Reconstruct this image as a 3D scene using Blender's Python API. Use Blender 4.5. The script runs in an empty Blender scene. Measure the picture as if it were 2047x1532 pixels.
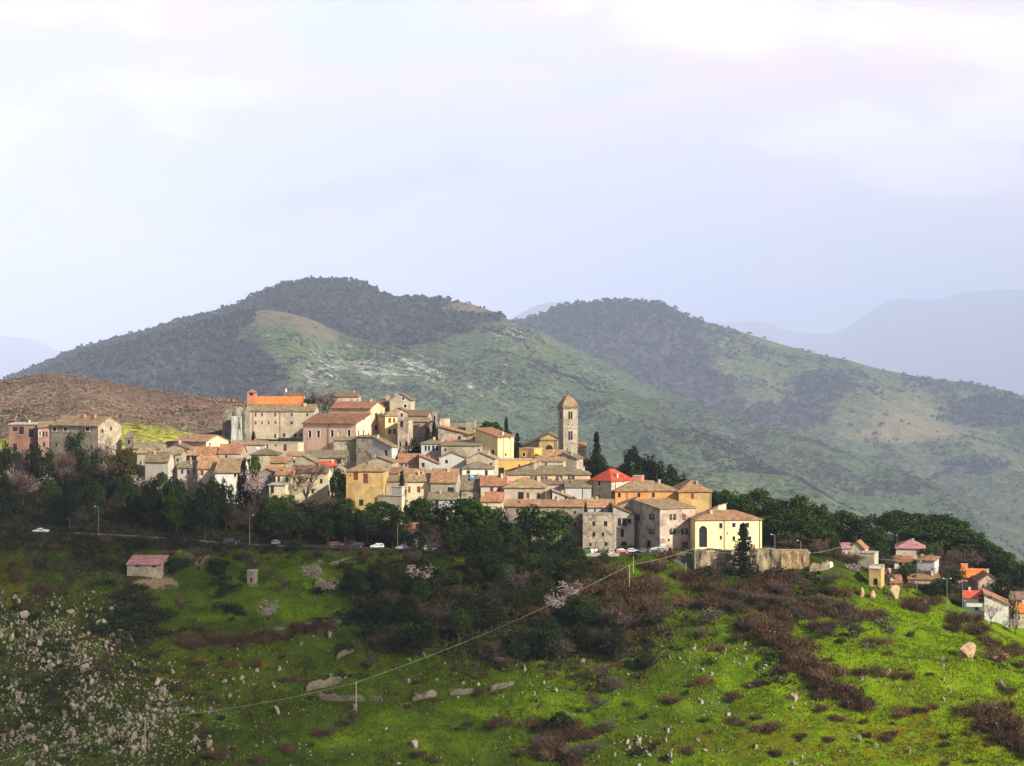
import bpy, bmesh, math, random
import numpy as np
from mathutils import Vector, Matrix

# ------------------------------------------------------------------ camera, sky, sun, exposure
SC = bpy.context.scene
COL = SC.collection
F, CX, CY = 3150.0, 1023.5, 766.0          # focal length and centre in photo pixels (2047 x 1532)
cam_d = bpy.data.cameras.new('camera'); cam = bpy.data.objects.new('camera', cam_d); COL.objects.link(cam)
cam_d.sensor_fit = 'HORIZONTAL'; cam_d.sensor_width = 36.0; cam_d.lens = 36.0 * F / 2047.0
cam_d.clip_start = 0.5; cam_d.clip_end = 150000.0
cam.location = (0, 0, 0); cam.rotation_euler = (math.radians(90), 0, 0)
SC.camera = cam

SUN = Vector((0.70, -0.56, 0.48)).normalized()      # towards the sun
SUN_EL = math.asin(SUN.z); SUN_AZ = math.atan2(SUN.x, SUN.y)
sun_d = bpy.data.lights.new('sun', 'SUN'); sun_d.energy = 4.3; sun_d.angle = math.radians(1.2); sun_d.color = (1.0, 0.90, 0.74)
sun = bpy.data.objects.new('sun', sun_d); COL.objects.link(sun)
sun.rotation_euler = SUN.to_track_quat('Z', 'Y').to_euler(); sun.location = (300, -100, 400)

W = bpy.data.worlds.new('World'); SC.world = W; W.use_nodes = True
wn, wl = W.node_tree.nodes, W.node_tree.links; wn.clear()
def WN(t, **k):
    n = wn.new(t)
    for a, v in k.items(): setattr(n, a, v)
    return n
w_out = WN('ShaderNodeOutputWorld'); w_bg = WN('ShaderNodeBackground'); w_bg.inputs['Strength'].default_value = 0.05
sky = WN('ShaderNodeTexSky', sky_type='NISHITA', sun_disc=False, sun_elevation=SUN_EL, sun_rotation=SUN_AZ, dust_density=2.0)
tc = WN('ShaderNodeTexCoord')
def wmath(op, a, b=None, c=None):
    n = WN('ShaderNodeMath', operation=op)
    for i, v in enumerate((a, b, c)):
        if v is None: continue
        if isinstance(v, (int, float)): n.inputs[i].default_value = v
        else: wl.new(v, n.inputs[i])
    return n.outputs[0]
def wnoise(scale, stretch, detail, rough, off=(0, 0, 0), dist=0.0):
    m = WN('ShaderNodeMapping'); m.inputs['Scale'].default_value = stretch; m.inputs['Location'].default_value = off
    wl.new(tc.outputs['Generated'], m.inputs['Vector'])
    n = WN('ShaderNodeTexNoise'); n.inputs['Scale'].default_value = scale; n.inputs['Detail'].default_value = detail
    n.inputs['Roughness'].default_value = rough; n.inputs['Distortion'].default_value = dist
    wl.new(m.outputs[0], n.inputs['Vector']); return n.outputs[0]
def wramp(v, stops):
    r = WN('ShaderNodeValToRGB'); r.color_ramp.interpolation = 'EASE'
    while len(r.color_ramp.elements) < len(stops): r.color_ramp.elements.new(0.5)
    for e, (p, c) in zip(r.color_ramp.elements, stops): e.position = p; e.color = (*c, 1)
    wl.new(v, r.inputs[0]); return r.outputs[0]
def wmix(f, a, b, mode='MIX'):
    n = WN('ShaderNodeMix', data_type='RGBA', blend_type=mode)
    for s, v in ((n.inputs[0], f), (n.inputs[6], a), (n.inputs[7], b)):
        if isinstance(v, (int, float)): s.default_value = v
        elif isinstance(v, tuple): s.default_value = (*v, 1)
        else: wl.new(v, s)
    return n.outputs[2]
sep = WN('ShaderNodeSeparateXYZ'); wl.new(tc.outputs['Generated'], sep.inputs[0])
# thin bright cloud veil: long flat streaks; thinner overhead and behind the viewer
n1 = wnoise(2.3, (1, 1, 3.4), 5, 0.5, (0.55, 0.1, 0.2), 0.4)
n2 = wnoise(5.5, (1, 1, 3.0), 5, 0.55, (3.1, 1.0, 0.7), 0.3)
n3 = wnoise(9.0, (1, 1, 2.6), 4, 0.5, (7.1, 4.0, 2.7), 0.2)
cl = wmath('ADD', wmath('MULTIPLY', n1, 0.62), wmath('MULTIPLY', n2, 0.38))
cloud_col = wramp(cl, [(0.39, (7.5, 7.5, 9.7)), (0.455, (8.6, 9.3, 10.1)), (0.51, (9.6, 8.9, 9.9)), (0.58, (11.8, 11.3, 11.4))])
pink = wramp(n3, [(0.52, (0, 0, 0)), (0.66, (1, 1, 1))])
cloud_col = wmix(wmath('MULTIPLY', pink, 0.55), cloud_col, (11.6, 9.0, 10.0))
glow = wramp(wmath('ADD', sep.outputs[2], wmath('MULTIPLY', sep.outputs[0], 0.22)), [(0.08, (1, 1, 1)), (0.28, (1.22, 1.17, 1.08))])
cloud_col = wmix(1.0, cloud_col, glow, 'MULTIPLY')
cover = wmath('MULTIPLY', wramp(sep.outputs[1], [(0.35, (0, 0, 0)), (0.80, (1, 1, 1))]),
              wramp(sep.outputs[2], [(0.26, (1, 1, 1)), (0.50, (0.0, 0.0, 0.0))]))
wl.new(wmix(wmath('ADD', wmath('MULTIPLY', cover, 0.70), 0.26), sky.outputs[0], cloud_col), w_bg.inputs['Color'])
wl.new(w_bg.outputs[0], w_out.inputs[0])

SC.view_settings.view_transform = 'Standard'; SC.view_settings.look = 'None'
SC.view_settings.exposure = 1.15; SC.view_settings.gamma = 1.0; SC.view_settings.use_curve_mapping = False
SC.cycles.use_denoising = True; SC.cycles.max_bounces = 4; SC.cycles.volume_bounces = 1; SC.cycles.transparent_max_bounces = 6
SC.cycles.sample_clamp_indirect = 4.0

# ------------------------------------------------------------------ helpers
RND = random.Random(7)
def P(x, y, Y): return Vector(((x - CX) / F * Y, Y, -(y - CY) / F * Y))
def pix(v): return (CX + v[0] / v[1] * F, CY - v[2] / v[1] * F)

def tag(o, label=None, cat=None, group=None, kind=None):
    if label: o['label'] = label
    if cat: o['category'] = cat
    if group: o['group'] = group
    if kind: o['kind'] = kind
    return o
def empty(name, loc, rz=0.0):
    o = bpy.data.objects.new(name, None); o.empty_display_size = 0.5; COL.objects.link(o); o.location = loc; o.rotation_euler = (0, 0, rz); return o
def link_mesh(name, me, parent=None, mat=None):
    o = bpy.data.objects.new(name, me); COL.objects.link(o)
    if mat is not None and not me.materials: me.materials.append(mat)
    if parent is not None: o.parent = parent
    return o
def np_mesh(name, V, Fc, smooth=False):
    """V (n,3); Fc (m,k) all faces of k corners, or list of tuples."""
    me = bpy.data.meshes.new(name)
    if isinstance(Fc, np.ndarray):
        m, k = Fc.shape
        me.vertices.add(len(V)); me.vertices.foreach_set('co', np.asarray(V, np.float32).ravel())
        me.loops.add(m * k); me.loops.foreach_set('vertex_index', Fc.astype(np.int32).ravel())
        me.polygons.add(m); me.polygons.foreach_set('loop_start', np.arange(0, m * k, k, dtype=np.int32))
        me.update(calc_edges=True); me.validate()
    else:
        me.from_pydata([tuple(v) for v in V], [], Fc); me.update()
    if smooth: me.polygons.foreach_set('use_smooth', np.ones(len(me.polygons), bool))
    return me
class MB:
    """collects simple solids into one mesh"""
    def __init__(s): s.v = []; s.f = []
    def add(s, V, Fs):
        b = len(s.v); s.v += [tuple(x) for x in V]; s.f += [tuple(b + i for i in q) for q in Fs]; return s
    def box(s, x0, x1, y0, y1, z0, z1):
        return s.add([(x0, y0, z0), (x1, y0, z0), (x1, y1, z0), (x0, y1, z0), (x0, y0, z1), (x1, y0, z1), (x1, y1, z1), (x0, y1, z1)],
                     [(0, 3, 2, 1), (4, 5, 6, 7), (0, 1, 5, 4), (1, 2, 6, 5), (2, 3, 7, 6), (3, 0, 4, 7)])
    def tube(s, pts, radii, n=6):
        pts = [Vector(p) for p in pts]; b = len(s.v); N = len(pts)
        if not hasattr(radii, '__len__'): radii = [radii] * N
        for i, p in enumerate(pts):
            t = (pts[min(i + 1, N - 1)] - pts[max(i - 1, 0)])
            t = t.normalized() if t.length > 1e-9 else Vector((0, 0, 1))
            a = t.cross(Vector((0, 0, 1))) if abs(t.z) < 0.95 else t.cross(Vector((1, 0, 0)))
            a.normalize(); c = t.cross(a)
            for k in range(n):
                w = 2 * math.pi * k / n; q = p + (a * math.cos(w) + c * math.sin(w)) * radii[i]; s.v.append(tuple(q))
        for i in range(N - 1):
            for k in range(n):
                k2 = (k + 1) % n
                s.f.append((b + i * n + k, b + i * n + k2, b + (i + 1) * n + k2, b + (i + 1) * n + k))
        s.f.append(tuple(b + k for k in reversed(range(n)))); s.f.append(tuple(b + (N - 1) * n + k for k in range(n)))
        return s
    def lathe(s, c, prof, n=10):
        b = len(s.v)
        for r, z in prof:
            for k in range(n):
                w = 2 * math.pi * k / n; s.v.append((c[0] + r * math.cos(w), c[1] + r * math.sin(w), c[2] + z))
        for i in range(len(prof) - 1):
            for k in range(n):
                k2 = (k + 1) % n; s.f.append((b + i * n + k, b + i * n + k2, b + (i + 1) * n + k2, b + (i + 1) * n + k))
        s.f.append(tuple(b + k for k in reversed(range(n)))); s.f.append(tuple(b + (len(prof) - 1) * n + k for k in range(n)))
        return s
    def build(s, name, mat, parent=None, smooth=False):
        me = bpy.data.meshes.new(name); me.from_pydata(s.v, [], s.f); me.update()
        if smooth: me.polygons.foreach_set('use_smooth', np.ones(len(me.polygons), bool))
        return link_mesh(name, me, parent, mat)

# value noise in numpy
def _h(ix, iy, seed):
    n = (ix.astype(np.int64) * 374761393 + iy.astype(np.int64) * 668265263 + seed * 1442695041) & 0xFFFFFFFF
    n = ((n ^ (n >> 13)) * 1274126177) & 0xFFFFFFFF
    n = n ^ (n >> 16)
    return (n & 0xFFFF) / 65535.0
def vnoise(x, y, seed=0):
    x = np.asarray(x, float); y = np.asarray(y, float)
    x0 = np.floor(x); y0 = np.floor(y); fx = x - x0; fy = y - y0
    fx = fx * fx * (3 - 2 * fx); fy = fy * fy * (3 - 2 * fy)
    a = _h(x0, y0, seed); b = _h(x0 + 1, y0, seed); c = _h(x0, y0 + 1, seed); d = _h(x0 + 1, y0 + 1, seed)
    return (a * (1 - fx) + b * fx) * (1 - fy) + (c * (1 - fx) + d * fx) * fy
def fbm(x, y, oct=4, seed=0, gain=0.5):
    s = 0.0; a = 1.0; t = 0.0
    for i in range(oct):
        s = s + a * vnoise(np.asarray(x) * 2 ** i, np.asarray(y) * 2 ** i, seed + i * 17); t += a; a *= gain
    return s / t
def sstep(a, b, x): t = np.clip((np.asarray(x, float) - a) / (b - a), 0, 1); return t * t * (3 - 2 * t)
def smooth_interp(x, xp, fp):
    """monotone cubic (pchip-like) interpolation"""
    xp = np.asarray(xp, float); fp = np.asarray(fp, float); x = np.asarray(x, float)
    h = np.diff(xp); d = np.diff(fp) / h; m = np.zeros_like(fp)
    m[1:-1] = np.where(d[:-1] * d[1:] > 0, 2 * d[:-1] * d[1:] / (d[:-1] + d[1:] + 1e-12), 0); m[0] = d[0]; m[-1] = d[-1]
    xc = np.clip(x, xp[0], xp[-1]); i = np.clip(np.searchsorted(xp, xc) - 1, 0, len(h) - 1)
    t = (xc - xp[i]) / h[i]; t2 = t * t; t3 = t2 * t
    return (2 * t3 - 3 * t2 + 1) * fp[i] + (t3 - 2 * t2 + t) * h[i] * m[i] + (-2 * t3 + 3 * t2) * fp[i + 1] + (t3 - t2) * h[i] * m[i + 1]

# ------------------------------------------------------------------ materials
MATS = {}
def _nt(name):
    m = bpy.data.materials.new(name); m.use_nodes = True; nt = m.node_tree; nt.nodes.clear()
    out = nt.nodes.new('ShaderNodeOutputMaterial'); b = nt.nodes.new('ShaderNodeBsdfPrincipled'); nt.links.new(b.outputs[0], out.inputs[0])
    b.inputs['Roughness'].default_value = 0.9; b.inputs['Specular IOR Level'].default_value = 0.15
    return m, nt, b
class NB:
    def __init__(s, nt): s.nt = nt; s.n = nt.nodes; s.l = nt.links
    def new(s, t, **k):
        n = s.n.new(t)
        for a, v in k.items(): setattr(n, a, v)
        return n
    def put(s, sock, v):
        if isinstance(v, (int, float)): sock.default_value = v
        elif isinstance(v, tuple): sock.default_value = (*v, 1) if len(v) == 3 and sock.type == 'RGBA' else v
        else: s.l.new(v, sock)
    def coord(s, kind='Object', scale=(1, 1, 1)):
        c = s.new('ShaderNodeTexCoord'); m = s.new('ShaderNodeMapping'); m.inputs['Scale'].default_value = scale
        s.l.new(c.outputs[kind], m.inputs[0]); return m.outputs[0]
    def pos(s, scale=(1, 1, 1)):
        c = s.new('ShaderNodeNewGeometry'); m = s.new('ShaderNodeMapping'); m.inputs['Scale'].default_value = scale
        s.l.new(c.outputs['Position'], m.inputs[0]); return m.outputs[0]
    def noise(s, vec, scale, detail=4, rough=0.55, dist=0.0):
        n = s.new('ShaderNodeTexNoise'); n.inputs['Scale'].default_value = scale; n.inputs['Detail'].default_value = detail
        n.inputs['Roughness'].default_value = rough; n.inputs['Distortion'].default_value = dist
        if vec is not None: s.l.new(vec, n.inputs['Vector'])
        return n.outputs[0]
    def math(s, op, a, b=None):
        n = s.new('ShaderNodeMath', operation=op); s.put(n.inputs[0], a)
        if b is not None: s.put(n.inputs[1], b)
        return n.outputs[0]
    def ramp(s, v, stops, interp='LINEAR'):
        r = s.new('ShaderNodeValToRGB'); r.color_ramp.interpolation = interp
        while len(r.color_ramp.elements) < len(stops): r.color_ramp.elements.new(0.5)
        for e, (p, c) in zip(r.color_ramp.elements, stops):
            e.position = p; e.color = (*c, 1) if hasattr(c, '__len__') else (c, c, c, 1)
        s.l.new(v, r.inputs[0]); return r.outputs[0]
    def mix(s, f, a, b, mode='MIX'):
        n = s.new('ShaderNodeMix', data_type='RGBA', blend_type=mode); s.put(n.inputs[0], f); s.put(n.inputs[6], a); s.put(n.inputs[7], b); return n.outputs[2]
    def attr(s, name):
        a = s.new('ShaderNodeAttribute'); a.attribute_name = name; return a
    def bump(s, h, strength, dist):
        b = s.new('ShaderNodeBump'); b.inputs['Strength'].default_value = strength; b.inputs['Distance'].default_value = dist; s.l.new(h, b.inputs['Height']); return b.outputs[0]
def sc(c, k): return tuple(min(1.0, max(0.0, v * k)) for v in c)

def m_plain(name, c, rough=0.7, var=0.25, spec=0.2, metal=0.0):
    if name in MATS: return MATS[name]
    m, nt, b = _nt(name); q = NB(nt)
    n = q.noise(q.coord(), 1.7, 3); q.put(b.inputs['Base Color'], q.ramp(n, [(0.3, sc(c, 1 - var)), (0.7, sc(c, 1 + var))]))
    b.inputs['Roughness'].default_value = rough; b.inputs['Specular IOR Level'].default_value = spec; b.inputs['Metallic'].default_value = metal
    MATS[name] = m; return m
def m_wall(name, c, stain=0.35, patch=None, rubble=0.0):
    """weathered plaster or rubble stone"""
    if name in MATS: return MATS[name]
    m, nt, b = _nt(name); q = NB(nt); oc = q.coord()
    inf = q.new('ShaderNodeObjectInfo'); off = q.new('ShaderNodeVectorMath', operation='ADD'); sh = q.new('ShaderNodeVectorMath', operation='SCALE')
    q.l.new(oc, off.inputs[0]); cmb = q.new('ShaderNodeCombineXYZ')
    for i in range(3): q.l.new(inf.outputs['Random'], cmb.inputs[i])
    q.l.new(cmb.outputs[0], sh.inputs[0]); sh.inputs['Scale'].default_value = 97.0; q.l.new(sh.outputs[0], off.inputs[1]); v = off.outputs[0]
    big = q.noise(v, 0.22, 5, 0.6); col = q.ramp(big, [(0.30, sc(c, 1 - stain * 1.25)), (0.5, c), (0.68, sc(c, 1 + stain * 0.5))])
    if patch:
        pm = q.ramp(q.noise(v, 0.35, 4, 0.65, 0.5), [(0.52, 0.0), (0.60, 1.0)]); col = q.mix(pm, col, patch)
    mp = q.new('ShaderNodeMapping'); mp.inputs['Scale'].default_value = (1.1, 1.1, 0.3); q.l.new(v, mp.inputs[0])
    streak = q.ramp(q.noise(mp.outputs[0], 0.55, 5, 0.7, 0.8), [(0.34, 0.74), (0.56, 1.0)]); col = q.mix(0.6, col, streak, 'MULTIPLY')
    fine = q.noise(v, 2.6 if rubble else 4.0, 3, 0.7)
    col = q.mix(1.0, col, q.ramp(fine, [(0.30, 0.80 - 0.3 * rubble), (0.70, 1.14 + 0.25 * rubble)]), 'MULTIPLY')
    q.put(b.inputs['Base Color'], col); b.inputs['Roughness'].default_value = 0.95
    q.l.new(q.bump(fine, 0.5, 0.05 + 0.12 * rubble), b.inputs['Normal'])
    MATS[name] = m; return m
def m_tile(name, c, c2, lichen=(0.16, 0.15, 0.08), amt=0.5, lum=1.0):
    """old clay roof tiles: courses, sun-bleached and dark tiles, lichen patches"""
    if name in MATS: return MATS[name]
    m, nt, b = _nt(name); q = NB(nt); oc = q.coord()
    inf = q.new('ShaderNodeObjectInfo'); cmb = q.new('ShaderNodeCombineXYZ')
    for i in range(3): q.l.new(inf.outputs['Random'], cmb.inputs[i])
    off = q.new('ShaderNodeVectorMath', operation='MULTIPLY_ADD'); q.l.new(cmb.outputs[0], off.inputs[0]); off.inputs[1].default_value = (83, 83, 83); q.l.new(oc, off.inputs[2]); v = off.outputs[0]
    big = q.noise(v, 0.30, 5, 0.62); col = q.ramp(big, [(0.32, c), (0.68, c2)])
    pm = q.ramp(q.noise(v, 0.55, 5, 0.7, 0.6), [(0.62 - 0.28 * amt, 0.0), (0.72 - 0.2 * amt, 1.0)]); col = q.mix(q.math('MULTIPLY', pm, 0.75), col, lichen)
    tile = q.noise(v, 2.0, 4, 0.8); col = q.mix(1.0, col, q.ramp(tile, [(0.30, 0.50), (0.5, 1.0), (0.72, 1.55)]), 'MULTIPLY')
    col = q.mix(1.0, col, q.ramp(q.noise(v, 0.75, 3, 0.7), [(0.32, 0.62), (0.5, 1.0), (0.68, 1.32)]), 'MULTIPLY')
    rnd = q.ramp(inf.outputs['Random'], [(0, 0.78 * lum), (1, 1.22 * lum)]); col = q.mix(1.0, col, rnd, 'MULTIPLY')
    q.put(b.inputs['Base Color'], col); b.inputs['Roughness'].default_value = 0.92
    q.l.new(q.bump(tile, 0.6, 0.12), b.inputs['Normal'])
    MATS[name] = m; return m
def m_leaf(name, c, c2, var=0.35, trans=0.15):
    if name in MATS: return MATS[name]
    m, nt, b = _nt(name); q = NB(nt)
    inf = q.new('ShaderNodeObjectInfo'); geo = q.new('ShaderNodeNewGeometry')
    col = q.ramp(inf.outputs['Random'], [(0.0, c), (1.0, c2)])
    isl = q.ramp(geo.outputs['Random Per Island'], [(0.0, 1 - var), (1.0, 1 + var)]); col = q.mix(1.0, col, isl, 'MULTIPLY')
    n = q.noise(q.coord(), 0.45, 3, 0.6); col = q.mix(1.0, col, q.ramp(n, [(0.32, 0.72), (0.68, 1.3)]), 'MULTIPLY')
    q.put(b.inputs['Base Color'], col); b.inputs['Roughness'].default_value = 0.75; b.inputs['Specular IOR Level'].default_value = 0.1
    MATS[name] = m; return m
def m_bark(): return m_plain('bark', (0.075, 0.06, 0.05), 0.95, 0.35, 0.05)

M_ = dict(
    stone=m_wall('rubble_stone', (0.36, 0.305, 0.22), 0.35, (0.19, 0.165, 0.135), 0.7),
    stone_pale=m_wall('pale_rubble_stone', (0.36, 0.315, 0.24), 0.3, (0.25, 0.22, 0.175), 0.6),
    stone_dark=m_wall('dark_rubble_stone', (0.25, 0.21, 0.165), 0.35, (0.12, 0.105, 0.09), 0.8),
    stone_pink=m_wall('pinkish_stone', (0.45, 0.36, 0.28), 0.3, (0.24, 0.20, 0.165), 0.6),
    beige=m_wall('beige_plaster', (0.44, 0.37, 0.275), 0.25, (0.35, 0.30, 0.225), 0.2),
    cream=m_wall('cream_plaster', (0.53, 0.455, 0.31), 0.22),
    yellow=m_wall('yellow_plaster', (0.66, 0.52, 0.27), 0.15),
    villa=m_wall('villa_yellow_plaster', (0.84, 0.70, 0.38), 0.07),
    gold=m_wall('golden_plaster', (0.58, 0.36, 0.11), 0.15, (0.62, 0.36, 0.11)),
    orange=m_wall('orange_plaster', (0.60, 0.27, 0.10), 0.2),
    terracotta=m_wall('terracotta_plaster', (0.22, 0.125, 0.085), 0.3),
    brick=m_wall('orange_brick', (0.52, 0.20, 0.10), 0.2, None, 0.4),
    salmon=m_wall('salmon_plaster', (0.68, 0.47, 0.345), 0.15),
    peach=m_wall('peach_plaster', (0.60, 0.40, 0.25), 0.15),
    ochre=m_wall('ochre_plaster', (0.43, 0.315, 0.13), 0.3, (0.40, 0.24, 0.09)),
    white=m_wall('white_plaster', (0.66, 0.64, 0.58), 0.12),
    bluish=m_wall('cool_grey_plaster', (0.40, 0.40, 0.385), 0.2),
    grey=m_wall('grey_render', (0.40, 0.365, 0.315), 0.25),
    pink=m_wall('pink_plaster', (0.36, 0.235, 0.19), 0.25),
    rose=m_wall('rose_plaster', (0.60, 0.20, 0.15), 0.15),
)
T_ = dict(
    old=m_tile('old_roof_tiles', (0.185, 0.105, 0.062), (0.235, 0.15, 0.088), (0.20, 0.175, 0.095), 0.75),
    grey=m_tile('lichen_roof_tiles', (0.15, 0.112, 0.073), (0.195, 0.15, 0.10), (0.125, 0.112, 0.066), 0.9),
    mauve=m_tile('mauve_roof', (0.23, 0.105, 0.115), (0.27, 0.135, 0.135), (0.2, 0.12, 0.1), 0.2),
    red=m_tile('red_roof_tiles', (0.205, 0.09, 0.052), (0.25, 0.13, 0.073), (0.26, 0.16, 0.10), 0.25),
    pinky=m_tile('pinkish_roof_tiles', (0.22, 0.115, 0.062), (0.27, 0.165, 0.092), (0.30, 0.20, 0.12), 0.3),
    new=m_tile('new_orange_tiles', (0.52, 0.115, 0.028), (0.56, 0.15, 0.04), (0.42, 0.13, 0.05), 0.1),
    scarlet=m_tile('scarlet_roof_tiles', (0.36, 0.05, 0.03), (0.42, 0.085, 0.045), (0.4, 0.1, 0.06), 0.1),
    purple=m_tile('purple_brown_roof', (0.145, 0.09, 0.07), (0.185, 0.12, 0.09), (0.16, 0.12, 0.08), 0.2),
    slab=m_tile('flat_roof_slab', (0.26, 0.23, 0.19), (0.32, 0.29, 0.24), (0.2, 0.19, 0.14), 0.4),
)
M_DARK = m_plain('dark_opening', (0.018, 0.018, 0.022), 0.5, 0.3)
M_GLASS = m_plain('window_glass', (0.022, 0.026, 0.034), 0.35, 0.3, 0.15)
M_SHUT = m_plain('dark_green_shutter', (0.035, 0.045, 0.045), 0.6)
M_RSHUT = m_plain('red_brown_shutter', (0.16, 0.035, 0.035), 0.6)
M_WFRAME = m_plain('white_window_frame', (0.68, 0.65, 0.58), 0.7, 0.1)
M_PIPE = m_plain('rusty_gutter', (0.20, 0.10, 0.07), 0.6)
M_METAL = m_plain('galvanised_metal', (0.20, 0.21, 0.19), 0.45, 0.15, 0.4)
M_WOODPOLE = m_plain('weathered_pole', (0.27, 0.25, 0.18), 0.8, 0.2)
M_CABLE = m_plain('grey_cable', (0.25, 0.26, 0.20), 0.6, 0.1)
# ------------------------------------------------------------------ buildings (geometry solved first, meshes later)
HOUSES = []          # footprints used to seat the ground
class Box:
    """an oriented building block found from where its front corners, eave and foot appear"""
    def __init__(s, x0, x1, ye, yb, Y, yaw=0.0, x2=None, xl=None, D=None):
        s.th = math.radians(yaw); c, n = math.cos(s.th), math.sin(s.th)
        s.p0 = P(x0, ye, Y); k = (x1 - CX) / F
        s.W = (k * Y - s.p0.x) / (c - k * n)
        s.ze = s.p0.z; s.zb = P(x0, yb, Y).z
        s.c, s.n = c, n
        if x2 is not None:      # right side visible: far right corner at x2
            k2 = (x2 - CX) / F; ax = s.p0.x + s.W * c; ay = Y + s.W * n
            D = (k2 * ay - ax) / (-n - k2 * c)
        if xl is not None:      # left side visible: far left corner at xl
            k2 = (xl - CX) / F; D = (k2 * Y - s.p0.x) / (-n - k2 * c)
        s.D = abs(D) if D else 8.0
        s.Y = Y
    def world(s, x, y): return Vector((s.p0.x + x * s.c - y * s.n, s.p0.y + x * s.n + y * s.c, 0))
    def corners(s, m=0.0):
        return [s.world(-m, -m), s.world(s.W + m, -m), s.world(s.W + m, s.D + m), s.world(-m, s.D + m)]
    def zat(s, x, y, py): Yw = s.world(x, y).y; return -(py - CY) / F * Yw
    def hit(s, face, px, py):
        """pixel -> (s along face, z, metres per pixel)"""
        if face == 'F': o, d = s.world(0, 0), Vector((s.c, s.n, 0))
        elif face == 'R': o, d = s.world(s.W, 0), Vector((-s.n, s.c, 0))
        else: o, d = s.world(0, 0), Vector((-s.n, s.c, 0))
        k = (px - CX) / F; t = (k * o.y - o.x) / (d.x - k * d.y)
        Yw = o.y + t * d.y; return t, -(py - CY) / F * Yw, Yw / F, (Yw / F) / max(0.25, abs(d.x - k * d.y))

def slab_roof(mb, top, faces, t):
    """closed roof shell: top polygons extruded straight down by t"""
    n = len(top); b = len(mb.v)
    mb.v += [tuple(p) for p in top] + [(p[0], p[1], p[2] - t) for p in top]
    edges = {}
    for f in faces:
        mb.f.append(tuple(b + i for i in f)); mb.f.append(tuple(b + n + i for i in reversed(f)))
        for a, c in zip(f, f[1:] + f[:1]): edges[(a, c)] = 1
    for (a, c) in list(edges):
        if (c, a) not in edges: mb.f.append((b + a, b + n + a, b + n + c, b + c))

def face_grid(mb, to3, L, z0, z1, holes, rec=0.22):
    xs = sorted({0.0, L} | {min(L, max(0, h[0])) for h in holes} | {min(L, max(0, h[1])) for h in holes})
    zs = sorted({z0, z1} | {min(z1, max(z0, h[2])) for h in holes} | {min(z1, max(z0, h[3])) for h in holes})
    def inh(x, z): return any(h[0] < x < h[1] and h[2] < z < h[3] for h in holes)
    H = {}
    for i in range(len(xs) - 1):
        for j in range(len(zs) - 1):
            hole = inh((xs[i] + xs[i + 1]) / 2, (zs[j] + zs[j + 1]) / 2); H[i, j] = hole
            if not hole:
                mb.add([to3(xs[i], 0, zs[j]), to3(xs[i + 1], 0, zs[j]), to3(xs[i + 1], 0, zs[j + 1]), to3(xs[i], 0, zs[j + 1])], [(0, 1, 2, 3)])
    for (i, j), hole in H.items():
        if not hole: continue
        a, b_, c, d = xs[i], xs[i + 1], zs[j], zs[j + 1]
        for di, dj, p, q in ((-1, 0, (a, c), (a, d)), (1, 0, (b_, d), (b_, c)), (0, -1, (b_, c), (a, c)), (0, 1, (a, d), (b_, d))):
            if not H.get((i + di, j + dj), False):
                mb.add([to3(p[0], 0, p[1]), to3(q[0], 0, q[1]), to3(q[0], rec, q[1]), to3(p[0], rec, p[1])], [(0, 1, 2, 3)])

DEFERRED = []
def house(label, x0, x1, ye, yb, Y, yaw=0, x2=None, xl=None, D=None, roof='g', yr=None, wall='stone', tile='old', win=(), rwin=(), lwin=(),
          ch=(), name='stone_house', cat='house', ov=0.45, pipes=(), root=None, group=None, rt=0.24, back=None, bands=()):
    if Y is None: Y = ground_at((x0 + x1) / 2, yb).y
    B = Box(x0, x1, ye, yb, Y, yaw, x2, xl, D); HOUSES.append(B)
    rec = dict(B=B, label=label, roof=roof, yr=yr, wall=wall, tile=tile, win=win, rwin=rwin, lwin=lwin, ch=ch, name=name, cat=cat, ov=ov, pipes=pipes, root=root, group=group, rt=rt, bands=bands)
    DEFERRED.append(rec); return rec

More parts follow.
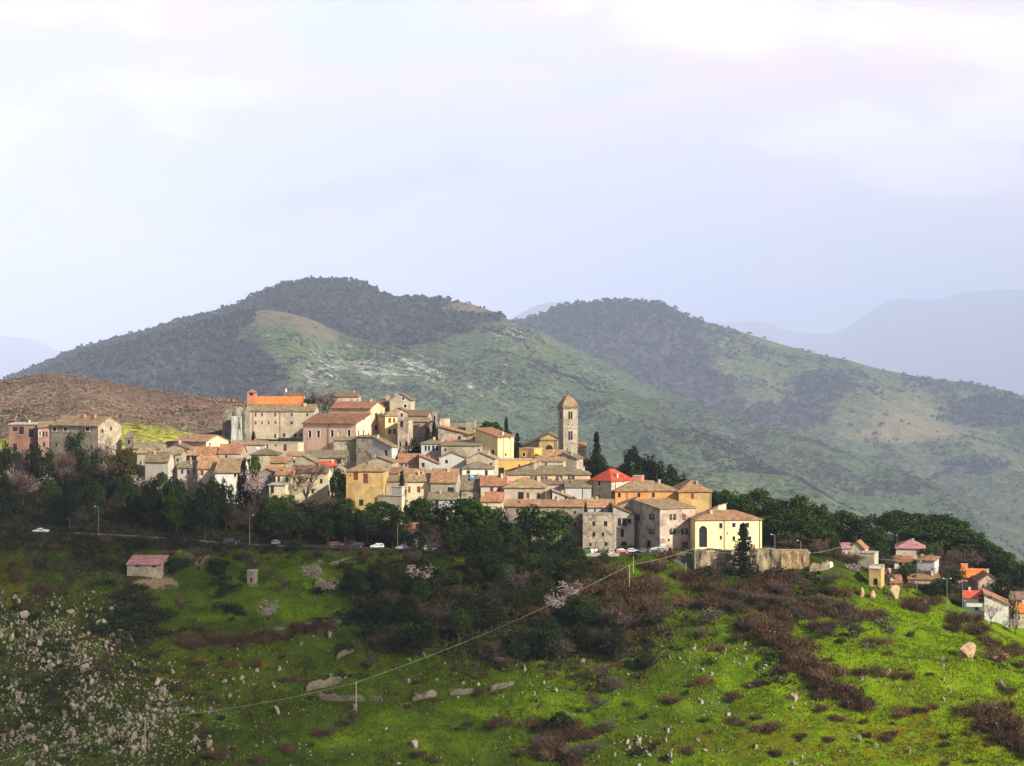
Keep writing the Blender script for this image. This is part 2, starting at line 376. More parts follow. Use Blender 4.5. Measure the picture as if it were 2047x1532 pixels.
def build_house(r):
    B = r['B']; W_, D_ = B.W, B.D
    zlow = min(min(float(terrain_z(c.x, c.y)) for c in B.corners(0.0)) - 0.8, B.zb - 0.8)
    if r['root'] is not None:
        root = r['root']['obj']; R0 = r['root']['B']; base_z = r['root']['basez']
        inv = root['mat_inv'] if False else None
    root_new = r['root'] is None
    if root_new:
        base_z = zlow; root = empty(r['name'], (B.p0.x, B.p0.y, base_z), B.th); r['obj'] = root; r['basez'] = base_z
        tag(root, r['label'], r['cat'], r['group'])
    else: r['obj'] = root; r['basez'] = base_z
    # local frame of this block relative to its root
    RB = B if root_new else r['root']['B']
    M = Matrix.Translation((RB.p0.x, RB.p0.y, base_z)) @ Matrix.Rotation(RB.th, 4, 'Z')
    L = Matrix.Translation((B.p0.x, B.p0.y, 0)) @ Matrix.Rotation(B.th, 4, 'Z')
    T = M.inverted() @ L        # block local (world z) -> root local
    def fin(mb, nm, mat, par=None, smooth=False):
        mb.v = [tuple(T @ Vector(v)) for v in mb.v]
        return mb.build(nm, mat, par if par is not None else root, smooth)
    ze, rf = B.ze, r['roof']; t = r['rt']; o = r['ov']
    fz = {'F': lambda s, d, z: (s, d, z), 'R': lambda s, d, z: (W_ - d, s, z), 'L': lambda s, d, z: (d, s, z), 'B': lambda s, d, z: (W_ - s, D_ - d, z)}
    # ---- roof heights
    zr = None
    if r['yr'] is not None:
        ry = {'g': D_ / 2, 'h': D_ / 2, 's': D_, 'e': 0.0, 'sr': 0.0, 'sl': 0.0, 'f': 0.0, 'd': D_ / 2}[rf]
        zr = B.zat(W_ / 2 if rf != 'sr' else 0.0, ry, r['yr'])
        if rf in ('g', 'h', 's'): zr = max(zr, ze + (0.16 if rf != 's' else 0.08) * max(1.0, min(D_, W_) / 2))
    elif rf in ('g', 'h'): zr = ze + 0.33 * min(D_, W_) / 2
    hr = random.Random(int(B.p0.x * 31 + B.p0.y * 7))
    if not r['ch'] and r['name'] == 'stone_house' and rf in ('g', 'h', 'e', 's', 'sr') and W_ * D_ > 35:
        r['ch'] = [(hr.uniform(.15, .85), hr.uniform(.2, .55), hr.uniform(.6, 1.1), hr.uniform(.22, .38), hr.choice(['cream', 'brick', 'stone', 'beige'])) for _ in range(hr.choice([0, 1, 1, 2]))]
    # ---- openings
    wall = MB(); panes = []
    for face, lst in (('F', r['win']), ('R', r['rwin']), ('L', r['lwin'])):
        holes = []; Lf = W_ if face == 'F' else D_
        for w in lst:
            px, py, pw, ph = w[0], w[1], w[2] * 1.15, w[3] * 1.12; st = w[4] if len(w) > 4 else 'd'
            s_, z_, mpp, mps = B.hit(face, px, py); hw = pw * mps / 2; hh = ph * mpp / 2
            if s_ - hw < 0.15: s_ = hw + 0.15
            if s_ + hw > Lf - 0.15: s_ = Lf - 0.15 - hw
            if hw * 2 > Lf - 0.3 or hw <= 0: continue
            inside = z_ + hh < ze - 0.1
            rects = [(s_ - hw, s_ + hw, z_ - hh, z_ + hh)]
            if st == 'arch':
                zc = z_ + hh - hw; rects = [(s_ - hw, s_ + hw, z_ - hh, zc)]
                for i in range(8):
                    a0, a1 = i / 8, (i + 1) / 8; ww = hw * math.sqrt(1 - ((a0 + a1) / 2) ** 2); rects.append((s_ - ww, s_ + ww, zc + a0 * hw, zc + a1 * hw))
            if inside: holes += rects
            panes.append((face, s_, z_, hw, hh, st, inside))
        if face == 'F': holesF = holes
        elif face == 'R': holesR = holes
        else: holesL = holes
    face_grid(wall, fz['F'], W_, zlow, ze, holesF, 0.3)
    # the other walls are listed with reversed winding by their own mapping
    face_grid(wall, fz['R'], D_, zlow, ze, holesR, 0.3); face_grid(wall, fz['L'], D_, zlow, ze, holesL, 0.3); face_grid(wall, fz['B'], W_, zlow, ze, [])
    mbr = MB()
    if rf == 'g':
        p = (zr - ze) / (D_ / 2); e = 0.3
        for x in (0, W_): wall.add([(x, 0, ze), (x, D_, ze), (x, D_ / 2, zr)], [(0, 1, 2)])
        zo = ze - p * o + t
        slab_roof(mbr, [(-e, -o, zo), (W_ + e, -o, zo), (W_ + e, D_ / 2, zr + t), (-e, D_ / 2, zr + t), (W_ + e, D_ + o, zo), (-e, D_ + o, zo)], [(0, 1, 2, 3), (3, 2, 4, 5)], t)
    elif rf == 'e':
        p = (zr - ze) / (W_ / 2); e = 0.35
        for y in (0, D_): wall.add([(0, y, ze), (W_, y, ze), (W_ / 2, y, zr)], [(0, 1, 2)])
        zo = ze - p * o + t
        slab_roof(mbr, [(-o, -e, zo), (W_ / 2, -e, zr + t), (W_ / 2, D_ + e, zr + t), (-o, D_ + e, zo), (W_ + o, -e, zo), (W_ + o, D_ + e, zo)], [(0, 1, 2, 3), (1, 4, 5, 2)], t)
    elif rf == 'h':
        p = (zr - ze) / (min(W_, D_) / 2); zo = ze - p * o * 0.6 + t
        a = [(-o, -o, zo), (W_ + o, -o, zo), (W_ + o, D_ + o, zo), (-o, D_ + o, zo)]
        if abs(W_ - D_) < 0.8: slab_roof(mbr, a + [(W_ / 2, D_ / 2, zr + t)], [(0, 1, 4), (1, 2, 4), (2, 3, 4), (3, 0, 4)], t)
        elif W_ > D_: slab_roof(mbr, a + [(D_ / 2, D_ / 2, zr + t), (W_ - D_ / 2, D_ / 2, zr + t)], [(0, 1, 5, 4), (1, 2, 5), (2, 3, 4, 5), (3, 0, 4)], t)
        else: slab_roof(mbr, a + [(W_ / 2, W_ / 2, zr + t), (W_ / 2, D_ - W_ / 2, zr + t)], [(0, 1, 4), (1, 2, 5, 4), (2, 3, 5), (3, 0, 4, 5)], t)
    elif rf == 's':
        p = (zr - ze) / D_
        for x in (0, W_): wall.add([(x, 0, ze), (x, D_, ze), (x, D_, zr)], [(0, 1, 2)])
        wall.add([(0, D_, ze), (W_, D_, ze), (W_, D_, zr), (0, D_, zr)], [(0, 1, 2, 3)])
        slab_roof(mbr, [(-0.3, -o, ze - p * o + t), (W_ + 0.3, -o, ze - p * o + t), (W_ + 0.3, D_ + 0.2, zr + 0.2 * p + t), (-0.3, D_ + 0.2, zr + 0.2 * p + t)], [(0, 1, 2, 3)], t)
    elif rf in ('sr', 'sl'):        # single slope falling to the right / left; yr = pixel of the high edge
        p = (zr - ze) / W_; hi = 0 if rf == 'sr' else W_; lo = W_ - hi; sg = 1 if rf == 'sr' else -1
        for y in (0, D_): wall.add([(lo, y, ze), (hi, y, ze), (hi, y, zr)], [(0, 1, 2)])
        wall.add([(hi, 0, ze), (hi, D_, ze), (hi, D_, zr), (hi, 0, zr)], [(0, 1, 2, 3)])
        xl_, xh = lo + sg * o, hi - sg * 0.25
        slab_roof(mbr, [(xl_, -o, ze - p * o + t), (xl_, D_ + o, ze - p * o + t), (xh, D_ + o, zr + p * 0.25 + t), (xh, -o, zr + p * 0.25 + t)], [(0, 1, 2, 3)] if sg > 0 else [(3, 2, 1, 0)], t)
    elif rf == 'f':
        mbr.box(-0.12, W_ + 0.12, -0.12, D_ + 0.12, ze, ze + 0.22)
    elif rf == 'd':                 # low curved cap on a small tower
        prof = [(0.97, 0.0), (0.90, 0.12), (0.74, 0.40), (0.48, 0.70), (0.22, 0.92), (0.04, 1.0)]
        N = 4; h = zr - ze; top = []; cx_, cy_ = W_ / 2, D_ / 2
        for k, q in prof:
            for sx, sy in ((-1, -1), (1, -1), (1, 1), (-1, 1)): top.append((cx_ + sx * (W_ / 2 + o) * k, cy_ + sy * (D_ / 2 + o) * k, ze + t + q * h))
        fs = [(i * 4 + k, i * 4 + (k + 1) % 4, i * 4 + 4 + (k + 1) % 4, i * 4 + 4 + k) for i in range(len(prof) - 1) for k in range(4)] + [(20, 21, 22, 23)]
        b0 = len(mbr.v); mbr.v += top; mbr.f += [tuple(b0 + i for i in f) for f in fs]
        mbr.box(-o, W_ + o, -o, D_ + o, ze, ze + t - 0.003)
    wo = fin(wall, 'wall', M_[r['wall']]); bm = bmesh.new(); bm.from_mesh(wo.data); bmesh.ops.remove_doubles(bm, verts=bm.verts, dist=1e-4); bmesh.ops.recalc_face_normals(bm, faces=bm.faces); bm.to_mesh(wo.data); bm.free()
    ro = None
    if mbr.v:
        ro = fin(mbr, 'roof', T_[r['tile']])
        bm = bmesh.new(); bm.from_mesh(ro.data); bmesh.ops.recalc_face_normals(bm, faces=bm.faces); bm.to_mesh(ro.data); bm.free()
    # ---- windows
    for face, s_, z_, hw, hh, st, inside in panes:
        g = fz[face]
        def qbox(mb, a, b_, d0, d1, c, d):
            vs = [g(a, d0, c), g(b_, d0, c), g(b_, d1, c), g(a, d1, c), g(a, d0, d), g(b_, d0, d), g(b_, d1, d), g(a, d1, d)]
            mb.add(vs, [(0, 3, 2, 1), (4, 5, 6, 7), (0, 1, 5, 4), (1, 2, 6, 5), (2, 3, 7, 6), (3, 0, 4, 7)])
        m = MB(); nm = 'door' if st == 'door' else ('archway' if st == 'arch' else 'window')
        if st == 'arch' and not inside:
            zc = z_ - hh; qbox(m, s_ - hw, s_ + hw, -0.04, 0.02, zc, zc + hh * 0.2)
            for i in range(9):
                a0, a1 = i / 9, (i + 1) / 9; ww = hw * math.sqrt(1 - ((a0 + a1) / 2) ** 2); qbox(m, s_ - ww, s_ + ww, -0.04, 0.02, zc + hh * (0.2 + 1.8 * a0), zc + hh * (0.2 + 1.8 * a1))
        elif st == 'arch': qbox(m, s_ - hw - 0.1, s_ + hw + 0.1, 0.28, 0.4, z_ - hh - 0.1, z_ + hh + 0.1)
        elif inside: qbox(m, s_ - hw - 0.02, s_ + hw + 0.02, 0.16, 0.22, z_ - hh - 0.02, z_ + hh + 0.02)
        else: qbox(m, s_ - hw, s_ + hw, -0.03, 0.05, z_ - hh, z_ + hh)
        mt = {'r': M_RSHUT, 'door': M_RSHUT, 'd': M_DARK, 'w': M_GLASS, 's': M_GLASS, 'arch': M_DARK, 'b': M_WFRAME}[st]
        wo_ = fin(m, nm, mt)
        if st in ('w', 'r'):
            m = MB(); e = 0.2; d0 = -0.05
            qbox(m, s_ - hw - e, s_ - hw - 0.005, d0, 0.04, z_ - hh - e, z_ + hh + e); qbox(m, s_ + hw + 0.005, s_ + hw + e, d0, 0.04, z_ - hh - e, z_ + hh + e)
            qbox(m, s_ - hw - 0.005, s_ + hw + 0.005, d0, 0.04, z_ + hh + 0.005, z_ + hh + e); qbox(m, s_ - hw - 0.005, s_ + hw + 0.005, d0 - 0.06, 0.04, z_ - hh - e, z_ - hh - 0.005)
            if st == 'w': fin(m, 'frame', M_WFRAME, wo_)
            else: fin(m, 'sill', M_[r['wall']], wo_) if False else None
        if st == 'd' and inside:
            m = MB(); qbox(m, s_ - hw - 0.12, s_ + hw + 0.12, -0.1, -0.004, z_ - hh - 0.16, z_ - hh - 0.02); fin(m, 'sill', M_['stone_pale'], wo_)
        if st == 's':
            for sg in (-1, 1):
                m = MB(); a, b_ = sorted((s_ + sg * (hw + 0.02), s_ + sg * (hw + 0.62))); qbox(m, a, b_, -0.07, -0.02, z_ - hh, z_ + hh); fin(m, 'shutter', M_SHUT, wo_)
            m = MB(); qbox(m, s_ - 0.05, s_ + 0.05, 0.10, 0.155, z_ - hh, z_ + hh); qbox(m, s_ - hw, s_ + hw, 0.10, 0.152, z_ + hh * 0.2, z_ + hh * 0.2 + 0.08); fin(m, 'frame', M_WFRAME, wo_)
    # ---- chimneys stand on the roof
    if ro is not None:
        for c in r['ch']:
            x, y = c[0] * W_, c[1] * D_; h = c[2]; w = c[3] if len(c) > 3 else 0.35
            if rf == 'g': zz = zr - abs(y - D_ / 2) * (zr - ze) / (D_ / 2)
            elif rf == 'e': zz = zr - abs(x - W_ / 2) * (zr - ze) / (W_ / 2)
            elif rf == 'h': zz = ze + (zr - ze) * min(1, min(x, y, W_ - x, D_ - y) / (min(W_, D_) / 2))
            elif rf == 's': zz = ze + (zr - ze) * y / D_
            elif rf == 'sr': zz = zr + (ze - zr) * x / W_
            else: zz = ze
            m = MB(); m.box(x - w, x + w, y - w, y + w, zz - 0.5, zz + t + h); m.box(x - w - 0.1, x + w + 0.1, y - w - 0.1, y + w + 0.1, zz + t + h, zz + t + h + 0.14)
            fin(m, 'chimney', M_['cream'] if len(c) < 5 else M_[c[4]], ro)
    for face, px in r['pipes']:
        s_, z_, a, b_ = B.hit(face, px, 900); m = MB(); g = fz[face]
        m.tube([g(s_, -0.1, B.zb - 0.3), g(s_, -0.1, ze - 0.05)], 0.09, 6); fin(m, 'drainpipe', M_PIPE)
    return root
# ------------------------------------------------------------------ the hill the town stands on
UC = [-700, 0, 250, 500, 750, 1000, 1150, 1300, 1400, 1540, 1640, 1800, 1950, 2047, 2750]
ROWS = [  # depth, height of the ground as seen at each column
    (325, [1590] * 15),
    (352, [1462, 1458, 1450, 1448, 1445, 1448, 1450, 1450, 1452, 1455, 1455, 1458, 1462, 1468, 1500]),
    (380, [1330, 1325, 1318, 1308, 1304, 1305, 1302, 1300, 1304, 1312, 1312, 1318, 1330, 1350, 1450]),
    (430, [1070, 1072, 1084, 1100, 1112, 1124, 1128, 1128, 1152, 1158, 1150, 1195, 1245, 1290, 1400]),
    (437, [1066, 1066, 1075, 1092, 1098, 1110, 1112, 1108, 1146, 1150, 1142, 1190, 1238, 1282, 1390]),
    (446, [1063, 1063, 1072, 1088, 1095, 1106, 1109, 1104, 1101, 1101, 1118, 1182, 1230, 1272, 1380]),
    (470, [1020, 1018, 1024, 1040, 1045, 1060, 1080, 1085, 1090, 1096, 1104, 1150, 1186, 1218, 1330]),
    (500, [965, 962, 968, 990, 1000, 1012, 1030, 1045, 1062, 1085, 1094, 1122, 1152, 1184, 1290]),
    (560, [915, 912, 910, 898, 905, 925, 945, 985, 1015, 1045, 1058, 1085, 1116, 1150, 1250]),
    (610, [925, 920, 900, 850, 840, 885, 912, 955, 990, 1025, 1048, 1072, 1105, 1142, 1240]),
    (680, [1010, 1000, 970, 900, 880, 925, 960, 1000, 1030, 1055, 1075, 1100, 1130, 1190, 1280]),
    (800, [1160, 1150, 1130, 1090, 1080, 1090, 1110, 1130, 1150, 1160, 1170, 1180, 1200, 1240, 1300])]
RY = np.array([r[0] for r in ROWS], float); RV = np.array([r[1] for r in ROWS], float)
_uf = np.linspace(-700, 2750, 691)
_tab = np.array([smooth_interp(_uf, UC, v) for v in RV])        # rows x fine columns
def terrain_raw(X, Y):
    X = np.asarray(X, float); Y = np.asarray(Y, float); u = CX + X / np.maximum(Y, 1) * F
    ui = np.clip((u + 700) / 5.0, 0, 689.999); i = ui.astype(int); f = ui - i
    j = np.clip(np.searchsorted(RY, Y) - 1, 0, len(RY) - 2); t = np.clip((Y - RY[j]) / (RY[j + 1] - RY[j]), 0, 1)
    ym = (_tab[j, i] * (1 - f) + _tab[j, i + 1] * f) * (1 - t) + (_tab[j + 1, i] * (1 - f) + _tab[j + 1, i + 1] * f) * t
    z = -(ym - CY) / F * Y
    # the valley between the viewer and the town, and the knoll the viewer stands on
    near = np.interp(Y, [-400, -30, 0, 25, 90, 190, 270, 325], [-6, -2.2, -1.7, -12, -70, -112, -98, 0]);
    zb = -(1590 - CY) / F * 325
    z = np.where(Y < 325, np.where(Y > 270, -98 + (zb + 98) * np.clip((Y - 270) / 55, 0, 1), near), z)
    amp = sstep(300, 340, Y) * (1 - sstep(424, 434, Y) * (1 - sstep(455, 470, Y)))
    z = z + amp * (2.3 * (fbm(X / 16, Y / 9, 4, 3) - 0.5) + 0.8 * (fbm(X / 3.1, Y / 2.3, 3, 9) - 0.5))
    # stepped terraces across the lower slope
    st = amp * sstep(335, 345, Y) * (1 - sstep(405, 420, Y)) * (1 - sstep(1200, 1450, u)) * sstep(330, 520, u)
    ph = (Y + 0.05 * X + 5 * fbm(X / 40, Y * 0 + 3, 2, 5)) / 11.0
    z = z + st * 0.9 * (sstep(0.0, 0.25, ph % 1.0) - (ph % 1.0))
    z = np.where(Y > 800, z * 1.0 + (-900 - z) * np.clip((Y - 800) / 2300, 0, 1), z)
    return z
def terrain_z(X, Y):
    z = terrain_raw(X, Y); X = np.asarray(X, float); Y = np.asarray(Y, float)
    for B in HOUSES:           # each house keeps the ground down to its visible foot
        dx = X - B.p0.x; dy = Y - B.p0.y; lx = dx * B.c + dy * B.n; ly = -dx * B.n + dy * B.c
        d = np.maximum(np.maximum(-lx, lx - B.W), np.maximum(-ly, ly - B.D)); k = 1 - sstep(0.6, 5.0, d)
        z = np.where(k > 0, np.minimum(z, z * (1 - k) + (B.zb - 0.1) * k), z)
    return z
def ground_at(x, y, Ya=326.0, Yb=640.0):
    """first point of the ground met along the sight line through pixel (x, y)"""
    Y = np.linspace(Ya, Yb, 1300); X = (x - CX) / F * Y; zr = -(y - CY) / F * Y
    hit = np.nonzero(terrain_raw(X, Y) >= zr)[0]
    Yh = Y[hit[0]] if len(hit) else Yb
    Xh = (x - CX) / F * Yh; return Vector((Xh, Yh, float(terrain_z(Xh, Yh))))

def grid_mesh(name, U, Yv, zf, attrs=None, smooth=True):
    u, y = np.meshgrid(U, Yv); X = (u - CX) / F * np.maximum(y, 200.0) ; z = zf(X, y)
    n, m = u.shape; V = np.stack([X, y, z], -1).reshape(-1, 3); idx = np.arange(n * m).reshape(n, m)
    Fc = np.stack([idx[:-1, :-1], idx[:-1, 1:], idx[1:, 1:], idx[1:, :-1]], -1).reshape(-1, 4)
    me = np_mesh(name, V, Fc, smooth)
    for k, fn in (attrs or {}).items():
        a = me.attributes.new(k, 'FLOAT', 'POINT'); py = CY - z / np.maximum(y, 1) * F
        a.data.foreach_set('value', np.clip(fn(u, py, X, y, z), 0, 1).astype(np.float32).ravel())
    return me
def blob(u, v, cu, cv, ru, rv): return np.exp(-(((u - cu) / ru) ** 2 + ((v - cv) / rv) ** 2))

def m_hillside():
    m, nt, b = _nt('hillside_grass'); q = NB(nt); pos = q.pos()
    fresh = q.attr('fresh').outputs['Fac']; dry = q.attr('dry').outputs['Fac']; scrub = q.attr('scrub').outputs['Fac']; dirt = q.attr('dirt').outputs['Fac']
    n1 = q.noise(pos, 0.075, 7, 0.7, 0.8); n2 = q.noise(pos, 0.30, 6, 0.72, 0.5); n3 = q.noise(pos, 2.0, 4, 0.75)
    fr = q.math('ADD', fresh, q.math('MULTIPLY', q.math('SUBTRACT', n1, 0.5), 1.9))
    col = q.ramp(fr, [(0.12, (0.020, 0.028, 0.002)), (0.42, (0.046, 0.078, 0.002)), (0.90, (0.120, 0.195, 0.001))])
    dm = q.math('ADD', dry, q.math('MULTIPLY', q.math('SUBTRACT', n2, 0.5), 1.6)); col = q.mix(q.ramp(dm, [(0.44, 0.0), (0.68, 0.85)]), col, (0.125, 0.088, 0.004))
    sm = q.math('ADD', scrub, q.math('MULTIPLY', q.math('SUBTRACT', n2, 0.5), 1.9)); col = q.mix(q.ramp(sm, [(0.36, 0.0), (0.56, 0.92)]), col, (0.026, 0.019, 0.009))
    col = q.mix(q.ramp(dirt, [(0.35, 0.0), (0.6, 1.0)]), col, (0.21, 0.155, 0.085))
    col = q.mix(1.0, col, q.ramp(n3, [(0.28, 0.50), (0.5, 1.0), (0.74, 1.5)]), 'MULTIPLY')
    q.put(b.inputs['Base Color'], col); b.inputs['Roughness'].default_value = 1.0; b.inputs['Specular IOR Level'].default_value = 0.05
    q.l.new(q.bump(q.math('ADD', n3, q.math('MULTIPLY', n2, 1.4)), 0.8, 0.5), b.inputs['Normal']); return m

def a_fresh(u, v, X, Y, z):
    r = 0.24 + 0.62 * sstep(1150, 1750, u) * sstep(1120, 1260, v)
    r += 0.42 * blob(u, v, 590, 1180, 120, 85) + 0.15 * blob(u, v, 380, 1220, 90, 90) + 0.35 * blob(u, v, 1100, 1400, 160, 70) + 0.3 * blob(u, v, 700, 1480, 260, 60)
    r += 0.4 * blob(u, v, 1250, 1150, 120, 22) - 0.12 * blob(u, v, 100, 1300, 330, 260)
    return r
def a_dry(u, v, X, Y, z):
    r = 0.26 + 0.22 * blob(u, v, 1900, 1470, 260, 110) + 0.06 * sstep(1300, 1600, u) + 0.22 * blob(u, v, 400, 1330, 260, 120) + 0.35 * blob(u, v, 20, 1170, 70, 60) + 0.2 * blob(u, v, 1450, 1480, 300, 60) + 0.3 * blob(u, v, 230, 1085, 260, 22)
    return r - 0.35 * blob(u, v, 590, 1180, 130, 90)
def a_scrub(u, v, X, Y, z):
    r = 0.12 - 0.05 * blob(u, v, 150, 1330, 300, 200) + 0.8 * blob(u, v, 960, 1210, 240, 110) + 0.5 * blob(u, v, 1200, 1240, 150, 90) + 0.5 * blob(u, v, 170, 1125, 130, 30) + 0.55 * blob(u, v, 270, 1230, 55, 60) + 0.35 * blob(u, v, 130, 1330, 220, 160)
    r += 0.9 * (Y > 456) + 0.8 * (v < 1100) * (u < 1380) + 0.35 * blob(u, v, 1600, 1180, 160, 40) + 0.3 * blob(u, v, 1560, 1330, 50, 70) - 0.2 * blob(u, v, 590, 1180, 130, 90)
    return r
def a_dirt(u, v, X, Y, z): return 0.9 * blob(u, v, 305, 1165, 45, 10) + 0.8 * blob(u, v, 395, 1105, 35, 20) + 0.3 * (fbm(X / 4, Y / 4, 3, 21) > 0.62)

# ------------------------------------------------------------------ the town, read off house by house (pixels of the photograph, depth in metres)
H = house
# far left group
H('ruined terracotta house with dark tall openings at the far left edge of the town', 18, 75, 849, 925, 522, 6, D=9, roof='s', yr=846, wall='terracotta', tile='slab', win=[(30, 858, 8, 8), (43, 861, 8, 14), (62, 866, 8, 15), (30, 893, 7, 11), (62, 895, 7, 12)])
H('narrow pink house with three small windows beside the terracotta ruin', 76, 101, 854, 922, 520, 6, D=9, roof='g', yr=843, wall='pink', win=[(80, 867, 3, 9, 'w'), (87, 868, 3, 9), (93, 868, 3, 9), (88, 889, 4, 8)])
H('long stone farmhouse with white framed windows and a rough stone gable at the left', 101, 196, 850, 915, 520, -28, x2=243, roof='g', yr=834, wall='stone', tile='old', win=[(109, 858, 7, 7, 'w'), (131, 858, 7, 7, 'w'), (175, 858, 7, 7, 'w'), (112, 889, 4, 6), (182, 894, 4, 8)], rwin=[(222, 857, 3, 7), (205, 862, 3, 6), (213, 895, 3, 6)], ch=[(0.5, 0.42, 0.9, 0.4, 'brick'), (0.72, 0.42, 0.9, 0.4, 'brick')])
H('small domed stone belfry turret beside the left stone farmhouse', 250, 266, 876, 895, 515, 0, D=2.6, roof='d', yr=864, wall='stone_dark', tile='grey', ov=0.2, win=[(257.5, 884, 4, 8, 'arch')], name='belfry_turret', cat='turret')
H('low stone house with a dull tiled roof right of the domed turret', 266, 322, 897, 915, 512, 0, D=9, roof='g', yr=885, wall='stone', tile='grey')
H('cream long barn with a bright gable in front of the green field', 347, 412, 882, 902, 552, -33, x2=457, roof='g', yr=870, wall='cream', tile='pinky', rwin=[(420, 889, 4, 5)])
H('stone house with a dark gable roof below the cream barn', 328, 378, 899, 918, 530, 0, D=11, roof='e', yr=889, wall='stone_pale', tile='purple', ch=[(0.5, 0.5, 0.8)])
H('pale stone house behind the round golden tree', 274, 304, 906, 945, 506, 0, D=8, roof='g', yr=897, wall='stone_pale', tile='old', win=[(281, 925, 3, 5)])
H('stone house with a wide grey front and low roof, leftmost in the lower row', 290, 336, 921, 948, 499, -12, x2=348, roof='g', yr=904, wall='grey', tile='old')
H('small house with a dark open loggia under its tiled roof', 366, 398, 910, 926, 516, 0, D=7, roof='g', yr=902, wall='stone', tile='pinky', win=[(374, 917, 9, 8), (388, 917, 9, 8)])
H('stone house with a tall rusty pipe on its wall', 348, 362, 908, 945, 502, 0, D=8, roof='g', yr=899, wall='stone_pale', win=[(355, 920, 4, 6)], pipes=[('F', 350)])
H('low house with dark upper windows and a brown roof left of the bright terracotta roof', 355, 395, 935, 960, 499, 0, D=8, roof='g', yr=923, wall='grey', tile='grey', win=[(376, 943, 5, 7), (364, 943, 4, 7), (388, 944, 4, 8)])
H('cream house under a bright terracotta roof with one brown door', 395, 430, 936, 962, 496, 0, D=9, roof='g', yr=912, wall='cream', tile='pinky', win=[(404, 946, 5, 9, 'r')])
H('white house with a wide weathered two tone roof left of the tall cypress', 430, 482, 944, 972, 490, -4, D=12, roof='g', yr=917, wall='white', tile='old', win=[(470, 950, 4, 6)])
H('low house with an old red roof behind the bright terracotta roof', 378, 430, 909, 920, 524, 0, D=9, roof='g', yr=894, wall='beige', tile='red')
H('house with a red roof carrying a grey skylight patch', 437, 482, 906, 924, 526, 0, D=10, roof='g', yr=889, wall='stone_pale', tile='red', win=[(452, 913, 4, 5)])
H('long low grey house between the red roofs and the white flat house', 462, 530, 889, 902, 548, 0, D=8, roof='g', yr=882, wall='grey', tile='old', win=[(516, 895, 8, 4, 'b')])
H('low stone house with a mottled roof below the flat white house', 500, 556, 909, 924, 534, 0, D=9, roof='h', yr=897, wall='stone', tile='grey')
# convent hill
rampart = dict(x0=447, x1=494)
H('long grey convent wing with rows of small windows below the orange roof', 493, 628, 822, 884, 585, -1, D=12, roof='g', yr=809, wall='beige', tile='old', name='convent', cat='convent',
  win=[(498, 845, 3, 5, 'r')] + [(x, 829, 3, 5) for x in (511, 523.5, 550, 583.5, 614)] + [(x, 845.5, 3, 5, 'r') for x in (511, 523.5, 537, 550.5)] + [(583, 845.5, 4, 5)] + [(550, 872, 3, 7), (568, 870, 4, 6), (590, 871, 4, 7), (602, 871, 4, 6)], pipes=[('F', 506), ('F', 560)], ch=[(0.84, 0.35, 0.9, 0.5)])
H('church block with a bright orange new roof behind the grey convent wing', 494, 600, 815, 830, 599, 0, D=16, roof='g', yr=794, wall='brick', tile='new', name='church', cat='church')
H('square orange brick belfry at the left end of the bright orange roof', 494, 511, 785, 822, 594, 0, D=3.2, roof='h', yr=779, wall='brick', tile='purple', win=[(502.5, 788, 6, 6)], name='brick_belfry', cat='belfry', ov=0.3, lwin=[])
H('small rooftop house with dark openings behind the bright orange roof', 568, 606, 793, 804, 612, 0, D=6, roof='g', yr=785, wall='stone', tile='purple', win=[(577, 796.5, 6, 5), (590, 796.5, 6, 5)], ch=[(0.05, 0.5, 1.2, 0.3, 'white')])
H('greyish pink house on the crest behind the bare crest tree', 664, 717, 793, 814, 606, 0, D=9, roof='g', yr=785, wall='stone_pink', tile='purple')
pk = H('pink church with white framed windows, long lower aisle and warm orange gable end', 606, 712, 846, 899, 556, -26, x2=741, roof='s', yr=828, wall='salmon', tile='red', name='pink_church', cat='church', ov=0.6,
  win=[(619.5, 868, 5, 12, 'w'), (636.5, 868, 5, 12, 'w'), (664, 867, 5, 12, 'w'), (697.5, 866, 5, 11, 'w'), (678, 867, 4, 9, 'b')], rwin=[(728, 838, 2, 4), (717, 866, 2, 10), (727, 866, 2, 11), (737, 869, 2, 6)], pipes=[('F', 657)])
H('', 662, 741, 816, 885, 571, -26, x2=769, roof='g', yr=804, wall='peach', tile='red', root=pk, rwin=[(752, 829, 5, 5), (752, 855, 5, 8)])
H('bright yellow block with four pairs of red brown shutters beside the pink church', 770, 794, 832, 888, 560, 24, D=9, roof='h', yr=824, wall='yellow', tile='old', win=[(779, 841, 5, 9, 'r'), (788, 841, 4, 9, 'r'), (779, 863, 5, 9, 'r'), (789, 863, 5, 9, 'r')])
H('tall ruined stone tower house right of the bright yellow block', 795, 816, 841, 908, 556, -10, D=7, roof='f', wall='stone_pink', tile='slab', win=[(803, 848, 6, 10), (800, 888, 3, 9), (812, 886, 3, 9)])
H('low stone house with a thin tiled roof at the foot of the pink church', 667, 713, 880, 908, 543, -3, D=6, roof='g', yr=874, wall='stone_pale', tile='grey')
H('round grey stone bastion in front of the pink church', 712, 747, 874, 912, 540, -14, D=6, roof='s', yr=871, wall='stone_dark', tile='grey')
H('tall house with a sunlit right corner and a roof falling to the right', 745, 783, 893, 932, 528, -30, x2=795, roof='sr', yr=874, wall='bluish', tile='old', win=[(771.5, 907, 5, 11)], ch=[(0.12, 0.4, 0.7)])
H('flat roofed white house with a tall red brown door below the convent', 529, 596, 885, 905, 551, -16, x2=607, roof='f', wall='cream', tile='slab', win=[(533, 892, 5, 7, 'd'), (550.5, 890, 3, 3), (569.5, 895, 6, 12, 'r')])
H('top grey house with a shallow gable and two windows on the crest', 779, 821, 800, 820, 586, -6, D=9, roof='e', yr=787, wall='beige', tile='grey', win=[(806, 797, 4, 6, 'w'), (810, 812, 5, 6, 'w')])
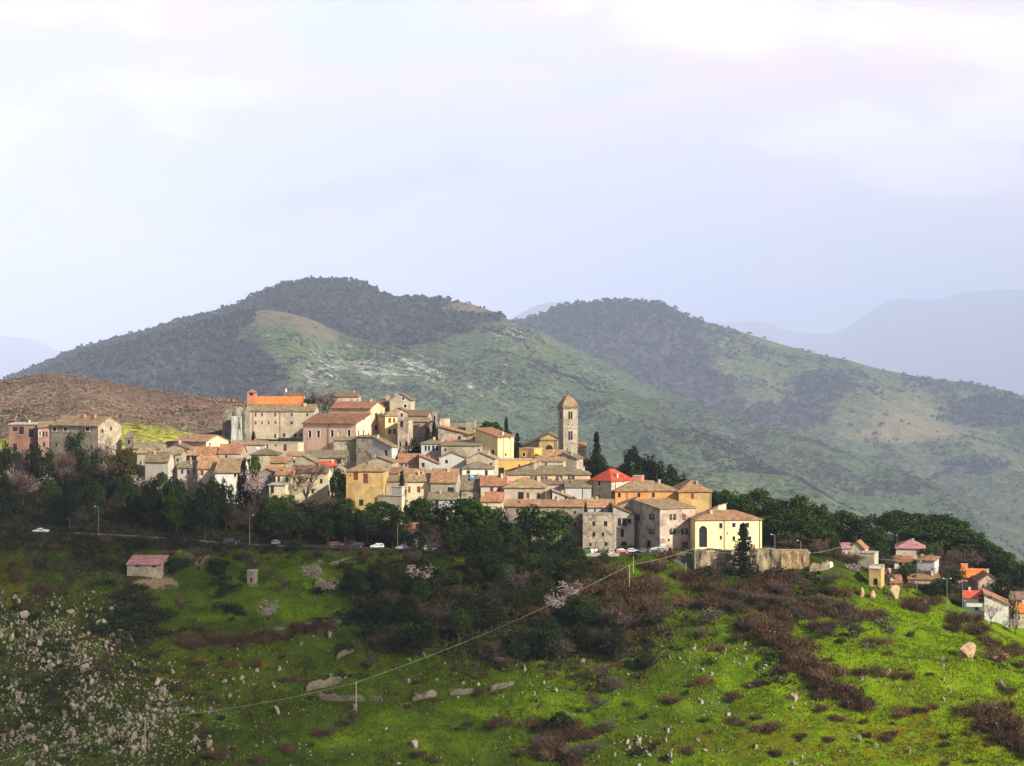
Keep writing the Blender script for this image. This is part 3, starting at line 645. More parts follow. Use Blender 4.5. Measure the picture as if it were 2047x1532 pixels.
H('dark stone house at the left side of the top grey house', 752, 782, 805, 824, 592, 0, D=8, roof='g', yr=799, wall='stone_dark', tile='purple', win=[(763, 811, 4, 5)], ch=[(0.74, 0.4, 1.6, 0.8, 'pink')])
H('stone house with a low gable just below the top grey house', 782, 814, 824, 842, 576, 0, D=9, roof='e', yr=816, wall='stone_pink', tile='old', win=[(803, 830, 4, 6)])
H('stone house with a brown roof left of the small bell gable', 811, 855, 831, 846, 577, -6, D=9, roof='g', yr=821, wall='stone', tile='purple', win=[(836, 836, 5, 6, 'w')])
H('broad stone house with ivy below its lower brown roof', 811, 853, 843, 868, 569, -6, D=7, roof='g', yr=836, wall='stone', tile='old', win=[(818, 849, 8, 4)])
H('narrow gabled chapel with a bell arch right of the crest houses', 853, 879, 846, 882, 566, -22, D=9, roof='sl', yr=838, wall='stone_pink', tile='old', name='chapel', cat='chapel')
H('white capped bell arch standing on the chapel gable', 865, 874, 826, 852, 562, 0, D=1.2, roof='f', wall='stone_pale', tile='slab', win=[(868.5, 836, 3, 9, 'arch')], name='bell_arch', cat='bell arch', ov=0.1)
# centre top
H('long rubble stone house with a roof falling right behind the two cypresses', 876, 936, 868, 890, 558, -10, D=9, roof='sr', yr=853, wall='stone_pink', tile='pinky', win=[(918, 876, 5, 6)])
H('dim grey house on the crest left of the crest umbrella pine', 898, 932, 857, 872, 584, 0, D=9, roof='g', yr=847, wall='stone_dark', tile='grey')
H('ruined stone tower stump left of the crest umbrella pine', 931, 947, 843, 872, 578, -12, D=4, roof='f', wall='stone', tile='slab', ov=0.1)
H('small orange lean to house beside the tall yellow striped house', 934, 950, 870, 884, 556, -20, D=6, roof='sl', yr=868, wall='peach', tile='red', win=[(947, 876, 3, 6)])
H('tall house with a bright yellow striped right face and a thin red roof', 950, 995, 873, 925, 545, -38, x2=1027, roof='sr', yr=857, wall='yellow', tile='red', win=[(985, 905, 5, 10)], rwin=[(1011, 909, 3, 4), (1000, 876, 2, 5), (1018, 876, 2, 5)], ch=[(0.85, 0.5, 0.9)], pipes=[('R', 1006), ('R', 1021)])
H('orange flat house with a small white window left of the church facade', 1038, 1068, 897, 935, 545, -30, x2=1084, roof='f', wall='gold', tile='slab', win=[(1047, 909, 5, 6, 'w')], pipes=[('F', 1062)])
H('long golden terrace house below the yellow striped house', 989, 1071, 920, 958, 528, -3, D=9, roof='f', wall='gold', tile='slab', win=[(1002, 943, 10, 14)], pipes=[('F', 1062)])
H('low golden house with a tiled roof under the bell tower', 1084, 1128, 914, 924, 536, -3, D=10, roof='g', yr=900, wall='gold', tile='pinky')
H('narrow stone house with a roof falling right below the bell tower', 1124, 1153, 917, 936, 532, -18, D=8, roof='sr', yr=905, wall='stone_pale', tile='grey')
ch_ = H('yellow church with a wide gabled facade and half round window beside the bell tower', 1045, 1152, 894, 925, 574, 0, D=22, roof='e', yr=868, wall='ochre', tile='grey', name='church', cat='church', ov=0.8, win=[(1098, 896, 14, 11, 'arch')])
tw = H('tall square stone bell tower with paired arched openings, clock and domed cap', 1126, 1155, 815, 915, 558, 19, xl=1116, roof='d', yr=793, wall='stone_pale', tile='old', name='bell_tower', cat='bell tower', ov=0.35, rt=0.5,
  win=[(1138, 831, 3.4, 15, 'arch'), (1142.6, 831, 3.4, 15, 'arch'), (1138, 871, 3.4, 16, 'arch'), (1142.6, 871, 3.4, 16, 'arch'), (1136, 849, 1.5, 2), (1145, 849, 1.5, 2), (1132, 870, 1.5, 2), (1149, 870, 1.5, 2), (1132, 888, 1.5, 2), (1149, 888, 1.5, 2), (1134.5, 899, 2, 5)],
  lwin=[(1121, 831, 2.2, 13, 'arch')])
H('small ochre sacristy at the right foot of the bell tower', 1155, 1171, 893, 922, 560, 0, D=6, roof='g', yr=885, wall='stone', tile='pinky')
H('cool grey house with two pairs of dark windows below the chapel', 842, 881, 887, 910, 545, 0, D=7, roof='h', yr=879, wall='bluish', tile='grey', win=[(851, 896, 3.5, 9), (857.5, 896, 3.5, 9), (866, 896, 4, 9), (874, 896, 4, 9)])
H('long stone house with a lichen roof left of the tall yellow striped house', 882, 962, 891, 915, 539, -4, x2=978, roof='g', yr=881, wall='stone_pale', tile='grey', win=[(890, 899, 4, 4), (957, 900, 3, 4)], rwin=[(966, 896, 2, 4)], ch=[(0.08, 0.4, 0.9, 0.5, 'rose')])
H('grey stone house with a front gable and one round topped window', 878, 931, 916, 942, 523, 0, D=9, roof='e', yr=905, wall='bluish', tile='old', win=[(892.5, 923, 5, 7, 'arch')])
H('pinkish house with a broad reddish roof left of the blue grey lean to', 796, 837, 925, 940, 522, 0, D=10, roof='g', yr=908, wall='pink', tile='red', win=[(803, 931, 3, 4), (812, 931, 3, 4)])
H('blue grey house with a roof falling to the right', 838, 877, 927, 945, 519, 0, D=8, roof='sr', yr=911, wall='bluish', tile='red', win=[(846, 930, 5, 8)])
H('pale gabled house with a tiled edge above the white hip roofed house', 933, 988, 917, 940, 519, -8, D=9, roof='e', yr=905, wall='beige', tile='old', win=[(981, 929, 4, 6)])
H('white house with a low brown hip roof and two dark windows', 924, 986, 937, 955, 506, 0, D=10, roof='h', yr=923, wall='white', tile='grey', win=[(936, 944, 6, 6), (972, 946, 5, 10)])
H('stone house with a tiled slope beside the dark golden doorway', 1010, 1068, 942, 960, 514, -20, D=7, roof='sl', yr=925, wall='stone', tile='old', win=[(1038, 931, 3, 4)])
H('ochre house with a broad rusty roof right of the narrow fir', 814, 862, 962, 996, 488, -2, D=11, roof='g', yr=940, wall='cream', tile='old', win=[(837, 979, 6, 11, 'r'), (818, 979, 4, 11, 'r')])
H('half rendered stone house with an orange roof and a wide dark window', 861, 912, 963, 1000, 486, -9, x2=921, roof='g', yr=938, wall='stone_pale', tile='pinky', win=[(901, 979, 11, 8)], ch=[(0.62, 0.4, 0.6)])
H('pale green grey house with a lichen roof just above the front pines', 856, 914, 998, 1024, 476, -3, D=8, roof='g', yr=985, wall='bluish', tile='grey', win=[(873.5, 1008, 6, 14), (902, 1005, 6, 6)])
H('stone house with a blue tank lying on its roof', 922, 962, 979, 1000, 490, 0, D=13, roof='g', yr=951, wall='stone', tile='grey')
H('grey house with a brown roof and two red brown windows', 961, 1012, 971, 992, 488, 0, D=10, roof='g', yr=952, wall='bluish', tile='red', win=[(983, 977, 6, 12, 'r'), (997.5, 977, 6, 12, 'r')])
H('small house with a patched bright red roof behind the front pines', 962, 1004, 1002, 1020, 474, -4, x2=1008, roof='g', yr=985, wall='cream', tile='red', ch=[(0.04, 0.3, 0.9)])
H('beige house with a hip roof, dark doorway and two red shutters', 1008, 1090, 975, 1010, 479, -2, D=11, roof='h', yr=956, wall='beige', tile='old', win=[(1041, 991, 10, 13), (1055, 991, 5, 10, 'r'), (1076, 991, 6, 10, 'r')], ch=[(0.12, 0.35, 0.8, 0.4, 'rose')])
H('small square chimney house at the right of the beige hip roofed house', 1091, 1100, 983, 1006, 477, -20, D=3, roof='h', yr=978, wall='cream', tile='red', ov=0.3)
H('long stone front house under a continuous red roof behind the right pines', 1011, 1166, 1012, 1100, 463, -4, D=9, roof='g', yr=1000, wall='stone_dark', tile='pinky', win=[(1022, 1050, 4, 9), (1149, 1048, 5, 9), (1040, 1087, 6, 12), (1125, 1088, 9, 14), (1149, 1085, 6, 10), (1149, 1025, 4, 6), (1085, 1050, 5, 8)])
H('square stone tower house with a flat weathered top and six windows', 1165, 1226, 1029, 1100, 457, -3, D=6, roof='f', wall='stone', tile='slab', win=[(1187, 1047, 5, 8), (1210.5, 1047, 6, 9), (1187, 1069, 5, 8), (1205, 1069, 4, 7), (1211, 1088, 5, 7), (1180, 1089, 4, 6)])
H('recessed attic with a small tiled roof above the square stone tower house', 1175, 1216, 1014, 1032, 467, -2, D=7, roof='g', yr=1003, wall='bluish', tile='pinky', win=[(1189, 1021, 3, 5), (1203, 1021, 3, 5)], pipes=[('F', 1174.6)])
H('shaded house with dark loggia windows and a small balcony', 1226, 1268, 1028, 1100, 461, 0, D=9, roof='sr', yr=1011, wall='grey', tile='pinky', win=[(1238, 1044, 6, 14), (1248.5, 1044, 8, 14), (1258, 1042, 7, 8), (1244, 1066, 6, 14), (1247, 1087, 12, 8, 'arch')])
H('tall pale buttress wall at the corner of the square stone tower house', 1226.5, 1232, 1028, 1096, 456.5, 0, D=2, roof='f', wall='stone_pale', tile='slab', name='buttress', cat='buttress', ov=0.05)
H('big stone house with white shuttered windows left of the yellow villa', 1319, 1390, 1018, 1108, 451, 25, xl=1266, roof='s', yr=999, wall='stone_pink', tile='old', win=[(1345, 1034, 5, 11, 's'), (1367, 1034, 6, 11, 'r'), (1345, 1063, 5, 11, 's'), (1368, 1063, 5, 11, 's'), (1369, 1090, 11, 12, 'door'), (1337, 1080, 4, 4), (1383, 1082, 4, 5)], lwin=[(1274, 1034, 5, 11, 's'), (1303, 1034, 5, 11, 's'), (1303, 1063, 5, 10, 's'), (1297, 1088, 7, 13)])
vl = H('pale yellow villa with a tall dark archway and small square windows', 1390, 1523, 1040, 1103, 448, 5, D=13, roof='h', yr=1021, wall='villa', tile='pinky', name='yellow_villa', cat='villa',
  win=[(1405.5, 1073, 14, 38, 'arch'), (1441, 1051, 6, 9), (1455, 1048, 4, 6, 'b'), (1467, 1050, 6, 8, 'w'), (1494, 1050, 6, 8), (1441, 1075, 4, 7), (1454, 1066, 2, 3), (1467, 1077, 5, 8), (1499, 1077, 5, 8, 'w')], pipes=[('F', 1448), ('F', 1519)], ch=[(0.28, 0.3, 0.8)])
H('cream gabled dormer block with a tiled roof above the villa archway', 1392, 1436, 1030, 1046, 458, -24, D=8, roof='sl', yr=1011, wall='cream', tile='pinky')
H('long terracotta house with an ochre end under a wide hip roof', 1230, 1356, 982, 1018, 478, 2, D=14, roof='h', yr=962, wall='orange', tile='old', win=[(1238, 990, 5, 8), (1277, 990, 5, 8), (1306, 990, 5, 8)], pipes=[('F', 1254)])
H('ochre block with one red shutter joined to the long terracotta house', 1357, 1422, 983, 1022, 476, 4, D=15, roof='h', yr=960, wall='ochre', tile='pinky', win=[(1384, 992, 5, 9, 'r')], pipes=[('F', 1420)])
H('cream house under a bright scarlet pyramid roof', 1180, 1222, 960, 1008, 486, -42, x2=1265, roof='h', yr=939, wall='beige', tile='scarlet', win=[(1198, 966, 5, 10, 'w'), (1197, 993, 4, 5)], ch=[(0.1, 0.5, 1.2, 0.3), (0.9, 0.35, 1.2, 0.3)], pipes=[('F', 1185), ('R', 1230)], rwin=[(1246, 963, 2, 2)])
H('small rose annex with a pink parapet behind the scarlet roof', 1264, 1282, 953, 972, 497, -15, D=5, roof='f', wall='rose', tile='slab', win=[(1276, 963, 3, 6)])
H('long peach house with white shutters under a wide greenish roof', 1012, 1180, 949, 966, 508, 0, D=14, roof='h', yr=932, wall='peach', tile='grey', win=[(1067, 957.5, 5, 9, 's'), (1088, 957, 5, 8, 's'), (1118, 956, 5, 7, 's'), (1142, 955.5, 5, 7, 's')], ch=[(0.7, 0.45, 1.4, 0.4), (0.86, 0.45, 1.3, 0.4), (0.93, 0.45, 1.1, 0.4)])
H('small stone attic house above the wide greenish roof', 1071, 1128, 922, 938, 529, 0, D=8, roof='g', yr=913, wall='stone_pale', tile='old', win=[(1091, 928, 3, 5)])
H('low house with a dark brown roof in front of the peach house', 1084, 1134, 968, 984, 494, 0, D=8, roof='g', yr=960, wall='grey', tile='purple')
H('house with a yellowish roof edge left of the scarlet roofed house', 1130, 1182, 974, 1006, 484, 0, D=10, roof='g', yr=960, wall='bluish', tile='grey', pipes=[('F', 1165)])
H('low house with an ochre roof sloping right above the long red roof', 1104, 1160, 1003, 1010, 474, 0, D=7, roof='sr', yr=981, wall='bluish', tile='pinky', win=[(1112, 995, 4, 4), (1131, 996, 4, 5), (1146, 997, 7, 7)])
H('long tiled lean to roof right of the long red roof', 1160, 1226, 1010, 1022, 470, -4, D=8, roof='g', yr=999, wall='grey', tile='pinky', ch=[(0.5, 0.6, 0.7)])
H('small stone house with a peaked roof behind the big stone house', 1236, 1270, 1010, 1030, 466, -6, D=7, roof='sl', yr=998, wall='stone', tile='old')
# centre left front
H('ochre house with two dark red shutters and a hip roof above the pines', 692, 766, 942, 1020, 478, -4, D=11, roof='h', yr=924, wall='ochre', tile='old', win=[(711, 953, 8, 13, 'r'), (730.5, 957, 8, 18, 'r'), (700, 950.5, 2, 3), (722, 1005, 8, 11), (742, 975, 2, 2)])
H('pale stepped terrace house right of the ochre house', 755, 803, 991, 1025, 470, -25, x2=809, roof='f', wall='cream', tile='slab')
H('grey upper block on the stepped terrace house', 783, 803, 974, 993, 473, -25, x2=809, roof='f', wall='grey', tile='slab')
H('dark stone gable house beside the pinkish tree', 517, 551, 946, 975, 492, -6, D=8, roof='e', yr=937, wall='stone_dark', tile='purple', win=[(540, 960, 3, 4)])
H('cream house with a red roof and narrow windows near the bare tree', 551, 583, 949, 988, 487, -3, D=8, roof='g', yr=936, wall='cream', tile='red', win=[(557, 958, 4, 9), (573.5, 958, 4, 9)])
H('yellow porch house with a dark doorway below the dark stone gable', 538, 570, 970, 994, 481, -6, D=5, roof='s', yr=966, wall='cream', tile='slab', win=[(544, 979, 6, 13)])
H('ochre wall house under a small orange roof', 540, 579, 925, 942, 515, 0, D=8, roof='g', yr=914, wall='ochre', tile='pinky')
H('broad pale gable house behind the reddish bare tree', 572, 638, 928, 948, 508, -5, D=8, roof='e', yr=911, wall='stone_pale', tile='grey', win=[(588, 923, 4, 4)])
H('small house with a vivid red metal roof', 637, 669, 933, 946, 504, 0, D=7, roof='g', yr=923, wall='cream', tile='scarlet', win=[(652, 939, 6, 4)])
H('cream house half hidden by the reddish bare tree', 582, 655, 945, 995, 493, 0, D=9, roof='g', yr=931, wall='cream', tile='purple', win=[(600, 960, 5, 8), (621, 960, 5, 8), (642, 962, 5, 8), (625, 982, 5, 8)])
H('stone house with a wide mottled roof below the pink church', 612, 692, 915, 932, 531, 0, D=11, roof='g', yr=901, wall='stone_pale', tile='grey', win=[(676, 923, 10, 8)])
H('low house with a narrow orange roof strip right of the mottled roofs', 574, 614, 911, 920, 533, 0, D=7, roof='g', yr=904, wall='peach', tile='pinky')
H('pale gabled shed house in front of the sunlit corner house', 727, 785, 924, 942, 510, -10, D=8, roof='e', yr=914, wall='stone_pale', tile='old')
H('cream house with an orange roof right of the ochre house', 765, 798, 946, 962, 492, -5, D=8, roof='g', yr=935, wall='cream', tile='pinky')
H('old house with a bare stone wall behind the narrow fir', 768, 812, 962, 996, 484, 0, D=8, roof='g', yr=952, wall='stone_pale', tile='old', win=[(785, 976, 4, 6)])
H('low house with a faded roof between the red roofs and the narrow fir', 798, 850, 948, 962, 505, 0, D=9, roof='g', yr=938, wall='stone_pale', tile='pinky', win=[(823, 944, 8, 3, 'b')])
H('small arched stone store by the road behind the parked cars', 803, 836, 1056, 1098, 446, 0, D=5, roof='g', yr=1046, wall='stone_dark', tile='red', win=[(821, 1081, 13, 22, 'arch')])
# foreground
H('white stone shed with a purple brown roof on the left slope', 254, 322, 1129, 1151, None, -4, D=6, roof='s', yr=1112, wall='stone_pale', tile='mauve', name='stone_shed', cat='shed', win=[(274, 1131.5, 7, 4), (308, 1131.5, 8, 4)], ov=0.35)
H('small grey stone hut standing in the green terrace', 494, 509, 1142, 1166, None, -10, D=2.5, roof='f', wall='stone_dark', tile='slab', name='stone_hut', cat='hut', win=[(502, 1160, 4, 9)], ov=0.1)
# hamlet on the right
H('cream cottage with a pinkish red roof at the left of the hamlet', 1700, 1727, 1096, 1110, None, -22, x2=1736, roof='e', yr=1083, wall='cream', tile='red', ch=[(0.05, 0.5, 0.5)])
H('low annex with a purple roof left of the pinkish red roofed cottage', 1684, 1702, 1096, 1108, None, 0, D=6, roof='g', yr=1086, wall='grey', tile='mauve')
H('flat roofed beige block with a terracotta side wall in the hamlet', 1718, 1748, 1106, 1136, None, -24, x2=1756, roof='f', wall='beige', tile='slab')
H('ochre gatehouse with a low arched opening and white parapet', 1737, 1761, 1138, 1172, None, -18, x2=1768, roof='f', wall='ochre', tile='slab', win=[(1750, 1163, 8, 12, 'arch')])
H('small white house with a roof falling right behind the ochre gatehouse', 1767, 1788, 1154, 1166, None, -4, D=8, roof='sr', yr=1136, wall='white', tile='red', win=[(1771, 1152, 7, 8, 'r')], ch=[(0.75, 0.5, 1.0)])
H('low shed with a terracotta roof below the small white house', 1779, 1803, 1165, 1172, None, -6, D=7, roof='g', yr=1150, wall='pink', tile='red')
H('house with a brown red roof above the olive shrubs of the hamlet', 1788, 1823, 1123, 1140, None, -14, D=10, roof='g', yr=1112, wall='white', tile='red', win=[(1800, 1129, 6, 6), (1813, 1129, 6, 6)])
H('pale green grey house with a flat tiled top and sunlit right corner', 1834, 1868, 1120, 1156, None, -22, x2=1877, roof='h', yr=1113, wall='bluish', tile='red')
H('low house with a salmon roof below the pale green grey house', 1816, 1880, 1158, 1172, None, -4, D=7, roof='g', yr=1149, wall='pink', tile='pinky')
H('house with a purple brown hip roof under the hamlet pines', 1791, 1848, 1096, 1112, 518, -14, D=12, roof='h', yr=1080, wall='cream', tile='mauve', ch=[(0.6, 0.5, 0.6)])
H('orange villa with long bright tiled roofs in the right hamlet', 1914, 1976, 1154, 1170, None, -12, D=10, roof='g', yr=1138, wall='peach', tile='new', name='orange_villa', cat='villa', ch=[(0.26, 0.5, 1.2, 1.0, 'orange')])
H('grey brown gabled house behind the white house at the right edge', 1956, 1998, 1163, 1190, None, -6, D=9, roof='e', yr=1148, wall='stone_pink', tile='red', win=[(1983, 1170, 4, 6), (1965, 1172, 3, 5)])
wh = H('white house with a red gable roof and balcony at the right edge', 1968, 2016, 1207, 1242, None, -14, D=10, roof='sr', yr=1187, wall='white', tile='red', win=[(1979, 1193, 7, 5)], name='white_house')
H('', 1927, 1968, 1195, 1232, wh['B'].Y + 4, -14, D=8, roof='g', yr=1182, wall='white', tile='scarlet', root=wh, win=[(1962, 1197, 9, 14), (1952, 1216, 6, 8)], ch=[(0.3, 0.5, 0.7, 0.3, 'white')])
H('orange roofed house cut by the right edge of the photograph', 2020, 2075, 1223, 1255, None, -10, D=8, roof='g', yr=1207, wall='cream', tile='new', win=[(2036, 1235, 5, 8)])
H('red brown house behind the orange roof at the right edge', 2012, 2075, 1198, 1215, None, -6, D=8, roof='g', yr=1184, wall='terracotta', tile='purple', ch=[(0.05, 0.4, 1.3, 0.9, 'orange')])
# ------------------------------------------------------------------ build ground and mountains
def build_land():
    U = np.concatenate([np.arange(-700, -60, 40), np.arange(-60, 2110, 5), np.arange(2110, 2760, 40)])
    Yv = np.concatenate([np.array([-400, -200, -80, -30, 0, 12, 25, 50, 90, 140, 190, 230, 260, 280, 300, 312, 320]), np.arange(325, 432, 0.9), np.arange(432, 470, 1.0), np.arange(470, 640, 2.0), np.arange(640, 801, 10), np.array([860, 950, 1100, 1400, 1900, 2500, 3100])])
    me = grid_mesh('hillside', U, Yv, terrain_z, dict(fresh=a_fresh, dry=a_dry, scrub=a_scrub, dirt=a_dirt))
    tag(link_mesh('hillside', me, None, m_hillside()), 'green town hillside with terraces and scrub', 'hillside', kind='structure')
    # asphalt road along the foot of the town, a sheet just above the ground
    U = np.arange(-300, 1390, 6.0); V = []; 
    for u in U:
        for Y in (437.6, 441.5, 445.6):
            X = (u - CX) / F * Y; V.append((X, Y, float(terrain_z(X, Y)) + 0.06))
    n = len(U); Fc = np.array([(i * 3 + k, (i + 1) * 3 + k, (i + 1) * 3 + k + 1, i * 3 + k + 1) for i in range(n - 1) for k in range(2)])
    tag(link_mesh('road', np_mesh('road', np.array(V), Fc, True), None, m_plain('asphalt', (0.06, 0.06, 0.058), 0.9, 0.25)), 'grey road along the foot of the town', 'road', kind='structure')
    # the wide valley floor out to the horizon
    mb = MB(); R = 60000.0
    mb.add([(-R, 780, -900), (R, 780, -900), (R, 90000, -900), (-R, 90000, -900), (-R, -9000, -900), (R, -9000, -900)], [(0, 1, 2, 3), (4, 5, 1, 0)])
    tag(mb.build('valley_floor', m_plain('valley_fields', (0.09, 0.11, 0.05), 0.95, 0.4)), 'wide green valley floor', 'valley', kind='structure')

def m_mountain(name, grass, wood, bare, rock, scale):
    m, nt, b = _nt(name); q = NB(nt); pos = q.pos(); scale = scale * (1.0 if 'hill' in name or 'field' in name else 0.2857)
    w = q.attr('wood').outputs['Fac']; br = q.attr('bare').outputs['Fac']; rk = q.attr('rock').outputs['Fac']
    n1 = q.noise(pos, 0.010 * scale, 6, 0.66, 0.5); n2 = q.noise(pos, 0.05 * scale, 5, 0.72); n3 = q.noise(pos, 0.16 * scale, 4, 0.75)
    g2 = sc(grass, 0.62); col = q.ramp(n1, [(0.32, g2), (0.55, grass), (0.72, (grass[0] * 1.25, grass[1] * 1.12, grass[2] * 0.95))])
    col = q.mix(1.0, col, q.ramp(n3, [(0.36, 0.30), (0.48, 0.92), (0.62, 1.45)]), 'MULTIPLY')
    bm_ = q.math('ADD', br, q.math('MULTIPLY', q.math('SUBTRACT', n2, 0.5), 1.2)); col = q.mix(q.ramp(bm_, [(0.4, 0.0), (0.7, 0.9)]), col, bare)
    rm = q.math('ADD', rk, q.math('MULTIPLY', q.math('SUBTRACT', n2, 0.5), 2.6)); rm2 = q.math('MULTIPLY', q.ramp(rm, [(0.62, 0.0), (0.80, 1.0)]), q.ramp(n3, [(0.42, 0.0), (0.56, 1.0)]))
    col = q.mix(rm2, col, rock)
    wm = q.math('ADD', w, q.math('MULTIPLY', q.math('SUBTRACT', n2, 0.5), 1.0))
    wcol = q.ramp(n2, [(0.34, wood), (0.62, (wood[0] * 1.9, wood[1] * 1.45, wood[2] * 1.5))])
    col = q.mix(q.ramp(wm, [(0.38, 0.0), (0.58, 0.95)]), col, wcol)
    q.put(b.inputs['Base Color'], col); b.inputs['Roughness'].default_value = 1.0; b.inputs['Specular IOR Level'].default_value = 0.0
    q.l.new(q.bump(q.math('ADD', n2, n3), 0.9, 7.0 / scale), b.inputs['Normal']); return m

ICO_V = None
def ico():
    global ICO_V
    if ICO_V is None:
        bm = bmesh.new(); bmesh.ops.create_icosphere(bm, subdivisions=1, radius=1.0); bm.verts.ensure_lookup_table()
        ICO_V = (np.array([v.co[:] for v in bm.verts]), np.array([[v.index for v in f.verts] for f in bm.faces])); bm.free()
    return ICO_V
def blobs_mesh(name, pts, rad, rng, squash=0.8, jit=0.28):
    V0, F0 = ico(); n = len(pts)
    S = rad[:, None, None] * np.array([1, 1, squash])[None, None, :] * (1 + jit * rng.uniform(-1, 1, (n, len(V0), 1)))
    V = (V0[None] * S + pts[:, None, :]).reshape(-1, 3); Fc = (F0[None] + (np.arange(n) * len(V0))[:, None, None]).reshape(-1, 3)
    return np_mesh(name, V, Fc)

def tufts_mesh(name, pts, rad, rng, per=11, squash=0.8):
    """each tree or shrub of a far wood as a small bunch of turned leaf faces"""
    n = len(pts); d = rng.normal(size=(n, per, 3)); d /= np.linalg.norm(d, axis=2)[..., None]; d[..., 2] = np.abs(d[..., 2]) * squash
    c = (pts[:, None, :] + d * (rad[:, None] * rng.uniform(0.35, 0.95, (n, per)))[..., None]).reshape(-1, 3); s = np.repeat(rad, per) * 0.42
    V, Fc = quads(c, s, rng); return np_mesh(name, V, Fc)

def mountain(name, ridge, Yr, Y0, base_y, masks, mat, label, nU=480, nR=130, g=0.85, amp=14.0, wl=160.0, seed=1, u0=-700, u1=2750, woods=None, back=1.6, rough=1.0, kind='structure'):
    K = 1.0 if name in ('scrub_hill', 'field') else (5.0 if name == 'far_mountain' else 3.5); Y0 = Y0 * K; amp *= K; wl *= K
    Yr = (Yr[0], [y * K for y in Yr[1]]) if isinstance(Yr, tuple) else Yr * K
    ru = [p[0] for p in ridge]; rv = [p[1] for p in ridge]
    U = np.linspace(u0, u1, nU); T = np.concatenate([np.linspace(0, 1, nR), np.linspace(1.04, back, 14)])
    u, t = np.meshgrid(U, T); yr = smooth_interp(U, ru, rv)[None, :]; Yrr = (smooth_interp(U, *Yr) if isinstance(Yr, tuple) else np.full_like(U, Yr))[None, :]
    Y = Y0 + (Yrr - Y0) * t; X = (u - CX) / F * Y
    zr = -(yr - CY) / F * Yrr; zb = -(base_y - CY) / F * Y0
    tt = np.clip(t, 0, 1); gg = tt ** g
    z = zb + (zr - zb) * gg
    z = np.where(t > 1, zr - (t - 1) * (Yrr - Y0) * 0.55, z)
    win = np.clip(tt * 5, 0, 1) * np.clip((1 - tt) * 5 + 0.10, 0, 1)
    rid = 1 - np.abs(2 * fbm(X / wl, Y / (wl * 1.6), 4, seed) - 1)
    z = z + win * (amp * 3.2 * (rid - 0.72) + amp * 0.5 * (fbm(X / (wl * 0.22), Y / (wl * 0.22), 3, seed + 5) - 0.5)) * rough
    py = CY - z / Y * F
    at = {k: np.clip(fn(u, py, X / K, Y / K), 0, 1) for k, fn in masks.items()}
    w = at['wood']; rng = np.random.default_rng(seed)
    z = z + (w > 0.5) * (fbm(X / 9.0 / K, Y / 9.0 / K, 2, seed + 9) - 0.5) * 5.0 * np.clip(Y0 / 1100.0, 0.4, 2.0)
    n, m = u.shape; V = np.stack([X, Y, z], -1).reshape(-1, 3); idx = np.arange(n * m).reshape(n, m)
    Fc = np.stack([idx[:-1, :-1], idx[:-1, 1:], idx[1:, 1:], idx[1:, :-1]], -1).reshape(-1, 4)
    me = np_mesh(name, V, Fc, True)
    for k, a in at.items(): A = me.attributes.new(k, 'FLOAT', 'POINT'); A.data.foreach_set('value', a.astype(np.float32).ravel())
    o = tag(link_mesh(name, me, None, mat), label, 'mountain', kind='structure')
    if woods:
        nw, ns, r0, r1, wmat, wlabel, rs0, rs1 = woods; r0 *= K; r1 *= K; rs0 *= K; rs1 *= K
        vis = (t <= 1.02) & (u > -150) & (u < 2200)
        def pick(weight, k):
            p = (weight * vis * (0.3 + t)).ravel(); p = p / p.sum(); ii = rng.choice(n * m, k, p=p)
            sp = np.stack([rng.uniform(-1, 1, k) * (U[1] - U[0]) / F * Y.ravel()[ii], rng.uniform(-1, 1, k) * ((Yrr.mean() - Y0) / nR), np.zeros(k)], -1)
            return V[ii] + sp * 0.9
        pts, rad = [], []
        if nw: pts.append(pick(sstep(0.35, 0.6, w), nw)); rad.append(rng.uniform(r0, r1, nw))
        if ns: pts.append(pick((1 - sstep(0.3, 0.6, w)) * (1 - 0.85 * np.clip(at['bare'], 0, 1)) * ((0.6 if name == 'scrub_hill' else 0.03) + sstep(0.46, 0.66, fbm(X / 60 / K, Y / 60 / K, 3, seed + 31))), ns)); rad.append(rng.uniform(rs0, rs1, ns) * rng.uniform(0.6, 1.3, ns))
        P_ = np.concatenate(pts); R_ = np.concatenate(rad); P_[:, 2] += R_ * 0.25
        tag(link_mesh('woodland', tufts_mesh('woodland', P_, R_, rng), None, wmat), wlabel, 'woodland', kind='stuff')
    return U, ridge, o

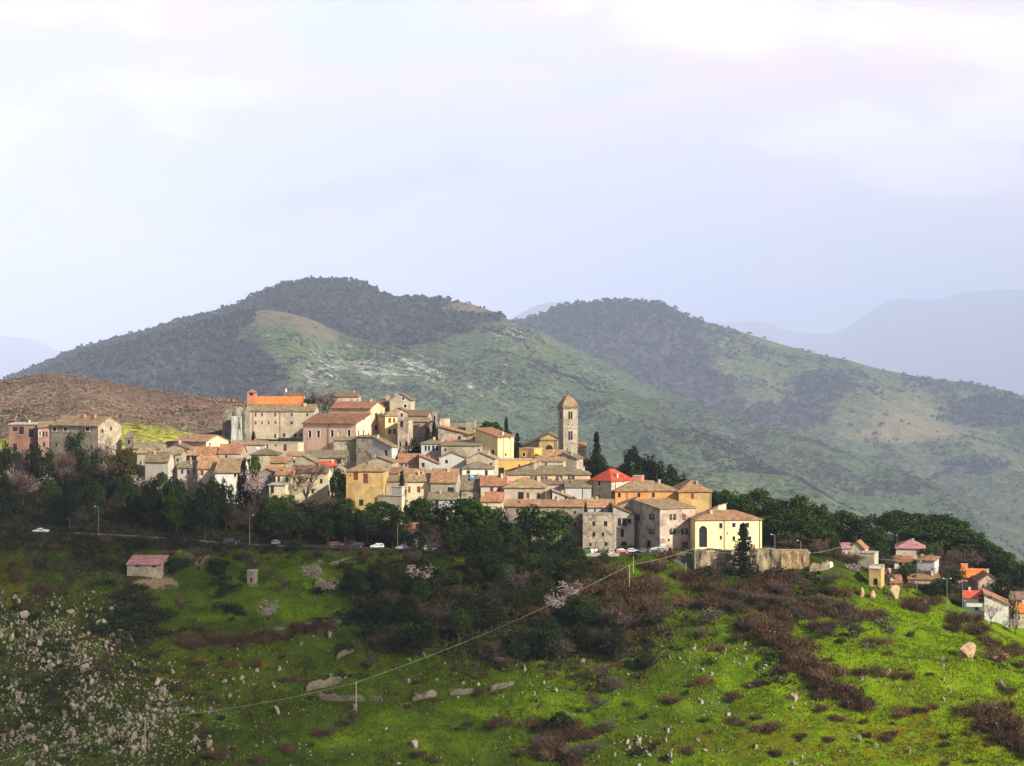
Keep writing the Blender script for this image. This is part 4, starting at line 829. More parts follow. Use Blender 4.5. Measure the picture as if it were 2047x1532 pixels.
def m_far(name, stops):
    m, nt, b = _nt(name); q = NB(nt); g = q.new('ShaderNodeNewGeometry'); n = q.noise(q.pos(), 0.012, 4, 0.6)
    v = q.math('ADD', q.math('MULTIPLY', g.outputs['Random Per Island'], 0.55), q.math('MULTIPLY', q.math('SUBTRACT', n, 0.18), 0.7))
    q.put(b.inputs['Base Color'], q.ramp(v, stops)); b.inputs['Roughness'].default_value = 1.0; b.inputs['Specular IOR Level'].default_value = 0.0; return m
def build_mountains():
    zero = lambda u, v, X, Y: u * 0
    wl_dark = m_far('far_wood_leaves', [(0.0, (0.026, 0.040, 0.032)), (0.55, (0.040, 0.054, 0.046)), (0.8, (0.068, 0.062, 0.060)), (1.0, (0.092, 0.074, 0.072))])
    wl_scrub = m_far('far_scrub_leaves', [(0.0, (0.035, 0.045, 0.025)), (0.7, (0.065, 0.075, 0.045)), (1.0, (0.10, 0.085, 0.06))])
    wl_pink = m_far('bare_scrub_twigs', [(0.0, (0.05, 0.065, 0.035)), (0.28, (0.085, 0.085, 0.055)), (0.42, (0.21, 0.122, 0.10)), (1.0, (0.28, 0.175, 0.15))])
    far = m_mountain('far_mountain', (0.10, 0.12, 0.08), (0.06, 0.07, 0.06), (0.15, 0.13, 0.10), (0.3, 0.3, 0.28), 0.2)
    fm = dict(wood=zero, bare=zero, rock=zero)
    mountain('far_mountain', [(-900, 690), (-400, 640), (0, 672), (60, 679), (130, 707), (260, 765), (500, 860)], 10000, 6500, 900, fm, far, 'pale blue mountain at the far left', 160, 30, 0.9, 60, 900, 41, -1200, 560, rough=0.7)
    mountain('far_mountain', [(900, 760), (1000, 655), (1040, 628), (1075, 611), (1105, 605), (1140, 610), (1200, 650), (1300, 760)], 8500, 6500, 900, fm, far, 'small pale blue peak behind the saddle', 120, 26, 0.9, 40, 700, 42, 850, 1350, rough=0.7)
    mountain('far_mountain', [(1200, 760), (1350, 670), (1440, 645), (1500, 643), (1530, 645), (1570, 660), (1620, 667), (1660, 667), (1700, 650), (1740, 622), (1775, 602), (1800, 598), (1870, 599), (1920, 586), (2000, 581), (2047, 580), (2300, 560), (2900, 600)], 12500, 7500, 900, fm, far, 'broad pale blue mountain at the far right', 240, 36, 0.85, 70, 1100, 43, 1150, 3200, rough=0.7)
    # second mountain
    mB = m_mountain('second_mountain', (0.110, 0.138, 0.058), (0.042, 0.058, 0.05), (0.24, 0.20, 0.11), (0.36, 0.34, 0.28), 0.6)
    wood_shade_B = lambda u, v, X, Y: np.maximum.reduce([1.0 * sstep(0, 90, (1425 + (v - 640) * 0.62) - u + 130 * (fbm(X / 110, Y / 110, 3, 57) - 0.5)) , 0.9 * blob(u, v, 1640, 775, 75, 42), 0.75 * blob(u, v, 1570, 830, 130, 40), 0.9 * blob(u, v, 1975, 825, 110, 38), 0.7 * blob(u, v, 1950, 935, 110, 22), 0.45 * blob(u, v, 1480, 770, 60, 60)])  # first blob is a cloud shadow painted in with the wood mask
    bB = lambda u, v, X, Y: 0.16 + 0.5 * blob(u, v, 1830, 830, 130, 50) + 0.5 * blob(u, v, 1790, 870, 130, 18) + 0.3 * blob(u, v, 1560, 690, 160, 14)
    rB = lambda u, v, X, Y: 0.12 + 0.4 * blob(u, v, 1440, 740, 40, 30)
    mountain('mountain', [(700, 900), (900, 760), (960, 690), (1010, 652), (1040, 641), (1080, 629), (1120, 613), (1180, 606), (1240, 602), (1300, 606), (1350, 618), (1385, 636), (1430, 648), (1500, 668), (1600, 697), (1740, 733), (1850, 756), (1980, 775), (2047, 792), (2400, 860), (2900, 980)], 2900, 1900, 1130, dict(wood=wood_shade_B, bare=bB, rock=rB), mB, 'second mountain with a dark wooded top and a long grassy right shoulder', 560, 130, 0.92, 24, 260, 51, 600, 2900,
             woods=(8500, 2600, 4.5, 8.0, wl_dark, 'dense dark woodland on the second mountain', 2.0, 4.5))  # some of these trees only darken the cloud shadow patch
    # lower green spur between the two mountains
    m0 = m_mountain('green_spur', (0.094, 0.128, 0.062), (0.042, 0.06, 0.045), (0.24, 0.20, 0.10), (0.40, 0.38, 0.33), 0.8)
    w0 = lambda u, v, X, Y: 0.12 + 0.35 * sstep(0.55, 0.75, fbm(X / 120, Y / 120, 3, 61))
    b0 = lambda u, v, X, Y: 0.10 + 0.3 * blob(u, v, 2030, 1060, 80, 60)
    mountain('hill_spur', [(600, 900), (900, 720), (1000, 660), (1060, 652), (1120, 682), (1200, 720), (1300, 771), (1400, 808), (1500, 842), (1620, 880), (1750, 920), (1900, 975), (2047, 1035), (2300, 1130), (2900, 1300)], (
             [600, 1200, 1700, 2900], [2300, 2100, 1750, 1500]), 1150, 1260, dict(wood=w0, bare=b0, rock=lambda u, v, X, Y: u * 0 + 0.22), m0, 'green shrub dotted spur descending to the right', 520, 110, 0.9, 12, 170, 61, 500, 2900,
             woods=(0, 6500, 3, 6, wl_scrub, 'shrubs dotted over the green spur', 1.0, 3.0))
    # main mountain
    mA = m_mountain('main_mountain', (0.096, 0.132, 0.064), (0.044, 0.055, 0.042), (0.22, 0.165, 0.11), (0.42, 0.40, 0.35), 1.0)
    bu, bv = [300, 480, 560, 650, 700, 800, 870, 930, 985, 1040, 1100], [900, 640, 640, 655, 676, 690, 682, 664, 640, 600, 560]
    wA = lambda u, v, X, Y: np.maximum.reduce([1.0 * sstep(-20, 22, np.interp(u, bu, bv) - v + 34 * (fbm(X / 70, Y / 70, 3, 77) - 0.5)) * (1 - np.minimum(1, 1.6 * blob(u, v, 945, 614, 72, 16))), 0.55 * blob(u, v, 760, 705, 160, 26), 0.1 + 0.25 * sstep(0.56, 0.72, fbm(X / 90, Y / 90, 3, 71))])
    bA = lambda u, v, X, Y: 0.08 + 0.95 * blob(u, v, 950, 612, 65, 13) + 0.25 * blob(u, v, 760, 690, 120, 20)
    rA = lambda u, v, X, Y: 0.25 + 0.40 * blob(u, v, 1030, 665, 45, 25) + 0.22 * blob(u, v, 1180, 735, 80, 40) + 0.15 * blob(u, v, 900, 760, 160, 80)
    mountain('mountain', [(-700, 1010), (-300, 862), (-100, 802), (0, 766), (70, 738), (150, 704), (220, 684), (300, 660), (360, 642), (430, 626), (480, 607), (530, 584), (575, 571), (620, 564), (660, 562), (710, 566), (745, 579), (790, 599), (860, 601), (920, 605), (960, 614), (1000, 629), (1050, 656), (1100, 689), (1150, 714), (1200, 749), (1300, 803), (1400, 858), (1500, 915), (1600, 965), (1680, 1012), (1800, 1085), (2000, 1200), (2900, 1500)],
             ([-700, 650, 1050, 1700, 2900], [1750, 1900, 1750, 1180, 1100]), 880, 1230, dict(wood=wA, bare=bA, rock=rA), mA, 'main mountain with a dark wooded crown and a pale shrub dotted right flank', 620, 150, 0.88, 15, 170, 71,
             woods=(8500, 9000, 3.0, 5.6, wl_dark, 'dense dark woodland over the crown of the main mountain', 0.9, 2.4))
    # front spur of the main mountain
    w2 = lambda u, v, X, Y: np.maximum(1.0 * sstep(-45, 45, (492 + np.maximum(0, v - 640) * 0.55) - u + 120 * (fbm(X / 60, Y / 60, 3, 87) - 0.5)), 0.1 + 0.3 * sstep(0.58, 0.72, fbm(X / 80, Y / 80, 3, 81)))
    b2 = lambda u, v, X, Y: 0.06 + 0.5 * sstep(-22, 4, np.interp(u, [480, 560, 700, 760], [640, 652, 688, 690]) - v) * sstep(470, 500, u) * (1 - sstep(660, 740, u))
    r2 = lambda u, v, X, Y: 0.22 + 0.38 * blob(u, v, 700, 725, 110, 35) + 0.42 * blob(u, v, 840, 745, 110, 45) + 0.34 * blob(u, v, 620, 770, 70, 40)
    mountain('mountain_spur', [(-700, 1100), (-300, 880), (-100, 815), (0, 776), (70, 752), (150, 719), (230, 697), (300, 676), (380, 655), (440, 640), (480, 627), (530, 622), (570, 627), (620, 640), (700, 672), (800, 697), (870, 716), (950, 752), (1020, 790), (1100, 836), (1250, 915), (1500, 1060), (2900, 1400)],
             1450, 860, 1230, dict(wood=w2, bare=b2, rock=r2), mA, 'rocky front spur of the main mountain', 560, 130, 0.9, 12, 130, 81,
             woods=(6500, 7000, 2.6, 4.6, wl_dark, 'dark woodland on the left flank of the main mountain', 0.8, 2.0))
    # pinkish scrub hill behind the left houses, and the bright field below it
    mH = m_mountain('scrub_hill', (0.17, 0.13, 0.09), (0.07, 0.085, 0.045), (0.22, 0.135, 0.112), (0.3, 0.25, 0.2), 1.6)
    wH = lambda u, v, X, Y: np.maximum(0.6 * sstep(0.55, 0.68, fbm(X / 30, Y / 30, 3, 91)), 0.75 * blob(u, v, 10, 840, 90, 45))
    mountain('scrub_hill', [(-700, 830), (-200, 775), (0, 761), (60, 753), (110, 749), (160, 752), (230, 765), (320, 783), (400, 796), (470, 803), (540, 822), (640, 860), (900, 960)], 1050, 700, 1000, dict(wood=wH, bare=lambda u, v, X, Y: u * 0 + 0.30, rock=zero), mH, 'pinkish brown scrub hill behind the left houses', 300, 90, 0.8, 7, 90, 91, -700, 900,
             woods=(2200, 12000, 0.9, 1.7, wl_pink, 'pinkish bare scrub covering the low left hill', 0.4, 1.1))
    mF = m_mountain('bright_field', (0.33, 0.33, 0.065), (0.06, 0.08, 0.03), (0.36, 0.28, 0.10), (0.35, 0.3, 0.2), 1.6)
    mountain('field', [(-300, 905), (100, 868), (200, 850), (250, 846), (320, 854), (380, 866), (430, 877), (480, 886), (560, 905), (700, 960)], 790, 690, 960, dict(wood=lambda u, v, X, Y: 0.6 * sstep(-2, 10, u - (385 + (v - 850) * 1.0)), bare=lambda u, v, X, Y: u * 0 + 0.22, rock=zero), mF, 'bright yellow green field behind the left houses', 120, 24, 0.9, 1.5, 40, 95, -300, 800)
# ------------------------------------------------------------------ trees, bushes, rocks
def m_grass():
    m, nt, b = _nt('grass_blades'); q = NB(nt); g = q.new('ShaderNodeNewGeometry'); n = q.noise(q.pos(), 0.11, 5, 0.65)
    v = q.math('ADD', q.math('MULTIPLY', g.outputs['Random Per Island'], 0.6), q.math('MULTIPLY', q.math('SUBTRACT', n, 0.3), 1.0))
    q.put(b.inputs['Base Color'], q.ramp(v, [(0.0, (0.020, 0.040, 0.002)), (0.35, (0.045, 0.085, 0.002)), (0.62, (0.085, 0.13, 0.002)), (0.8, (0.13, 0.12, 0.006)), (1.0, (0.17, 0.12, 0.03))])); b.inputs['Specular IOR Level'].default_value = 0.0; return m
LEAF = dict(
    pine=m_leaf('pine_needles', (0.016, 0.034, 0.003), (0.028, 0.056, 0.004), 0.6),
    oak=m_leaf('evergreen_leaves', (0.009, 0.016, 0.003), (0.019, 0.030, 0.004), 0.6),
    green=m_leaf('fresh_leaves', (0.022, 0.042, 0.003), (0.030, 0.054, 0.003), 0.5),
    cypress=m_leaf('cypress_leaves', (0.008, 0.014, 0.006), (0.012, 0.020, 0.007), 0.45),
    fir=m_leaf('fir_needles', (0.011, 0.017, 0.008), (0.015, 0.022, 0.009), 0.45),
    golden=m_leaf('golden_leaves', (0.055, 0.045, 0.004), (0.06, 0.04, 0.005), 0.5),
    twig=m_leaf('bare_twigs', (0.055, 0.041, 0.032), (0.085, 0.062, 0.052), 0.45),
    twig_red=m_leaf('reddish_twigs', (0.085, 0.054, 0.040), (0.11, 0.07, 0.052), 0.4),
    blossom=m_leaf('almond_blossom', (0.30, 0.22, 0.22), (0.36, 0.29, 0.27), 0.4),
    bramble=m_leaf('bramble_stems', (0.060, 0.036, 0.018), (0.115, 0.066, 0.032), 0.6),
    olive=m_leaf('olive_shrub', (0.085, 0.092, 0.045), (0.115, 0.12, 0.06), 0.35),
    grass=m_grass())
BARK = m_bark()
def quads(cent, size, rng, up=0.0):
    """randomly turned leaf quads"""
    n = len(cent); a = rng.normal(size=(n, 3)); a /= np.linalg.norm(a, axis=1)[:, None] + 1e-9
    b = np.cross(a, rng.normal(size=(n, 3))); b /= np.linalg.norm(b, axis=1)[:, None] + 1e-9
    s = (size * rng.uniform(0.6, 1.3, n))[:, None]; a = a * s; b = b * s * 0.75
    V = np.stack([cent - a, cent - b, cent + a, cent + b], 1).reshape(-1, 3); return V, np.arange(n * 4).reshape(n, 4)
def clumps(cs, rs, per, size, rng, squash=0.75):
    n = len(cs); d = rng.normal(size=(n, per, 3)); d /= np.linalg.norm(d, axis=2)[..., None]
    r = rs[:, None] * rng.uniform(0.45, 1.0, (n, per)) ** 0.6; d[..., 2] *= squash
    return quads((cs[:, None, :] + d * r[..., None]).reshape(-1, 3), np.full(n * per, size), rng)
def slivers(p0, p1, w, rng):
    """thin twigs from p0 to p1"""
    t = p1 - p0; s = np.cross(t, rng.normal(size=t.shape)); s /= np.linalg.norm(s, axis=1)[:, None] + 1e-9; s = s * w
    V = np.stack([p0 - s, p0 + s, p1], 1).reshape(-1, 3); return V, np.arange(len(p0) * 3).reshape(-1, 3)

# every kind is modelled once or a few times 10 m tall (bushes 1 m), then copied
TREES = {}
def limb_tree(rng, h, split, spread, n=6, r=0.22):
    mb = MB(); lean = rng.uniform(-0.3, 0.3, 2); top = Vector((lean[0], lean[1], split * h))
    mb.tube([(0, 0, -0.6), (lean[0] * 0.4, lean[1] * 0.4, split * h * 0.5), top], [r * 1.3, r, r * 0.75], 7); tips = []
    for i in range(n):
        w = 2 * math.pi * (i + rng.uniform(-0.3, 0.3)) / n; rr = spread * rng.uniform(0.55, 1.0); z = h * rng.uniform(split + 0.18, 0.92)
        e = Vector((math.cos(w) * rr, math.sin(w) * rr, z)); mid = top.lerp(e, 0.5) + Vector((0, 0, rng.uniform(0.2, 0.6))); mb.tube([top, mid, e], [r * 0.55, r * 0.32, r * 0.10], 5); tips.append((mid, e))
    return mb, tips
def proto(kind, i):
    rng = np.random.default_rng(100 + i * 13 + sum(map(ord, kind))); h = 10.0
    if kind == 'umbrella':
        mb, tips = limb_tree(rng, h, 0.5, 3.0, 7); n = 74; w = rng.uniform(0, 2 * np.pi, n); r = 3.9 * np.sqrt(rng.uniform(0, 1, n))
        zt = 9.3 - 0.135 * r ** 2 * 1.0 - rng.uniform(0, 1, n) ** 1.6 * 4.2; cs = np.stack([r * np.cos(w), r * np.sin(w), zt], -1); V, Fc = clumps(cs, rng.uniform(0.75, 1.35, n), 62, 0.24, rng, 0.62)
        return mb, V, Fc, 'pine'
    if kind in ('round', 'golden', 'green'):
        mb, tips = limb_tree(rng, h, 0.28, 2.8, 7); n = 52; d = rng.normal(size=(n, 3)); d /= np.linalg.norm(d, axis=1)[:, None]
        cs = d * np.array([3.5, 3.5, 3.7]) * rng.uniform(0.45, 0.95, n)[:, None] ** 0.7 + np.array([0, 0, 5.7]); cs[:, 2] = np.maximum(cs[:, 2], 1.6)
        V, Fc = clumps(cs, rng.uniform(0.8, 1.5, n), 58, 0.25, rng, 0.8); return mb, V, Fc, {'round': 'oak', 'golden': 'golden', 'green': 'green'}[kind]
    if kind == 'cypress':
        mb = MB().tube([(0, 0, -0.5), (0, 0, 5), (0, 0, 9.6)], [0.18, 0.12, 0.03], 6); n = 60; z = rng.uniform(0.5, 9.5, n); t = z / 10
        rr = 1.55 * np.minimum(1, t / 0.18) ** 0.6 * np.clip(1 - t, 0, 1) ** 0.55; w = rng.uniform(0, 2 * np.pi, n); cs = np.stack([rr * 0.6 * np.cos(w), rr * 0.6 * np.sin(w), z], -1)
        V, Fc = clumps(cs, 0.25 + rr * 0.5, 46, 0.19, rng, 1.5); return mb, V, Fc, 'cypress'
    if kind == 'fir':
        mb = MB().tube([(0, 0, -0.5), (0.05, 0, 5), (0, 0, 9.9)], [0.2, 0.12, 0.03], 6); cs, rs = [], []
        for k in range(120):
            z = 0.9 + 8.7 * (k / 120) ** 0.9; R = 3.0 * (1 - z / 10.4) * rng.uniform(0.45, 1.15); w = k * 2.4 + rng.uniform(-.5, .5)
            if (int(z * 1.1) % 3 == 1 and rng.uniform() < 0.45): continue
            for j in range(1):
                mb.tube([(0, 0, z), (math.cos(w) * R, math.sin(w) * R, z - 0.1 + 0.12 * R)], [0.06, 0.02], 4)
                for q_ in (0.25, 0.5, 0.75, 1.0): cs.append((math.cos(w) * R * q_, math.sin(w) * R * q_, z - 0.1 + 0.12 * R * q_)); rs.append(0.42)
        cs.append((0, 0, 9.6)); rs.append(0.3)
        V, Fc = clumps(np.array(cs), np.array(rs), 9, 0.2, rng, 0.5); return mb, V, Fc, 'fir'
    if kind in ('bare', 'bare_red', 'blossom'):
        mb, tips = limb_tree(rng, h, 0.24, 3.3, 9, 0.17); A, B = [], []
        for mid, e in tips:
            for k in range(16):
                s = mid.lerp(e, rng.uniform(0, 1)); d = Vector(rng.normal(size=3)); d.normalize(); d.z = abs(d.z) * 0.8 + 0.15; L = rng.uniform(1.2, 2.4); q_ = s + d * L; A.append(s[:]); B.append(q_[:])
                for k2 in range(7):
                    s2 = s.lerp(q_, rng.uniform(0.3, 1)); d2 = (d + Vector(rng.normal(size=3)) * 0.6).normalized(); A.append(s2[:]); B.append((s2 + d2 * rng.uniform(0.6, 1.3))[:])
        A, B = np.array(A), np.array(B); V, Fc = slivers(A, B, 0.055, rng)
        if kind == 'blossom':
            k = rng.integers(0, len(B), 900); V, Fc = quads(A[k] + (B[k] - A[k]) * rng.uniform(0.2, 1, (900, 1)), np.full(900, 0.20), rng); return mb, V, Fc, 'blossom'
        return mb, V, Fc, 'twig' if kind == 'bare' else 'twig_red'
    if kind in ('bramble', 'shrub', 'olive'):       # 1 m tall, 1.6 m wide
        n = 9; w = rng.uniform(0, 2 * np.pi, n); r = 0.62 * np.sqrt(rng.uniform(0, 1, n)); cs = np.stack([r * np.cos(w), r * np.sin(w), 0.18 + 0.5 * rng.uniform(0, 1, n) * (1 - r)], -1)
        V, Fc = clumps(cs, rng.uniform(0.22, 0.38, n), 11 if kind == 'bramble' else 34, 0.05 if kind == 'bramble' else 0.075, rng, 0.9)
        if kind == 'bramble':
            A = cs[rng.integers(0, n, 620)] * np.array([0.9, 0.9, 0.35]) + rng.normal(size=(620, 3)) * np.array([0.12, 0.12, 0.06]); A[:, 2] = np.maximum(A[:, 2], 0); B = A + rng.normal(size=(620, 3)) * np.array([0.16, 0.16, 0.14]) + np.array([0, 0, 0.30]); V2, F2 = slivers(A, B, 0.011, rng)
            V2 = np.concatenate([V2.reshape(-1, 3, 3), V2.reshape(-1, 3, 3)[:, 2:3]], 1); V2[:, 3] += 0.006; F2 = np.arange(len(V2) * 4).reshape(-1, 4) + len(V); V = np.concatenate([V, V2.reshape(-1, 3)]); Fc = np.concatenate([Fc, F2])
        return None, V, Fc, {'bramble': 'bramble', 'shrub': 'oak', 'olive': 'olive'}[kind]
NAMES = dict(umbrella=('umbrella_pine', 'pine tree'), round=('evergreen_tree', 'tree'), golden=('golden_tree', 'tree'), green=('leafy_tree', 'tree'), cypress=('cypress', 'cypress'), fir=('fir_tree', 'fir'), bare=('bare_tree', 'tree'), bare_red=('bare_tree', 'tree'), blossom=('almond_tree', 'tree'), bramble=('bramble_bush', 'bush'), shrub=('dark_shrub', 'shrub'), olive=('olive_shrub', 'shrub'))
NVAR = dict(umbrella=3, round=3, cypress=2, fir=1, golden=1, green=2, bare=3, bare_red=2, blossom=2, bramble=4, shrub=3, olive=2)
VIEW = []       # things to be named by what stands near them: (object, phrase, x, y, explicit label)
def tree_meshes(kind, i):
    k = (kind, i)
    if k not in TREES:
        mb, V, Fc, lf = proto(kind, i); me = np_mesh('crown', V, Fc); me.materials.append(LEAF[lf]); tm = None
        if mb is not None:
            tm = bpy.data.meshes.new('trunk'); tm.from_pydata(mb.v, [], mb.f); tm.update(); tm.polygons.foreach_set('use_smooth', np.ones(len(tm.polygons), bool)); tm.materials.append(BARK)
        TREES[k] = (me, tm)
    return TREES[k]
def plant(kind, x, yt, yb, w, Y=None, label=None, group=None, sink=0.0):
    """a tree or bush seen with its foot at (x, yb), its top at yt and w pixels wide"""
    g = ground_at(x, yb) if Y is None else Vector(((x - CX) / F * Y, Y, -(yb - CY) / F * Y))
    if Y is not None:
        tz = float(terrain_z(g.x, g.y)); top = -(yt - CY) / F * Y
        if tz < top - 1.0: g.z = min(g.z, tz) if tz < g.z else g.z
        if tz < g.z: g.z = tz
    top = -(yt - CY) / F * g.y; h = max(0.3, top - g.z); wm = w / F * g.y; i = RND.randrange(NVAR[kind]); cm, tm = tree_meshes(kind, i); nm, cat = NAMES[kind]; rz = RND.uniform(0, 6.28)
    if tm is None:
        o = bpy.data.objects.new(nm, cm); COL.objects.link(o); o.location = g - Vector((0, 0, 0.05)); o.rotation_euler = (0, 0, rz); o.scale = (wm / 1.7, wm / 1.7, h)
    else:
        wid = {'cypress': 2.6, 'fir': 6.4, 'umbrella': 9.4, 'bare': 7.6, 'bare_red': 7.6, 'blossom': 7.4}.get(kind, 8.6)
        o = empty(nm, g, rz); o.scale = (wm / wid, wm / wid, h / 10.2)
        c = bpy.data.objects.new('crown', cm); COL.objects.link(c); c.parent = o; t = bpy.data.objects.new('trunk', tm); COL.objects.link(t); t.parent = o
    tag(o, None, cat, group); VIEW.append((o, kind, x, (yt + yb) / 2, label, group)); return o
def place_plants():
    R = RND
    # ---- notable trees, one by one
    T = plant
    T('round', 152, 848, 925, 46, 500, 'dark evergreen tree standing tight against the left stone farmhouse')
    T('golden', 243, 890, 958, 74, 492, 'round golden green tree left of the pale stone house')
    T('bare', 118, 880, 960, 60, 498, 'purplish bare tree in front of the pink house at the left')
    T('bare', 35, 880, 955, 60, 500, 'bare greyish tree in front of the terracotta ruin')
    T('bare', 205, 868, 915, 44, 505, 'bare tree against the rough gable of the left farmhouse')
    T('blossom', 75, 945, 1010, 64, 478, 'pale pink almond tree in the dark wood at the far left')
    T('blossom', 25, 935, 975, 34, 482, 'small whitish almond tree at the very left edge')
    T('blossom', 285, 945, 985, 44, 486, 'whitish almond tree below the grey fronted stone house')
    T('blossom', 508, 938, 1002, 50, 478, 'pale almond tree right of the tall cypress')
    T('cypress', 488, 914, 1010, 20, 480, 'tall dark cypress in front of the roofs left of the almond tree')
    T('cypress', 477, 945, 1010, 12, 482, 'slim short cypress just left of the tall dark cypress')
    T('green', 510, 905, 945, 30, 500, 'round olive green tree behind the tall dark cypress')
    T('cypress', 507, 862, 884, 10, 575, 'small dark cypress at the foot of the convent wall')
    T('cypress', 868, 838, 882, 12, 558, 'slim cypress in front of the chapel')
    T('cypress', 855, 852, 884, 16, 556, 'broader dark cypress left of the chapel cypress')
    T('shrub', 830, 856, 896, 34, 554, 'bright ivy covered bank beside the stone tower house')
    T('bare_red', 612, 925, 1000, 78, 484, 'reddish bare tree spreading in front of the cream house')
    T('round', 674, 927, 1010, 40, 480, 'tall dark tree left of the ochre house')
    T('fir', 803, 936, 1015, 34, 478, 'narrow dark fir right of the ochre house')
    T('bare_red', 650, 782, 820, 60, 604, 'dark bare tree on the crest behind the pink church')
    T('round', 620, 792, 815, 40, 602, 'low dark tree on the crest right of the orange roof')
    T('umbrella', 980, 838, 880, 56, 572, 'dark umbrella pine on the crest left of the bell tower')
    T('fir', 1012, 830, 888, 26, 576, 'dark spiky fir beside the crest umbrella pine')
    T('round', 1006, 850, 905, 40, 568, 'dark rounded tree behind the yellow striped house')
    T('fir', 1034, 862, 905, 34, 566, 'sparse dark fir between the yellow house and the church')
    T('cypress', 1193, 860, 918, 20, 556, 'broad leaning cypress right of the bell tower')
    T('round', 1195, 898, 950, 46, 548, 'dark spruce like tree under the leaning cypress')
    T('bare', 1172, 885, 935, 36, 552, 'bare grey tree between the bell tower and the cypress')
    T('bare', 700, 905, 942, 34, 520, 'bare grey tree below the stone bastion')
    T('fir', 1486, 1040, 1150, 72, 433, 'dark conifer standing in front of the yellow villa')
    T('umbrella', 1585, 1012, 1108, 146, 466, 'broad umbrella pine right of the yellow villa')
    T('bare_red', 1640, 1066, 1130, 44, 455, 'dark reddish tree at the end of the rocky retaining wall')
    T('bare', 1570, 1060, 1104, 40, 458, 'bare purplish tree under the broad umbrella pine')
    T('round', 1265, 888, 975, 56, 545, 'tall rounded pine standing highest behind the scarlet roof')
    T('bare_red', 1700, 1095, 1140, 60, 462, 'purplish bare tree in front of the flat beige block')
    T('blossom', 1706, 1122, 1160, 36, 446, 'blossoming almond tree left of the ochre gatehouse')
    # ---- pines along the road below the town
    for x, yt, yb, w in [(545, 1000, 1085, 52), (578, 1010, 1088, 40), (633, 998, 1082, 58), (672, 1012, 1086, 62), (705, 1008, 1088, 44), (758, 996, 1090, 82), (842, 990, 1092, 72), (895, 1000, 1092, 52), (938, 990, 1098, 84), (990, 1004, 1100, 56), (1058, 1004, 1102, 68), (1108, 1014, 1104, 76)]:
        T('umbrella' if int(x) in (545, 758, 842, 938, 1108) else 'round', x, yt, yb, w * 1.12, R.uniform(449, 457), None, 'pines along the road below the town')
    for x, yt, yb, w in [(20, 975, 1062, 60), (60, 1005, 1064, 70), (112, 985, 1066, 56), (150, 1000, 1066, 60), (190, 960, 1066, 56), (228, 990, 1070, 60), (268, 985, 1072, 62), (312, 975, 1074, 66), (352, 960, 1076, 60), (372, 992, 1078, 64), (410, 960, 1080, 64), (440, 985, 1082, 56), (465, 1000, 1084, 52), (330, 1010, 1075, 50), (95, 955, 1030, 50), (140, 945, 1020, 46), (176, 930, 1010, 52), (300, 950, 1030, 50), (384, 938, 1020, 60), (430, 960, 1030, 50), (452, 952, 1030, 44), (505, 985, 1086, 40), (520, 1015, 1088, 44), (612, 1030, 1088, 40), (800, 1010, 1092, 46), (870, 1015, 1094, 50), (965, 1015, 1098, 50), (1015, 1040, 1102, 36), (725, 1030, 1090, 50), (780, 1035, 1092, 46), (350, 950, 1010, 50), (250, 945, 1010, 46)]:
        T(R.choice(['round', 'round', 'round', 'green', 'bare']), x, yt, yb, w, R.uniform(448, 470), None, 'dark trees on the slope below the left houses')
    for x, yt, yb, w in [(45, 925, 985, 50), (8, 945, 1010, 44), (215, 930, 985, 44), (322, 940, 985, 40), (360, 955, 990, 40), (425, 950, 995, 40), (572, 985, 1030, 44), (690, 990, 1040, 50), (660, 985, 1030, 40), (715, 1005, 1050, 40), (620, 990, 1030, 40), (545, 985, 1020, 40)]:
        T(R.choice(['round', 'green', 'bare_red', 'bare']), x, yt, yb, w, R.uniform(470, 482), None, 'dark trees on the slope below the left houses')
    # ---- wood on the right behind the villa and over the hamlet
    for x, yt, yb, w in [(1245, 925, 985, 46), (1285, 905, 985, 50), (1312, 906, 990, 46), (1340, 925, 995, 46), (1365, 945, 1000, 44), (1225, 935, 975, 36), (1300, 935, 990, 50), (1330, 950, 1000, 40), (1395, 962, 1010, 40), (1275, 930, 985, 44)]:
        T('round', x, yt, yb, w, R.uniform(530, 550), None, 'dark pines behind the scarlet roofed house')
    for x, yt, yb, w, Y in [(1440, 975, 1040, 60, 530), (1480, 978, 1045, 66, 525), (1520, 972, 1050, 64, 530), (1555, 992, 1060, 60, 525), (1600, 985, 1070, 60, 520), (1632, 998, 1080, 62, 515), (1655, 1020, 1090, 50, 505), (1688, 1015, 1100, 62, 505), (1728, 1018, 1100, 62, 500), (1758, 1045, 1110, 40, 498), (1790, 1014, 1085, 80, 545), (1840, 1020, 1090, 90, 548), (1890, 1024, 1095, 90, 545), (1870, 1046, 1105, 140, 535), (1925, 1050, 1110, 80, 535), (1960, 1072, 1125, 60, 530), (1990, 1088, 1135, 56, 525), (2015, 1100, 1145, 44, 522), (1520, 1040, 1100, 60, 480), (1545, 1030, 1100, 56, 478), (1660, 1060, 1110, 44, 485), (1425, 985, 1030, 44, 535), (1460, 985, 1035, 50, 540), (1830, 1050, 1100, 60, 530)]:
        T('umbrella' if w > 78 else R.choice(['round', 'green', 'green', 'umbrella']), x, yt, yb + 14, w * 1.12, Y, None, 'pines of the wood right of the town')
